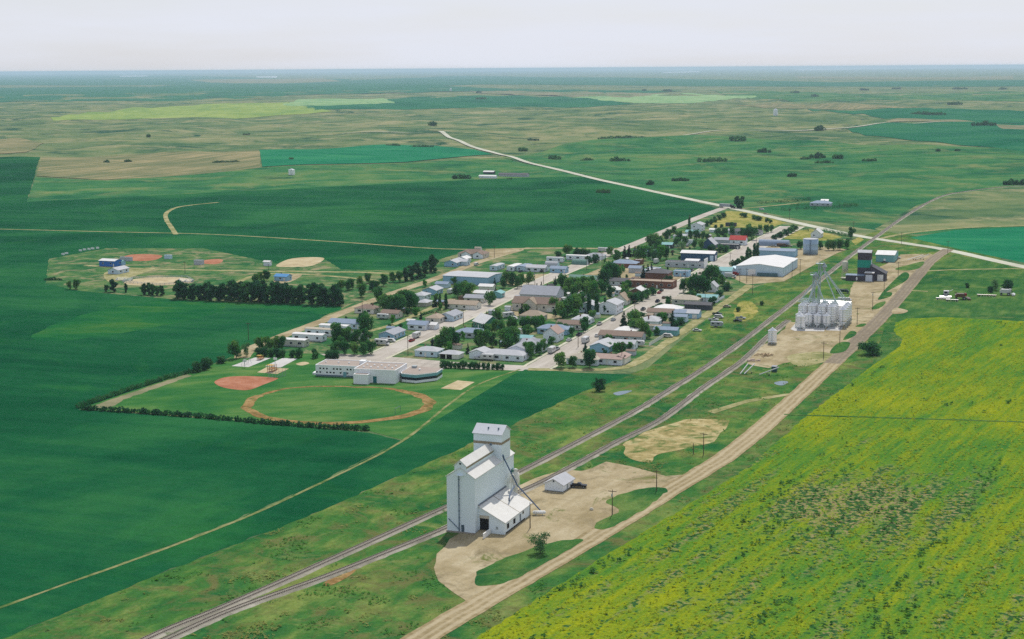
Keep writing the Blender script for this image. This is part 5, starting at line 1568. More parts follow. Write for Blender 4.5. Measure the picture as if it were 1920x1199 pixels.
# ------------------------------------------------------------------ the school
def school():
    o = empty('school', G(664, 717), rotz(104))
    tag(o, 'white flat roofed school with gym and low teal banded wing by the oval track', 'school')
    LM.append(('school gym', 705, 712)); LM.append(('school classroom wing', 628, 702)); LM.append(('low school wing', 790, 712))
    Mw = wall('school', (240, 244, 248)); Mr = paint('roof_tar', (184, 170, 158), .08, .9, .2, stain=(160, 148, 138))
    Mt = wall('school_teal', (120, 170, 178))
    def block(name, x0, x1, y0, y1, h, par=.3):
        MB().box(x0, x1, y0, y1, 0, h).build(name, Mw, o)
        MB().box(x0 + .3, x1 - .3, y0 + .3, y1 - .3, h - .05, h + .06).build('roof', Mr, o)
        p = MB()
        p.box(x0 - .05, x1 + .05, y0 - .05, y0 + .3, h - .25, h + par)
        p.box(x0 - .05, x1 + .05, y1 - .3, y1 + .05, h - .25, h + par)
        p.box(x0 - .05, x0 + .3, y0 + .3, y1 - .3, h - .25, h + par)
        p.box(x1 - .3, x1 + .05, y0 + .3, y1 - .3, h - .25, h + par)
        p.build('parapet', Mw, o)
    block('gym', 0, 19, 0, 16.5, 5.8)
    block('lean_to', 1.0, 7.6, -3.6, -.06, 4.2, .15)
    MB().box(8.8, 10.4, -.12, .02, 0.02, 3.0).build('door', paint('teal_door', (40, 128, 132), .1), o)
    for i in range(5):
        for j in range(2):
            MB().lathe([(.45, 5.8), (.45, 6.3), (.2, 6.5)], 3 + i * 3.3, 4.5 + j * 5, 10).build('skylight', M_trim, o)
    block('classroom_wing', -21.5, -.1, 9.5, 23, 4.9)
    for i in range(13):
        for z in (1.9, 3.6):
            if (i + int(z)) % 4 == 3: continue
            put_win(o, -20.9 + i * 1.6, 9.46, z, 0, .8, .7)
    MB().box(-21.4, -.2, 9.3, 9.49, .02, .8).build('foundation_band', paint('school_base', (120, 140, 150), .1), o)
    MB().box(-2.2, -.3, 9.2, 9.44, .02, 2.9).build('door', paint('teal_door', (40, 128, 132), .1), o)
    MB().box(-8.4, -7.0, 9.2, 9.44, .02, 2.4).build('door', Mt, o)
    for x in (-19, -13, -8):
        MB().lathe([(.4, 4.9), (.4, 5.5), (.2, 5.7)], x, 16, 8).build('roof_vent', M_trim, o)
    MB().box(-24, -21.6, 12, 18, 0, 1.0).build('steps', Mw, o)
    # connecting light box
    MB().box(-2.8, -.2, 15, 18, 5.0, 6.6).build('penthouse', Mw, o)
    # low polygonal wing
    pts = [(19.1, 7.5), (20.2, 5.2), (27.2, 3.6), (34.5, 11.0), (34.5, 19.5), (19.1, 22.0)]
    def ring(z0, z1, grow, mat, name):
        c = (27, 13)
        q = [(c[0] + (x - c[0]) * grow, c[1] + (y - c[1]) * grow) for x, y in pts]
        n = len(q)
        MB().add([(x, y, z0) for x, y in q] + [(x, y, z1) for x, y in q], [tuple(range(n)), tuple(range(2 * n - 1, n - 1, -1))] + [(i, (i + 1) % n, (i + 1) % n + n, i + n) for i in range(n)]).build(name, mat, o)
    ring(0, 1.1, 1.0, Mw, 'wing_wall')
    ring(1.1, 2.3, .985, M_glass, 'window_band')
    ring(2.3, 3.5, 1.0, Mt, 'teal_band')
    ring(3.5, 3.8, 1.01, Mw, 'fascia')
    ring(3.8, 3.9, .97, Mr, 'roof')
    MB().lathe([(.5, 3.9), (.5, 4.5), (.2, 4.7)], 26, 13, 10).build('roof_vent', M_trim, o)
    MB().box(21, 23, 17, 19, 3.9, 4.8).build('roof_unit', M_metalgrey, o)
school()

# ------------------------------------------------------------------ vehicles
CARCOL = {'white': (226, 226, 224), 'black': (34, 34, 38), 'red': (170, 44, 40), 'dark blue': (38, 48, 78), 'silver': (178, 184, 188), 'tan': (192, 176, 144), 'dark green': (44, 76, 60), 'brown': (112, 84, 64), 'grey': (120, 124, 130)}
def CM(c): return paint('car_' + c.replace(' ', '_'), CARCOL[c], .03, .3, 1.0)
M_tyre = paint('tyre', (42, 40, 40), .1, .9)
def wheel_mesh(r, w=.26):
    def mk():
        m = MB().tube((0, -w / 2, 0), (0, w / 2, 0), r, 14)
        m.cur = 1
        m.tube((0, -w / 2 - .01, 0), (0, w / 2 + .01, 0), r * .5, 10)
        return m.mesh('wheel', [M_tyre, M_metalgrey])
    return cached(('wheel', r, w), mk)
def rounded_box(m, x0, x1, y0, y1, z0, z1, c):
    prof = [(y0 + c, z0), (y1 - c, z0), (y1, z0 + c), (y1, z1 - c), (y1 - c, z1), (y0 + c, z1), (y0, z1 - c), (y0, z0 + c)]
    m.prism(prof, x0, x1)
def vehicle(px, py, kind, col, az, label=None, group='vehicles about the town', cat=None, note=''):
    name = {'car': 'car', 'pickup': 'pickup_truck', 'van': 'van', 'camper': 'camper_trailer', 'motorhome': 'motorhome', 'semi': 'semi_truck', 'boxtruck': 'box_truck', 'graintruck': 'grain_truck'}[kind]
    o = empty(name, G(px, py) + Vector((0, 0, .1)), rotz(az))
    c = CM(col)
    def body():
        m = MB()
        if kind == 'car':
            m.xprism([(-2.3, .35), (2.3, .35), (2.35, .7), (2.1, .92), (1.0, .98), (-1.4, 1.0), (-2.25, .95), (-2.35, .6)], -.88, .88)
            m.xprism([(-1.15, 1.42), (.15, 1.42), (.3, 1.47), (-1.0, 1.48)], -.68, .68)
        elif kind == 'van':
            m.xprism([(-2.4, .35), (2.3, .35), (2.4, .8), (1.9, 1.05), (1.3, 1.75), (1.1, 1.85), (-2.3, 1.85), (-2.45, 1.0)], -.95, .95)
        elif kind == 'pickup':
            m.xprism([(-2.7, .45), (2.6, .45), (2.7, .8), (2.5, 1.02), (1.3, 1.08), (-.45, 1.1), (-.45, .7), (-2.62, .7)], -.92, .92)
            m.box(-2.72, -.45, -.94, -.82, .6, 1.12); m.box(-2.72, -.45, .82, .94, .6, 1.12); m.box(-2.76, -2.64, -.9, .9, .5, 1.12)
            m.xprism([(-.35, 1.62), (.55, 1.62), (.6, 1.68), (-.3, 1.7)], -.72, .72)
        elif kind == 'camper':
            rounded_box(m, -3.2, 2.6, -1.2, 1.2, .55, 3.0, .3)
            m.xprism([(2.6, .6), (3.3, 1.3), (3.2, 2.6), (2.6, 2.95)], -1.1, 1.1)
            m.box(2.6, 4.2, -.12, .12, .5, .65)
        elif kind == 'motorhome':
            rounded_box(m, -3.6, 2.2, -1.2, 1.2, .5, 3.1, .25)
            m.xprism([(2.2, .5), (3.9, .5), (3.95, 1.1), (3.1, 1.35), (2.6, 1.95), (2.2, 2.0)], -1.0, 1.0)
            m.xprism([(2.2, 2.05), (3.0, 2.2), (3.1, 2.7), (2.2, 3.05)], -1.15, 1.15)
        elif kind == 'semi':
            rounded_box(m, -13, -.6, -1.3, 1.3, 1.1, 4.0, .12)
        elif kind in ('boxtruck', 'graintruck'):
            if kind == 'boxtruck':
                m.box(-4.2, .6, -1.2, 1.2, .9, 3.3)
            else:
                m.xprism([(-4.4, 1.0), (.5, 1.0), (.6, 2.3), (-4.5, 2.3)], -1.2, 1.2)
            m.xprism([(.8, .6), (3.2, .6), (3.3, 1.4), (2.3, 1.6), (1.9, 2.3), (.8, 2.35)], -1.05, 1.05)
            m.box(-4.2, 3.0, -.4, .4, .55, .9)
        return m.mesh('body', c)
    place('body', cached((kind, col, 'body'), body), o)
    def glass():
        m = MB()
        if kind == 'car':
            m.xprism([(-1.7, .99), (.95, .99), (.2, 1.43), (-1.1, 1.43)], -.74, .74)
        elif kind == 'van':
            m.box(-2.2, 1.2, -.97, .97, 1.1, 1.6)
        elif kind == 'pickup':
            m.xprism([(-.42, 1.1), (1.15, 1.08), (.58, 1.63), (-.36, 1.63)], -.78, .78)
        elif kind == 'camper':
            m.box(-2.4, -1.2, -1.22, 1.22, 1.7, 2.4); m.box(.3, 1.6, -1.22, 1.22, 1.7, 2.4)
        elif kind == 'motorhome':
            m.box(-2.6, -1.4, -1.22, 1.22, 1.7, 2.5); m.box(-.2, 1.0, -1.22, 1.22, 1.7, 2.5)
            m.xprism([(2.65, 1.9), (3.12, 1.38), (3.2, 1.4), (2.72, 1.95)], -.9, .9)
        elif kind == 'semi':
            m.xprism([(2.4, 2.0), (2.6, 2.0), (2.5, 2.8), (2.3, 2.8)], -.95, .95)
        else:
            m.xprism([(1.9, 1.55), (2.4, 1.62), (2.0, 2.2), (1.6, 2.2)], -1.07, 1.07)
        return m.mesh('window', M_glass)
    place('window', cached((kind, 'glass'), glass), o)
    if kind == 'semi':
        MB().xprism([(-.1, .7), (4.4, .7), (4.5, 1.8), (2.7, 2.0), (2.4, 2.9), (-.1, 3.3)], -1.15, 1.15).build('tractor', CM('black'), o)
    wl = {'car': (.33, [(-1.4, .8), (1.4, .8)]), 'van': (.35, [(-1.5, .86), (1.5, .86)]), 'pickup': (.38, [(-1.7, .84), (1.7, .84)]), 'camper': (.38, [(-.9, 1.1), (0, 1.1)]),
          'motorhome': (.42, [(-2, 1.05), (3, .95)]), 'semi': (.52, [(-11.8, 1.1), (-10.5, 1.1), (.6, 1.0), (3.6, 1.0)])}.get(kind, (.48, [(-3, 1.0), (2.4, .95)]))
    for x, y in wl[1]:
        for s in (-1, 1):
            place('wheel', wheel_mesh(wl[0]), o, (x, s * y, wl[0]))
    cat = cat or {'car': 'car', 'pickup': 'pickup truck', 'van': 'van', 'camper': 'camper', 'motorhome': 'motorhome', 'semi': 'truck', 'boxtruck': 'truck', 'graintruck': 'truck'}[kind]
    if label:
        tag(o, label, cat, group)
    else:
        o['category'] = cat
        o['group'] = group
        PENDING.append((o, (note + ' ' if note else 'parked ') + col + ' ' + name.replace('_', ' '), px, py))
    return o
vehicle(1085, 915, 'pickup', 'black', VA - 8, 'black pickup truck parked on gravel beside the white storage shed', None)
LM.append(('black pickup', 1085, 912))
for a in [(1035, 662, 'motorhome', 'white', UA), (1044, 657, 'pickup', 'silver', UA), (1067, 640, 'car', 'white', UA), (1086, 630, 'pickup', 'dark blue', UA), (1124, 610, 'pickup', 'white', UA),
          (1098, 643, 'motorhome', 'white', UA), (1120, 632, 'car', 'white', UA), (1206, 582, 'pickup', 'grey', UA), (1233, 567, 'pickup', 'dark blue', UA), (1245, 560, 'car', 'brown', UA), (1236, 551, 'car', 'red', UA), (1240, 547, 'car', 'black', UA),
          (772, 641, 'car', 'red', UA), (781, 634, 'camper', 'white', UA), (813, 642, 'car', 'black', UA), (716, 648, 'motorhome', 'white', VA), (733, 642, 'van', 'white', VA), (722, 641, 'van', 'silver', VA),
          (914, 676, 'camper', 'white', VA + 180), (899, 675, 'pickup', 'white', VA), (718, 599, 'camper', 'white', VA), (845, 551, 'camper', 'white', UA), (853, 546, 'pickup', 'silver', UA + 30),
          (954, 596, 'motorhome', 'white', UA + 40), (963, 600, 'van', 'white', VA), (1036, 567, 'camper', 'white', VA), (1050, 572, 'motorhome', 'white', VA), (1059, 568, 'boxtruck', 'white', UA), (1042, 561, 'van', 'silver', VA),
          (1196, 650, 'camper', 'white', VA), (1262, 464, 'car', 'white', UA), (1271, 463.5, 'van', 'white', UA), (1280, 463, 'car', 'silver', UA), (1289, 462.5, 'van', 'silver', UA), (1241, 511, 'van', 'white', VA), (1251, 511, 'car', 'white', VA), (1233, 510.5, 'car', 'black', VA),
          (1231, 494, 'boxtruck', 'white', UA), (1261, 474, 'pickup', 'brown', UA), (1132, 473, 'boxtruck', 'white', VA), (1142, 472.5, 'camper', 'white', VA),
          (1363, 577, 'car', 'tan', VA), (1345, 591, 'pickup', 'dark green', VA), (1348, 597, 'van', 'white', VA), (1338, 602, 'pickup', 'white', VA), (1344, 614, 'camper', 'silver', VA), (1307, 622, 'car', 'white', VA), (1389, 599, 'pickup', 'silver', VA), (1383, 604, 'car', 'black', VA),
          (1586, 566, 'graintruck', 'white', VA), (1583, 571, 'pickup', 'brown', VA), (1582, 550, 'graintruck', 'dark green', VA), (1659, 494, 'car', 'black', VA), (1682, 485.5, 'pickup', 'white', VA),
          (1451, 463, 'car', 'silver', VA), (1468, 463, 'graintruck', 'brown', VA), (1480, 463, 'car', 'tan', VA), (1428, 394.5, 'van', 'white', VA), (1313, 514, 'car', 'tan', UA), (1297, 509, 'pickup', 'grey', UA),
          (950, 512, 'pickup', 'grey', UA), (976, 511, 'car', 'dark blue', UA), (1016, 511, 'car', 'black', UA), (893, 512 - 14, 'van', 'white', UA), (644, 622, 'pickup', 'white', VA), (1376, 517, 'graintruck', 'red', VA), (1371, 522, 'boxtruck', 'white', VA), (1357, 533, 'van', 'white', VA), (1180, 499, 'car', 'white', VA),
          (1308, 578, 'pickup', 'white', VA), (1253, 633, 'van', 'white', VA), (1150, 602, 'car', 'silver', UA)]:
    vehicle(*a)
vehicle(1561, 598, 'graintruck', 'black', UA, 'dark grain truck loading between the white bins', 'vehicles about the town')
vehicle(1371, 391, 'semi', 'silver', 132, 'silver semi truck turning at the far town corner of the highway', 'vehicles about the town')
vehicle(1436, 402.5, 'car', 'tan', 140, 'tan car driving on the pale highway past the town', 'vehicles about the town')

def combine(px, py, az, label, col, cab='white'):
    o = empty('combine', G(px, py), rotz(az))
    tag(o, label, 'combine', 'farm machines in the grass')
    c = CM(col)
    m = MB()
    m.xprism([(-3.4, 1.6), (1.6, 1.3), (2.0, 2.4), (1.6, 3.6), (-2.4, 3.6), (-3.6, 2.6)], -1.5, 1.5)
    m.build('body', c, o)
    MB().xprism([(1.7, 2.0), (2.9, 2.0), (3.0, 3.8), (1.7, 3.9)], -1.0, 1.0).build('cab', CM(cab), o)
    MB().box(2.96, 3.1, -.9, .9, 2.5, 3.6).build('window', M_glass, o)
    MB().xprism([(3.6, .3), (5.2, .3), (5.2, .8), (4.0, 1.3), (3.4, 1.0)], -3.4, 3.4).build('header', c, o)
    MB().xprism([(1.9, .9), (3.6, .5), (3.6, 1.0), (1.9, 1.7)], -.6, .6).build('feeder', c, o)
    rod((-1, 1.6, 3.2), (-3.6, 3.4, 3.9), .2).build('unloading_auger', c, o)
    for x, y, r in ((1.6, 1.7, .9), (-2.6, 1.3, .6)):
        for s in (-1, 1):
            place('wheel', wheel_mesh(r, .6), o, (x, s * y, r))
combine(1774, 557, 200, 'white combine parked in grass nearest the oiled road', 'white')
combine(1886, 554, 110, 'white combine beside dark bushes far right in the grass', 'white')
combine(1802, 562, 100, 'rusty orange combine next to the white one in the grass', 'brown', 'red')
def swather(px, py, label, col, L=9, az=VA):
    o = empty('farm_implement', G(px, py), rotz(az))
    tag(o, label, 'implement', 'farm machines in the grass')
    m = MB()
    m.box(-L / 2, L / 2, -.15, .15, .7, .95)
    for i in range(7):
        x = -L / 2 + L * (i + .5) / 7
        m.tube((x, -.8, .1), (x, .6, .8), .07, 4)
    m.build('frame', CM(col), o)
    m = MB()
    m.tube((-L / 2, .9, .9), (L / 2, .9, .9), .4, 8)
    m.build('drum', CM(col), o)
    rod((0, .2, .8), (1.4, 3.4, .5), .09).build('hitch', CM(col), o)
    for s in (-1, 1):
        place('wheel', wheel_mesh(.45, .26), o, (s * L * .4, .6, .45))
swather(1850, 557, 'brown tillage implement standing left of the far right combine', 'brown', 11)
swather(1785, 566, 'green drill in the grass between the two nearer combines', 'dark green', 7)
swather(1768, 563, 'grey implement in front of the nearest white combine', 'grey', 8)
def auger(px, py, az, L, label):
    o = empty('grain_auger', G(px, py), rotz(az))
    tag(o, label, 'auger', 'grain augers lying in the grass')
    rod((-L / 2, 0, .5), (L / 2, 0, 3.4), .24, 8).build('tube', CM('white'), o)
    m = MB()
    for s in (-1, 1):
        m.tube((L * .08, 0, 2.2), (-L * .05, s * 1.2, .4), .07, 4)
    m.build('undercarriage', M_metalgrey, o)
    for s in (-1, 1):
        place('wheel', wheel_mesh(.36), o, (-L * .05, s * 1.25, .36))
auger(1395, 700, 30, 9, 'left one of two white augers lying in grass by the siding')
auger(1405, 700, 35, 10, 'right one of two white augers lying in grass by the siding')
auger(1442, 704, 80, 9, 'white auger lying apart in grass below the bin yard')
auger(1716, 488, 70, 13, 'long white auger on gravel right of the teal workshop')
auger(1730, 487, 60, 12, 'second long white auger at the edge by the oiled road')

# ------------------------------------------------------------------ poles, fences, small things
def pole(px, py, h=9.0, arm=True, trans=False):
    def pm():
        return MB().tube((0, 0, 0), (0, 0, 1), .17, 7, .11).mesh('pole', M_pole)
    def am():
        m = MB().box(-1.3, 1.3, -.07, .07, -.09, .09)
        for x in (-1.15, -.5, .5, 1.15):
            m.lathe([(.05, .09), (.07, .2), (.03, .26)], x, 0, 6)
        return m.mesh('crossarm', M_pole)
    o = empty('power_pole', G(px, py), rotz(VA + rng.uniform(-8, 8)))
    p = place('pole', cached('pole', pm), o)
    p.scale = (1, 1, h)
    if arm: place('crossarm', cached('arm', am), o, (0, .12, h - .6))
    if trans:
        place('transformer', cached('trf', lambda: MB().lathe([(.2, 0), (.26, .1), (.26, .9), (.1, 1.0)], n=10).mesh('transformer', M_metalgrey)), o, (0, -.42, h - 2.2))
    o['category'] = 'power pole'
    o['group'] = 'wooden power poles'
    PENDING.append((o, 'wooden power pole' + (' with transformer' if trans else ''), px, py))
for a in [(1148, 966, 8, True, True), (1231, 921, 7), (994, 991, 8, False), (1319, 853, 8, True), (1300, 852, 4, False), (1544, 673, 8), (1574.5, 644, 9), (1607, 608, 9), (1636, 580, 10, True, True), (1657.5, 547, 8), (1684, 517, 9), (1411, 551, 12), (1500, 517, 11),
          (1485, 519, 10), (1400, 530, 9), (1387, 530, 9), (1418, 464, 10), (1129, 499, 9), (1100, 507, 9), (1003, 539, 10, True, True), (1019, 533, 10), (1084, 652, 10), (1190, 592, 9), (1369, 501, 10), (1284.7, 534, 9), (1213, 465, 9), (765, 667, 10),
          (692, 663, 9, True, True), (679.5, 590, 9), (752.7, 590, 9), (504, 521, 9), (466, 638, 9), (869, 612, 9), (1166, 682, 10), (347, 513, 8), (927, 484, 9), (1240, 547, 9), (1322, 575, 8), (1690, 458, 9), (1777, 475, 9), (1600, 436, 9), (1480, 412, 9)]:
    pole(*a)
def fence(p, q, h, mat, label, boards=True, name='fence', gap=2.4):
    a, b = G(*p), G(*q)
    L = (b - a).length
    d = b - a
    o = empty(name, a, math.atan2(d.y, d.x))
    tag(o, label, 'fence', 'fences')
    n = max(2, int(L / gap))
    pm = cached(('post', h, mat.name), lambda: MB().box(-.08, .08, -.08, .08, 0, h + .15).mesh('post', mat))
    for i in range(n + 1):
        place('post', pm, o, (L * i / n, 0, 0))
    m = MB()
    if boards:
        m.box(.09, L - .09, -.03, .03, .12, h)
    else:
        for z in (h * .4, h * .68, h * .96):
            m.box(.09, L - .09, .085, .13, z - .07, z + .07)
    m.build('boards' if boards else 'rails', mat, o)
fence((1217, 650), (1256, 626), 1.8, WM('cream'), 'tan board fence along the back lane by the teal shed')
fence((1325, 578), (1358, 559), 1.6, WM('white'), 'white board fence along the back lane near the rink')
for (a, b, t) in [((230, 531), (300, 536), 'near left rail'), ((300, 536), (360, 531), 'near right rail'), ((230, 531), (250, 523), 'left end rail'), ((250, 523), (350, 521), 'far rail'), ((350, 521), (364, 529), 'right end rail')]:
    fence(a, b, 1.5, WM('grey'), 'weathered corral fence, ' + t + ' of the riding arena', False, 'corral_fence', 3.0)
for i, (px, py) in enumerate([(118.4, 479.6), (125, 478), (151, 472.7), (158.6, 471), (167, 470), (174, 469), (183, 468)]):
    o = empty('sign_board', G(px, py), rotz(VA - 20))
    m = MB(); m.tube((-.8, 0, 0), (-.8, 0, 1.6), .06, 5); m.tube((.8, 0, 0), (.8, 0, 1.6), .06, 5)
    m.build('post', M_pole, o)
    MB().box(-1.2, 1.2, -.06, .06, .5, 1.9).build('board', M_trim, o)
    tag(o, ['leftmost', 'second', 'third', 'fourth', 'fifth', 'sixth', 'rightmost'][i] + ' small white board from the left along the outfield edge', 'sign', 'white boards along the outfield')
def stand(px, py, az, label, L=8):
    o = empty('bleachers', G(px, py), rotz(az))
    tag(o, label, 'bleachers', 'bleachers')
    for i in range(4):
        MB().box(-L / 2, L / 2, i * .8, i * .8 + .5, .4 + i * .4, .48 + i * .4).build('bench', M_trim, o)
    m = MB()
    for x in (-L / 2 + .2, 0, L / 2 - .2):
        m.prism([(0, 0), (3.0, 0), (3.0, 1.58), (0, .38)], x - .06, x + .06)
    m.build('frame', M_metalgrey, o)
stand(344, 529, VA + 10, 'white bleachers at the right end of the riding arena', 12)
stand(230, 527, VA, 'white bleachers at the left end of the riding arena', 12)
def backstop(px, py, az, label):
    o = empty('backstop', G(px, py), rotz(az))
    tag(o, label, 'backstop', 'ball backstops')
    m = MB()
    for i in range(6):
        x = -4 + 1.6 * i
        m.tube((x, 0, 0), (x, 0, 4.2), .07, 5)
    for z in (.1, 2.1, 4.2):
        m.tube((-4, 0, z), (4, 0, z), .05, 4)
    m.build('frame', M_metalgrey, o)
    m = MB()
    for i in range(20):
        x = -4 + .4 * i
        m.tube((x, .02, 0), (x, .02, 4.2), .018, 3)
    m.build('mesh', M_metalgrey, o)
backstop(520, 707, 60, 'tall mesh backstop behind the red school infield')
# playground
def climber(px, py, label, big=True):
    o = empty('playground_climber', G(px, py), rotz(UA))
    tag(o, label, 'playground', 'playground equipment')
    c = paint('play_orange', (206, 136, 66), .1, .6); y = paint('play_yellow', (222, 176, 70), .08, .5)
    s = 1.0 if big else .7
    m = MB()
    for x in (-2, 0, 2):
        for yy in (-1.2, 1.2):
            m.tube((x * s, yy * s, 0), (x * s, yy * s, 3.2 * s), .12, 6)
    m.build('posts', c, o)
    MB().box(-2.2 * s, 2.2 * s, -1.3 * s, 1.3 * s, 1.3 * s, 1.5 * s).build('deck', c, o)
    MB().slab([(-2.3 * s, -1.5 * s, 3.3 * s), (.1, -1.5 * s, 3.3 * s), (.1, 1.5 * s, 3.3 * s), (-2.3 * s, 1.5 * s, 3.3 * s)], .15).build('canopy', y, o)
    MB().slab([(2.1 * s, -.5, 1.55 * s), (5.2 * s, -.5, .35), (5.2 * s, .5, .35), (2.1 * s, .5, 1.55 * s)], .1).build('slide', y, o)
    m = MB()
    for i in range(5):
        m.tube((-2.2 * s, -1.2 * s, .3 + .5 * i * s), (2.2 * s, -1.2 * s, .3 + .5 * i * s), .06, 4)
    m.build('bars', c, o)
climber(510, 697, 'orange timber climbing frame on the square sand pad by the school')
climber(488, 675, 'smaller orange and yellow climber on the left concrete pad', False)
o = empty('swing_set', G(462, 684), rotz(UA))
tag(o, 'grey metal swing set on the left concrete playground pad', 'swing', 'playground equipment')
m = MB()
for x in (-3, 3):
    for s in (-1, 1): m.tube((x, s * 1.0, 0), (x, 0, 2.8), .07, 5)
m.tube((-3, 0, 2.8), (3, 0, 2.8), .07, 5)
m.build('frame', M_metalgrey, o)
for x in (-1.6, 0, 1.6):
    q = MB(); q.tube((x - .2, 0, 2.8), (x - .2, 0, .6), .02, 3); q.tube((x + .2, 0, 2.8), (x + .2, 0, .6), .02, 3); q.box(x - .25, x + .25, -.1, .1, .55, .6)
    q.build('seat', M_tyre, o)
for px, py, t in ((459, 690, 'near the infield'), (516, 686, 'at the near end of the right pad')):
    o = empty('basketball_hoop', G(px, py), rotz(UA))
    tag(o, 'grey basketball hoop post ' + t, 'hoop', 'playground equipment')
    rod((0, 0, 0), (0, 0, 3.2), .1, 6).build('post', M_metalgrey, o)
    MB().box(.1, .2, -.9, .9, 2.7, 3.8).build('backboard', M_trim, o)
# goal posts on the oval
o = empty('goal_frame', G(746, 775), rotz(UA))
tag(o, 'thin dark goal frame inside the oval dirt track', 'goal')
m = MB(); m.tube((-2.5, 0, 0), (-2.5, 0, 2.4), .08, 5); m.tube((2.5, 0, 0), (2.5, 0, 2.4), .08, 5); m.tube((-2.5, 0, 2.4), (2.5, 0, 2.4), .08, 5)
m.build('frame', M_steelblue, o)
# propane tank and small things by the elevator
o = empty('propane_tank', G(1011, 967), rotz(VA - 20))
tag(o, 'white horizontal propane tank beside the elevator driveway shed', 'tank')
m = MB(); m.tube((-1.7, 0, 1.0), (1.7, 0, 1.0), .55, 14); m.tube((1.7, 0, 1.0), (2.0, 0, 1.0), .55, 14, .25); m.tube((-1.7, 0, 1.0), (-2.0, 0, 1.0), .55, 14, .25)
m.build('tank', M_trim, o, smooth=True)
m = MB(); m.box(-1.1, -.9, -.4, .4, 0, .6); m.box(.9, 1.1, -.4, .4, 0, .6)
m.build('legs', M_metalgrey, o)
o = MB()
o.lathe([(.5, 0), (.7, .3), (.45, .75), (.1, .9)], 0, 0, 7)
o = o.build('rock', paint('pale_rock', (226, 220, 200), .1, .9), None, G(1109, 957))
tag(o, 'pale boulder on the gravel left of the pole with a transformer', 'rock')
o = MB()
for i in range(22):
    a = rng.uniform(0, 6.28); q = rng.uniform(0, 1)
    x, y = math.cos(a) * 5 * q, math.sin(a) * 3 * q
    l = rng.uniform(1.5, 4.5); b = rng.uniform(0, 3.14)
    o.tube((x - math.cos(b) * l / 2, y - math.sin(b) * l / 2, .25 + (1 - q) * .9 * rng.random()), (x + math.cos(b) * l / 2, y + math.sin(b) * l / 2, .3 + (1 - q) * 1.1), rng.uniform(.1, .22), 5)
o = o.build('scrap_pile', paint('old_planks', (206, 180, 140), .2, .9), None, G(1432, 668))
tag(o, 'pile of pale planks and scrap beside the old siding at the bin yard', 'scrap pile')
o = MB()
for i in range(14):
    x, y = rng.uniform(-3, 3), rng.uniform(-2, 2)
    s = rng.uniform(.3, .8)
    o.box(x - s, x + s, y - s * .7, y + s * .7, 0, s * 1.2)
o = o.build('rubble_pile', paint('old_blocks', (216, 196, 180), .2, .9), None, G(1412, 677))
tag(o, 'small heap of whitish rubble in front of the plank pile', 'rubble pile')
o = MB().box(-1.6, 1.6, -1.2, 1.2, 0, 2.4)
o = empty('steel_box', G(1452, 697), rotz(UA))
tag(o, 'dark teal steel box standing in the grass below the bin yard', 'box')
MB().box(-1.4, 1.4, -1.1, 1.1, .2, 2.4).build('body', paint('box_teal', (52, 96, 100), .1), o)
MB().box(-1.5, 1.5, -1.2, 1.2, 2.4, 2.55).build('lid', RM('grey'), o)

# ------------------------------------------------------------------ planting
WIND = 'tall windbreak west of town'
g0 = len(PENDING)
xs = list(np.linspace(334, 636, 25))
wi = 0
for x in xs:
    if 412 < x < 420 or 566 < x < 574: continue
    wi += 1
for k, x in enumerate([x for x in xs if not (412 < x < 420 or 566 < x < 574)]):
    t = (x - 334) / 302
    y = 561 + 12.5 * t + rng.uniform(-.8, .8)
    hh = (10.0 if x < 415 else 11.5) * rng.uniform(.88, 1.12)
    n_ = wi
    def nth(i): return ['', 'first', 'second', 'third', 'fourth', 'fifth', 'sixth', 'seventh', 'eighth', 'ninth', 'tenth', 'eleventh', 'twelfth', 'thirteenth', 'fourteenth', 'fifteenth', 'sixteenth', 'seventeenth', 'eighteenth', 'nineteenth', 'twentieth', 'twenty first', 'twenty second', 'twenty third', 'twenty fourth', 'twenty fifth'][i]
    plant(x, y, hh, 'tall', hh * .74, nth(k + 1) + ' dark tree from the left in the tall windbreak row', 'trees of the tall windbreak')
    if k % 2 == 0:
        plant(x + 5, y - 3.5, hh * .95, 'tall', hh * .62, 'dark tree in the back rank behind the ' + nth(k + 1) + ' windbreak tree', 'trees of the tall windbreak')
LM.append(('tall windbreak', 480, 556)); LM.append(('riding arena', 300, 530)); LM.append(('red school infield', 455, 718)); LM.append(('sandy infield', 565, 494))
LM.append(('oval dirt track', 640, 760)); LM.append(('highway junction', 1490, 424)); LM.append(('far highway corner', 1375, 392)); LM.append(('oiled road bend', 1600, 645)); LM.append(('dirt road island', 1190, 955)); LM.append(('left playground pad', 470, 680))
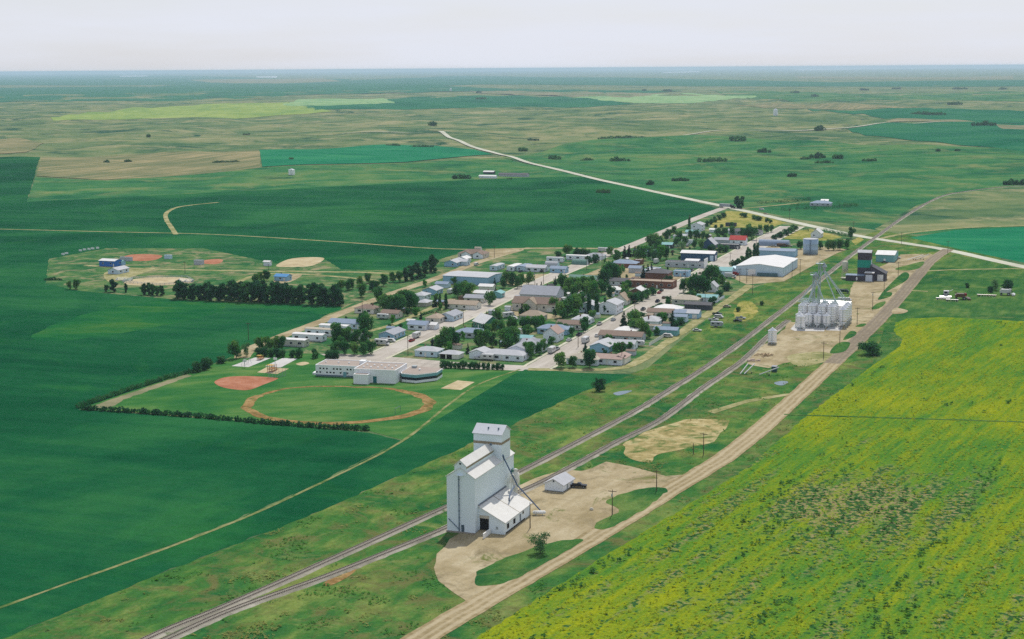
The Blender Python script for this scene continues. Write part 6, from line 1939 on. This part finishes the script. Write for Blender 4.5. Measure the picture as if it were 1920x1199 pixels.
for a in [(144, 543, 7, 'round'), (131, 543, 6, 'round'), (199.5, 548, 5, 'round'), (214, 548, 8, 'tall', 6), (236, 549, 6, 'tall'), (270, 553, 7, 'tall', 5), (280, 553, 7.5, 'tall', 5), (287, 554, 7, 'tall', 5), (295, 555, 6, 'tall', 4), (304, 555, 6.5, 'tall', 4.5),
          (640, 544, 7, 'round'), (652, 545, 7, 'round'), (660, 543, 7.5, 'round'), (677, 558, 9, 'round'), (677, 539, 8, 'round'), (691, 531, 7, 'round'), (697, 547, 7.5, 'round'), (705, 545, 7, 'round'), (719, 537, 8.5, 'round'), (737, 530, 7.5, 'round'), (749, 530, 8, 'round'), (760, 528, 9, 'tall', 7), (772, 526, 10, 'tall', 7.5), (784, 523, 11, 'tall', 8), (796, 520, 11, 'tall', 7),
          (814, 511, 12, 'tall', 8), (809, 510, 10, 'tall', 6.5), (489, 528, 7, 'round'), (499, 527, 7.5, 'round'), (480, 532, 7, 'round'), (708, 567, 10, 'round'), (721, 587, 12, 'round'), (735, 589, 12, 'round'), (749, 591, 12.5, 'round'), (768, 585, 13, 'round', 11), (757, 579, 12, 'round'), (776, 580, 10, 'round'),
          (684, 628, 12, 'round'), (676, 617, 9, 'round'), (628, 645, 11.5, 'round', 9), (652, 646, 9.5, 'round'), (668, 650, 9, 'round'), (685, 651, 10, 'round'), (640, 655, 7, 'round'), (630, 664, 7, 'round', 8), (646, 665, 7, 'round', 8), (664, 666, 7, 'round', 8), (681, 667, 7, 'round', 8), (694, 665, 7.5, 'round', 8),
          (591, 672, 4.6, 'bush', 5), (616, 673, 4.2, 'bush', 6.5), (628, 674, 4.2, 'bush', 6), (487, 656, 7, 'round', 7), (501, 658, 7.5, 'round', 8), (517, 658, 8, 'round', 8), (529, 657, 7.5, 'round', 7.5), (485, 667.5, 4, 'bush', 5), (497, 668, 4, 'bush', 5), (509, 669, 4, 'bush', 5), (521, 669.5, 4, 'bush', 5), (530, 670, 3.8, 'bush', 4.5), (549, 670.5, 3.8, 'bush', 4.5), (560, 671, 4.6, 'bush', 5.5),
          (443, 673, 9.5, 'round', 10), (462, 669, 7, 'sparse', 5), (370, 698, 5, 'bush', 6), (384, 694, 5.5, 'bush', 6.5), (392, 690, 5, 'bush', 5), (415, 681, 3.4, 'bush', 7),
          (836, 656, 12, 'round', 10), (850, 652, 10, 'round'), (843, 662, 6, 'light'), (824, 657, 8, 'round', 6), (908, 656, 11, 'round'), (898, 652, 10, 'round'), (923, 651, 8, 'round'), (947, 656, 11, 'round', 10), (960, 651, 11, 'round', 9), (927, 626, 8, 'round'), (914, 631, 7, 'round'), (941, 624, 7, 'round'), (957, 619, 8, 'round'), (935, 607, 9, 'round'), (989, 619, 8, 'light'), (983, 631, 6, 'round'), (1005, 620, 8, 'round'), (1016, 615, 7.5, 'light'), (991, 629, 6, 'round'), (979, 596, 8, 'spruce', 4), (968, 640, 7, 'round'),
          (989, 669, 8, 'round'), (996, 673, 9, 'round'), (1011, 666, 7, 'round'), (1019, 660, 7, 'round'), (1034, 651, 5.5, 'round'), (983, 620, 7, 'round'), (1011, 612, 6, 'round'), (1072, 630, 5, 'round'), (1110, 604, 7, 'round'), (1098, 618, 7.5, 'round'), (1094, 624, 6, 'round'), (1064, 593, 12, 'round', 11), (1050, 597, 10, 'round'), (1078, 590, 13, 'round', 11), (1088, 583, 12, 'round'), (1038, 585, 9, 'round'), (1056, 600, 7, 'round'), (1050, 622, 5, 'bush', 6), (1060, 624, 5, 'bush', 6),
          (1055, 544, 11, 'round'), (1066, 552, 11, 'round'), (1074, 544, 9, 'round'), (1059, 560, 8, 'round'), (1015, 552, 8, 'spruce'), (1039, 549, 9, 'spruce'), (1007, 552, 7, 'spruce'), (1112, 548, 11, 'round'), (1096, 552, 12, 'round'), (1104, 565, 13, 'round'), (1116, 568, 13, 'round'), (1128, 553, 10, 'round'), (1134, 537, 12, 'round'), (1148, 530, 14.5, 'round', 14), (1159, 529, 12, 'round', 11), (1138, 527, 12, 'round', 11), (1144, 561, 9, 'round'), (1173, 553, 8, 'round'), (1176, 545, 7, 'round'), (1167, 564, 8, 'round'), (1180, 569, 7, 'round'), (1190, 569, 6, 'bush', 7), (1201, 565, 6, 'bush', 7), (1213, 560, 6, 'bush', 7), (1224, 554, 5, 'bush', 6), (1207, 552, 6, 'round'), (1083, 555, 10, 'round'), (1088, 545, 9, 'light'), (1075, 560, 9, 'round'),
          (1104, 588, 11, 'poplar', 3.4), (1119, 589, 11, 'poplar', 3.4), (1134, 589, 9, 'poplar', 3), (1169, 618, 10, 'spruce', 5), (1195, 621, 12, 'round', 12), (1204, 632, 10, 'round', 9), (1185, 614, 9, 'round'), (1190, 627, 9, 'round'), (1231, 629, 5, 'light', 4.5), (1260, 613, 9, 'spruce', 5), (1244, 608, 7, 'light'), (1236, 606, 6, 'round'), (1254, 568, 4, 'bush', 5), (1201, 593, 2.2, 'bush', 8), (1225, 581, 2, 'bush', 8), (1237, 575, 2, 'bush', 7), (1194, 597, 2, 'bush', 5), (1275, 610, 4, 'bush', 7), (1265, 614, 3.5, 'bush', 6),
          (1207, 525, 10, 'spruce', 5), (1214, 526, 11, 'spruce', 5.5), (1221, 525, 11, 'spruce', 5.5), (1253, 532, 5, 'bush', 6.5), (1156, 493, 10, 'round', 8), (1171, 484, 9, 'spruce', 5), (1180, 482, 9, 'spruce', 5), (1197, 488, 11, 'round'), (1207, 489, 12, 'light', 10), (1225, 492, 10, 'round'), (1239, 489, 12, 'light', 10), (1249, 487, 10, 'round'), (1234, 470, 9, 'round'), (1190, 481, 8, 'spruce', 4.5), (1217, 485, 9, 'round'),
          (1219, 465, 11, 'round'), (1227, 465, 12, 'round'), (1237, 463, 9, 'round'), (1263, 441, 8, 'round'), (1255, 447, 8, 'round'), (1249, 451, 8, 'round'), (1271, 457, 10, 'round'), (1283, 461, 8, 'round'), (1295, 449, 8, 'round'), (1306, 451, 9, 'round'), (1318, 451, 8, 'round'), (1326, 453, 7, 'round'), (1302, 466, 7, 'round'), (1314, 468, 8, 'round'), (1279, 475, 9, 'sparse', 8), (1346, 447, 9, 'round'), (1358, 447, 9, 'round'), (1374, 441, 8, 'round'), (1398, 449, 10, 'round'), (1409, 450, 12, 'round', 11), (1391, 444, 8, 'round'), (1425, 438, 8, 'round'), (1437, 438, 8, 'round'), (1446, 436, 7, 'round'), (1405, 436, 8, 'round'), (1372, 429, 6, 'round'), (1352, 428, 3.4, 'bush', 4), (1342, 428, 3, 'bush', 4), (1292.6, 428, 11, 'poplar', 3), (1268, 463, 8, 'round'), (1290, 440, 7, 'round'), (1333, 474, 6, 'bush', 8), (1350, 474, 6, 'bush', 7), (1361, 473, 5, 'bush', 6),
          (1325, 425, 5, 'bush', 6), (1333, 421, 5, 'bush', 6), (1341, 417, 5, 'bush', 6), (1349, 413, 5, 'bush', 6), (1357, 409, 5, 'bush', 6), (1396, 408, 4.5, 'bush', 9), (1414, 412, 4.2, 'bush', 6), (1422, 414, 4.2, 'bush', 9), (1437, 417, 4, 'bush', 5), (1445, 419, 3.6, 'bush', 4.5), (1382, 391, 12, 'tall', 8), (1390, 391.5, 12, 'tall', 8), (1452, 450, 4.5, 'bush', 7), (1463, 446, 5, 'bush', 8), (1474, 442, 5.5, 'bush', 8), (1482, 438, 5.5, 'bush', 8), (1490, 434, 5.5, 'bush', 8),
          (1401.5, 494, 11, 'poplar', 4), (1406, 491, 9, 'poplar', 3.6), (1414, 486, 11, 'poplar', 4), (1420, 484, 10.5, 'poplar', 4), (1384, 502, 7, 'round', 6), (1392, 500, 8, 'round', 6.5), (1376, 504, 6, 'bush', 7), (1330, 536, 14, 'round', 13), (1339, 528, 11, 'round'), (1307, 554, 14, 'round', 14), (1318, 554, 13, 'round', 12), (1294, 550, 11, 'round', 10), (1281, 549, 9.5, 'round', 7), (1354, 536, 8, 'round'), (1344, 540, 7, 'round'), (1297, 566, 7, 'round'), (1310, 568, 5, 'round'), (1348, 557, 4, 'bush', 8), (1362, 546, 4, 'bush', 7), (1335, 572, 5, 'bush', 6),
          (1554, 470, 9, 'round'), (1563, 470, 8.5, 'round'), (1575, 469, 9, 'round'), (1587, 467, 8.5, 'round'), (1500, 468, 7, 'round'), (1538, 468, 7, 'round'), (1596, 448, 10, 'round', 8), (1635, 666, 6.5, 'bush', 14), (1124, 734, 5.5, 'bush', 6.5), (1866, 545, 7, 'sparse', 6), (1890, 546, 7, 'bush', 9), (1857, 549, 4, 'bush', 5), (1814, 540, 3, 'bush', 4), (982, 690 - 82, 4, 'bush', 5), (1074, 690, 6, 'round', 6), (1052, 690, 8, 'round', 7.5), (1106, 690, 9.5, 'round', 10), (1098, 659, 4.5, 'spruce', 3), (1141, 658, 4, 'bush', 5), (1165, 663, 6, 'round', 6), (1180, 657, 4.5, 'light', 4), (1384, 585, 3, 'bush', 3.5), (1428, 573, 2.6, 'bush', 3), (950, 533, 9, 'round', 8), (961, 536, 9, 'round'), (970, 541, 8.5, 'round'), (978, 537, 9, 'round'), (991, 534, 9, 'round'), (943, 541, 7, 'round'), (880, 563, 11, 'round'), (870, 560, 11, 'round', 11), (857, 558, 9, 'round'), (919, 573, 9, 'round', 8), (815, 576, 7, 'spruce', 3.6), (825, 580, 9, 'poplar', 2.6), (836, 580, 9, 'poplar', 2.6), (1064, 480, 9, 'round', 9), (1081, 481, 6, 'bush', 8), (1092, 481, 6, 'bush', 8), (1102, 481, 5, 'bush', 7), (1116, 493, 6, 'bush', 8), (1104, 496, 6, 'bush', 7), (1144, 481, 8, 'round', 7), (1048, 484, 5, 'bush', 7)]:
    plant(*a)
for i, x in enumerate([829, 836, 845, 853, 861, 871, 880, 888.5, 897, 906, 915, 924, 933, 941.6]):
    big = x in (829, 836, 871, 888.5)
    plant(x, 690.5 + i * .25, (3.9 if big else 2.9) * rng.uniform(.9, 1.1), 'bush', 4.2 if big else 2.9, nth(i + 1) + ' round bush from the left in the row by the school lawn', 'round bushes in a row by the school')
plant(1013, 1038, 6.2, 'sparse', 6.8, 'sparse silvery tree on the grass island near the white elevator', None)
hedge([(146, 766), (180, 754), (240, 734), (300, 715), (366, 697)], 2.2, 2.4, 'dark hedge along the far left side of the school yard', .0, dens=26)
hedge([(146, 768), (220, 772), (300, 778), (400, 786), (500, 795), (600, 803), (690, 808)], 2.0, 2.6, 'dark hedge along the near side of the school yard', .02, dens=26, leaf=.55)
hedge([(788, 593), (800, 589), (812, 587), (828, 588)], 1.6, 1.8, 'clipped hedge of small bushes round the second street lawn', .12)
hedge([(1543, 435), (1560, 438), (1592, 445)], 3.2, 3.2, 'long dark hedge between the dry lawn and the highway', .03)
hedge([(1508, 433), (1520, 434)], 2.4, 2.6, 'short dark hedge left of the white house near the highway', .2)
hedge([(1466, 396), (1500, 394), (1560, 391), (1600, 388)], 3.4, 4, 'row of young trees before the grey farmhouse', .1)
hedge([(1420, 383), (1470, 380), (1520, 376)], 3.4, 4, 'row of young trees behind the grey farmhouse drive', .15)
hedge([(1478, 388), (1500, 386), (1520, 385)], 3, 3, 'dark row of shrubs along the grey farmhouse drive', .1)
hedge([(1570, 384), (1596, 386), (1610, 388)], 3.4, 4, 'young trees right of the grey farmhouse', .15)
for a in [(200, 306, 8, 13, 'left of two small bluffs on the ploughed strip'), (241, 305, 8, 14, 'right of two small bluffs on the ploughed strip'), (425, 306, 7, 60, 'long low bluff at the end of the ploughed strip'), (866, 336, 12, 38, 'bluff on the wheat edge left of the far farm'), (1131, 362, 10, 30, 'brownish bluff inside the wheat near the highway'),
          (737, 274, 8, 30, 'bluff on the far edge of the bright green field'), (790, 277, 8, 50, 'broken bluff right along the bright green field'), (981, 284, 14, 17, 'round bluff just right of the highway far out'), (1041, 300, 14, 26, 'oval bluff beyond the highway'), (1100, 302, 8, 28, 'string of shrubs left of the long willow bluff'), (1163, 303, 12, 42, 'long willow bluff right of the shrub string'), (1166, 262, 12, 100, 'long line of shrubs far out on the pasture'),
          (1219, 347, 10, 14, 'small bluff beside the highway verge'), (1276, 340, 9, 38, 'flat bluff on the green slope past the highway'), (1383, 265, 20, 32, 'dome shaped bluff high on the pasture'), (1433, 288, 14, 27, 'small bluff between the dome bluff and the long one'), (1335, 304, 14, 60, 'long even bluff on the middle pasture'), (1533, 298, 16, 38, 'largest bluff of the slough group'), (1571, 299, 14, 15, 'round bluff right of the slough group'), (1510, 300, 8, 22, 'low shrubs left of the slough group'), (1630, 303, 10, 30, 'thin shrubs right of the slough group'), (1545, 307, 8, 40, 'low reeds fronting the slough group'),
          (1538, 245, 34, 24, 'tall far bluff beside the upper road'), (1484, 332, 10, 15, 'dark bush alone on the green slope'), (1900, 347, 14, 46, 'wide dark bluff at the right edge'), (1845, 236, 22, 50, 'dark tree line at the end of the upper road'), (1740, 216, 20, 70, 'low dark tree line inside the far crop'), (811, 236, 20, 14, 'little bluff on the far hummocks'), (1490, 175, 60, 18, 'double clump of far trees near the skyline'), (1528, 182, 40, 18, 'faint clump right of the double far trees'), (1620, 170, 45, 20, 'faint far clump in the middle right'), (1680, 168, 45, 18, 'faint far clump left of the pair'), (1800, 168, 45, 28, 'left of the pair of faint far clumps'), (1880, 169, 45, 16, 'right of the pair of faint far clumps'),
          (902, 187, 35, 22, 'low far clump inside the dark crop'), (1208, 171, 45, 8, 'tiny far clump on the pale strip'), (1250, 172, 35, 22, 'thin far clump beside the tiny one'), (898, 175, 30, 10, 'tiny far clump on the left pale strip'), (546, 300, 7, 7, 'tiny dark bush in the bright green field'), (1796, 284, 8, 12, 'tiny bushes under the upper right crop'), (1758, 285, 9, 6, 'single tiny bush under the upper right crop'), (1000, 264, 8, 24, 'faint shrubs left of the long shrub line'), (278, 257, 10, 5, 'tiny dot of bush far out at left'), (462, 254, 9, 14, 'pair of tiny far bushes left of centre'),
          (100, 526, 3.5, 36, 'brushy scrub at the left tip of the sports ground'), (955, 337, 4, 12, 'scrub at the far farm gate'), (1790, 280 - 83, 22, 30, 'faint far tree row above the crop')]:
    bluff(a[0], a[1], a[2], a[3], a[4] if len(a[4].split()) > 3 else a[4] + ' far out')

def tufts(pts, h, w, name, mat, seed):
    q = np.array(pts)
    g = np.random.default_rng(seed)
    m = len(q)
    s = g.uniform(.6, 1.3, m)
    vs, out = [], []
    for k in range(3):                      # three loose sprays of leaf or flower at different heights and leans
        nrm = g.normal(size=(m, 3)) * .42 + np.array([0, 0, 1.0])
        nrm /= np.linalg.norm(nrm, axis=1)[:, None]
        a_ = np.cross(nrm, g.normal(size=(m, 3)))
        a_ /= np.linalg.norm(a_, axis=1)[:, None]
        b_ = np.cross(nrm, a_)
        sw = (w * s * g.uniform(.5, 1.0, m))[:, None]
        c_ = np.stack([q[:, 0] + g.normal(size=m) * w * .6, q[:, 1] + g.normal(size=m) * w * .6, .15 + h * s * g.uniform(.35, 1.0, m)], 1)
        vs.append(np.stack([c_ - a_ * sw, c_ + b_ * sw * .8, c_ + a_ * sw, c_ - b_ * sw * .8], 1).reshape(-1, 3))
    V_ = np.concatenate(vs).astype(np.float32)
    nf = len(V_) // 4
    me = bpy.data.meshes.new(name)
    me.vertices.add(len(V_)); me.vertices.foreach_set('co', V_.ravel())
    me.loops.add(4 * nf); me.loops.foreach_set('vertex_index', np.arange(4 * nf, dtype=np.int32))
    me.polygons.add(nf); me.polygons.foreach_set('loop_start', np.arange(nf, dtype=np.int32) * 4)
    me.update()
    at = me.attributes.new('tone', 'FLOAT', 'FACE')
    at.data.foreach_set('value', np.tile(g.uniform(0, 1, m), 3).astype(np.float32))
    me.materials.append(mat)
    me.validate()
    o = place(name, me)
    o['kind'] = 'stuff'
def inside(x, y, poly):
    P_ = np.array([G(*q)[:2] for q in poly])
    ins = np.zeros(len(x), bool)
    j = len(P_) - 1
    for i in range(len(P_)):
        xi, yi, xj, yj = *P_[i], *P_[j]
        ins ^= ((yi > y) != (yj > y)) & (x < (xj - xi) * (y - yi) / (yj - yi + 1e-9) + xi)
        j = i
    return ins
def near_line(x, y, px, d):
    p = np.array(crom([tuple(G(*q)[:2]) for q in px], False, 8))
    hit = np.zeros(len(x), bool)
    for a, b in zip(p, p[1:]):
        v = b - a
        t = np.clip(((x - a[0]) * v[0] + (y - a[1]) * v[1]) / (v @ v + 1e-9), 0, 1)
        hit |= np.hypot(x - a[0] - t * v[0], y - a[1] - t * v[1]) < d
    return hit
# rough grass and weeds standing along the railway and the road verges
def rough_grass():
    g = np.random.default_rng(3)
    n = 330000
    lo, hi = G(0, 1260), G(1500, 540)
    x = g.uniform(-170, 230, n)
    y = lo.y + (hi.y - lo.y) * g.uniform(0, 1, n) ** 1.5
    ok = inside(x, y, [(-60, 1230), (280, 1088), (603, 962), (732, 904), (780, 882), (951, 805), (1085, 742), (1190, 704), (1220, 694), (1320, 610), (1400, 556), (1470, 526), (1590, 470), (1640, 470), (1700, 540), (1690, 600), (1672, 606), (1676, 622), (1688, 636), (1684, 650), (1634, 684), (1513, 776), (1400, 874), (1120, 1048), (893, 1194), (860, 1240), (300, 1400)])
    for poly in YARDS:
        ok &= ~inside(x, y, poly)
    for ln, d in ((MAIN_LINE, 2.6), (SIDING, 2.6), (DIRT_ROAD, 4.9), (BACK_LANE, 4.0)):
        ok &= ~near_line(x, y, ln, d)
    x, y = x[ok], y[ok]
    a, b = [], []
    for px, py in zip(x.tolist(), y.tolist()):
        w = mnoise.noise((px / 14, py / 14, 1.0)) + .6 * mnoise.noise((px / 4, py / 4, 4.0))
        if w > .36 and (px * 5.7 + py * 9.1) % 1 < .4: a.append((px, py))
        elif w < -.46 and (px * 5.7 + py * 9.1) % 1 < .5: b.append((px, py))
    tufts(a, .22, .34, 'rough_grass', leaf_mat('rough_grass_blades', [(70, 140, 60), (96, 160, 68), (124, 176, 80)]), 8)
    tufts(b, .2, .32, 'dry_weeds', leaf_mat('dry_weed_blades', [(136, 152, 78), (170, 174, 100), (200, 194, 128)]), 9)
# the crop itself: plants of the canola field standing up from the ground, far too many to count
def canola_plants():
    poly = [G(*q)[:2] for q in [(893, 1199), (1120, 1054), (1400, 882), (1513, 784), (1634, 691), (1690, 652), (1694, 636), (1680, 608), (1704, 602), (1767, 599), (1920, 607), (2040, 640), (2040, 1260), (820, 1260)]]
    P_ = np.array(poly)
    g = np.random.default_rng(5)
    n = 170000
    # even in the picture rather than on the land: near plants matter most
    x = g.uniform(P_[:, 0].min(), P_[:, 0].max(), n)
    y = P_[:, 1].min() + (P_[:, 1].max() - P_[:, 1].min()) * g.uniform(0, 1, n) ** 1.35
    ins = np.zeros(n, bool)
    j = len(P_) - 1
    for i in range(len(P_)):
        xi, yi, xj, yj = *P_[i], *P_[j]
        c = ((yi > y) != (yj > y)) & (x < (xj - xi) * (y - yi) / (yj - yi + 1e-9) + xi)
        ins ^= c
        j = i
    x, y = x[ins], y[ins]
    a = R(29)
    ca, sa = math.cos(a), math.sin(a)
    c0, c1 = G(1625, 955), G(1440, 1040)
    dark, bloom = [], []
    for px, py in zip(x.tolist(), y.tolist()):
        r, t = px * ca - py * sa, px * sa + py * ca          # across and along the rows
        row = mnoise.noise((r / 6.5, t / 80.0, 2.0)) * (.75 + .5 * mnoise.noise((px / 60, py / 60, 8.0)))
        blot = mnoise.noise((px / 9.0, py / 9.0, 7.0)) + .5 * mnoise.noise((px / 4.0, py / 4.0, 3.0))
        d0 = math.hypot(px - c0.x, (py - c0.y) * .75) / 46
        d1 = math.hypot(px - c1.x, (py - c1.y) * .6) / 105
        poor = .85 * row + .30 * blot + .50 * max(0, 1 - d0) + .22 * max(0, 1 - d1)
        if poor > .38:
            if mnoise.noise((px / 1.7, py / 1.7, 11.0)) > .2: dark.append((px, py, poor))
        elif mnoise.noise((px / 1.4, py / 1.4, 5.0)) - .5 * row > .20:
            (dark if (px * 7.3 + py * 3.1) % 1 < .015 else bloom).append((px, py, poor))
    tufts(dark, .7, .52, 'canola_foliage', leaf_mat('canola_leaf', [(40, 92, 50), (62, 120, 56), (100, 150, 64)]), 1)
    tufts(bloom, .34, .32, 'canola_bloom', leaf_mat('canola_flower', [(122, 156, 42), (168, 180, 36), (200, 202, 36)]), 2)
canola_plants()
rough_grass()

# yard clutter of the town: little sheds and shrubs between the houses, clear of streets and walls
def yards():
    g = random.Random(21)
    homes = [(o.location.x, o.location.y) for o in COL.objects if o.get('group') in ('houses of the town', 'large halls and shops', 'vehicles about the town')]
    poly = [(600, 618), (720, 560), (850, 520), (990, 500), (1160, 470), (1300, 428), (1380, 440), (1420, 470), (1330, 520), (1380, 548), (1290, 606), (1180, 680), (1060, 686), (850, 676), (720, 660)]
    done, sheds = [], 0
    tries = 0
    while len(done) < 150 and tries < 6000:
        tries += 1
        px, py = g.uniform(600, 1420), g.uniform(428, 690)
        p = G(px, py)
        X, Y = np.array([p.x]), np.array([p.y])
        if not inside(X, Y, poly)[0]: continue
        if near_line(X, Y, main_pts, 13)[0] or near_line(X, Y, st2_pts, 10)[0] or near_line(X, Y, st3_pts, 7)[0] or near_line(X, Y, BACK_LANE, 6)[0]: continue
        if near_line(X, Y, [(840, 516), (900, 520), (1010, 521), (1090, 518)], 12)[0]: continue
        if any(inside(X, Y, q)[0] for q in YARDS[3:4]): continue
        if min(math.hypot(p.x - a, p.y - b) for a, b in homes) < 9.0: continue
        if done and min(math.hypot(p.x - a, p.y - b) for a, b in done) < 5: continue
        done.append((p.x, p.y))
        if sheds < 34 and g.random() < .3:
            sheds += 1
            c = g.choice(['white', 'grey', 'cream', 'paleblue', 'brown'])
            rf = g.choice(['lgrey', 'white', 'brown', 'bluegrey', 'tan'])
            o = empty('garden_shed', p, rotz(g.choice((UA, VA))))
            gable_parts(o, g.uniform(3, 5), g.uniform(2.6, 3.6), 2.1, .4, WM(c), RM(rf), .2)
            o['category'] = 'shed'
            o['group'] = 'small sheds in the yards'
            PENDING.append((o, 'tiny ' + {'paleblue': 'pale blue'}.get(c, c) + ' yard shed', px, py))
        else:
            kd = g.choice(['bush', 'bush', 'bush', 'light', 'round', 'spruce'])
            plant(px, py, g.uniform(1.6, 3.0) if kd == 'bush' else g.uniform(3.5, 6.0), kd)
yards()

# ------------------------------------------------------------------ wording the labels of trees, poles and vehicles
def reword():
    groups = {}
    for o, desc, px, py in PENDING:
        best = None
        for nick, x, y in LM:
            d = math.hypot(px - x, (py - y) * 1.7)
            if best is None or d < best[0]:
                best = (d, nick, x, y)
        _, nick, x, y = best
        dx, dy = px - x, (py - y) * 1.6
        if abs(dx) > abs(dy):
            rel = 'right of' if dx > 0 else 'left of'
        else:
            rel = 'in front of' if dy > 0 else 'behind'
        groups.setdefault((desc, rel, nick), []).append((o, px, py))
    for (desc, rel, nick), items in groups.items():
        items.sort(key=lambda t: (t[1], t[2]))
        k = len(items)
        for i, (o, px, py) in enumerate(items):
            if k == 1:
                lb = f'{desc} {rel} the {nick}'
            else:
                od = 'leftmost' if i == 0 else ('rightmost' if i == k - 1 else ('middle' if k == 3 else nth(i + 1) + ' from left'))
                lb = f'{od} {desc} {rel} the {nick}'
            w = lb.split()
            if len(w) > 16: lb = ' '.join(w[:16])
            o['label'] = lb
reword()

# ------------------------------------------------------------------ the summer haze
hb = MB().box(-62000, 62000, -4000, 80000, -2.5 - 12, CAMH + 6)
hm = bpy.data.materials.new('haze')
hm.use_nodes = True
ht = hm.node_tree
ht.nodes.clear()
ho = ht.nodes.new('ShaderNodeOutputMaterial')
pv = ht.nodes.new('ShaderNodeVolumePrincipled')
pv.inputs['Color'].default_value = (0.64, 0.81, 1.0, 1)
pv.inputs['Density'].default_value = HAZE_DENSITY
pv.inputs['Anisotropy'].default_value = 0.0
ht.links.new(pv.outputs['Volume'], ho.inputs['Volume'])
hz = hb.build('haze', hm)
tag(hz, kind='stuff')
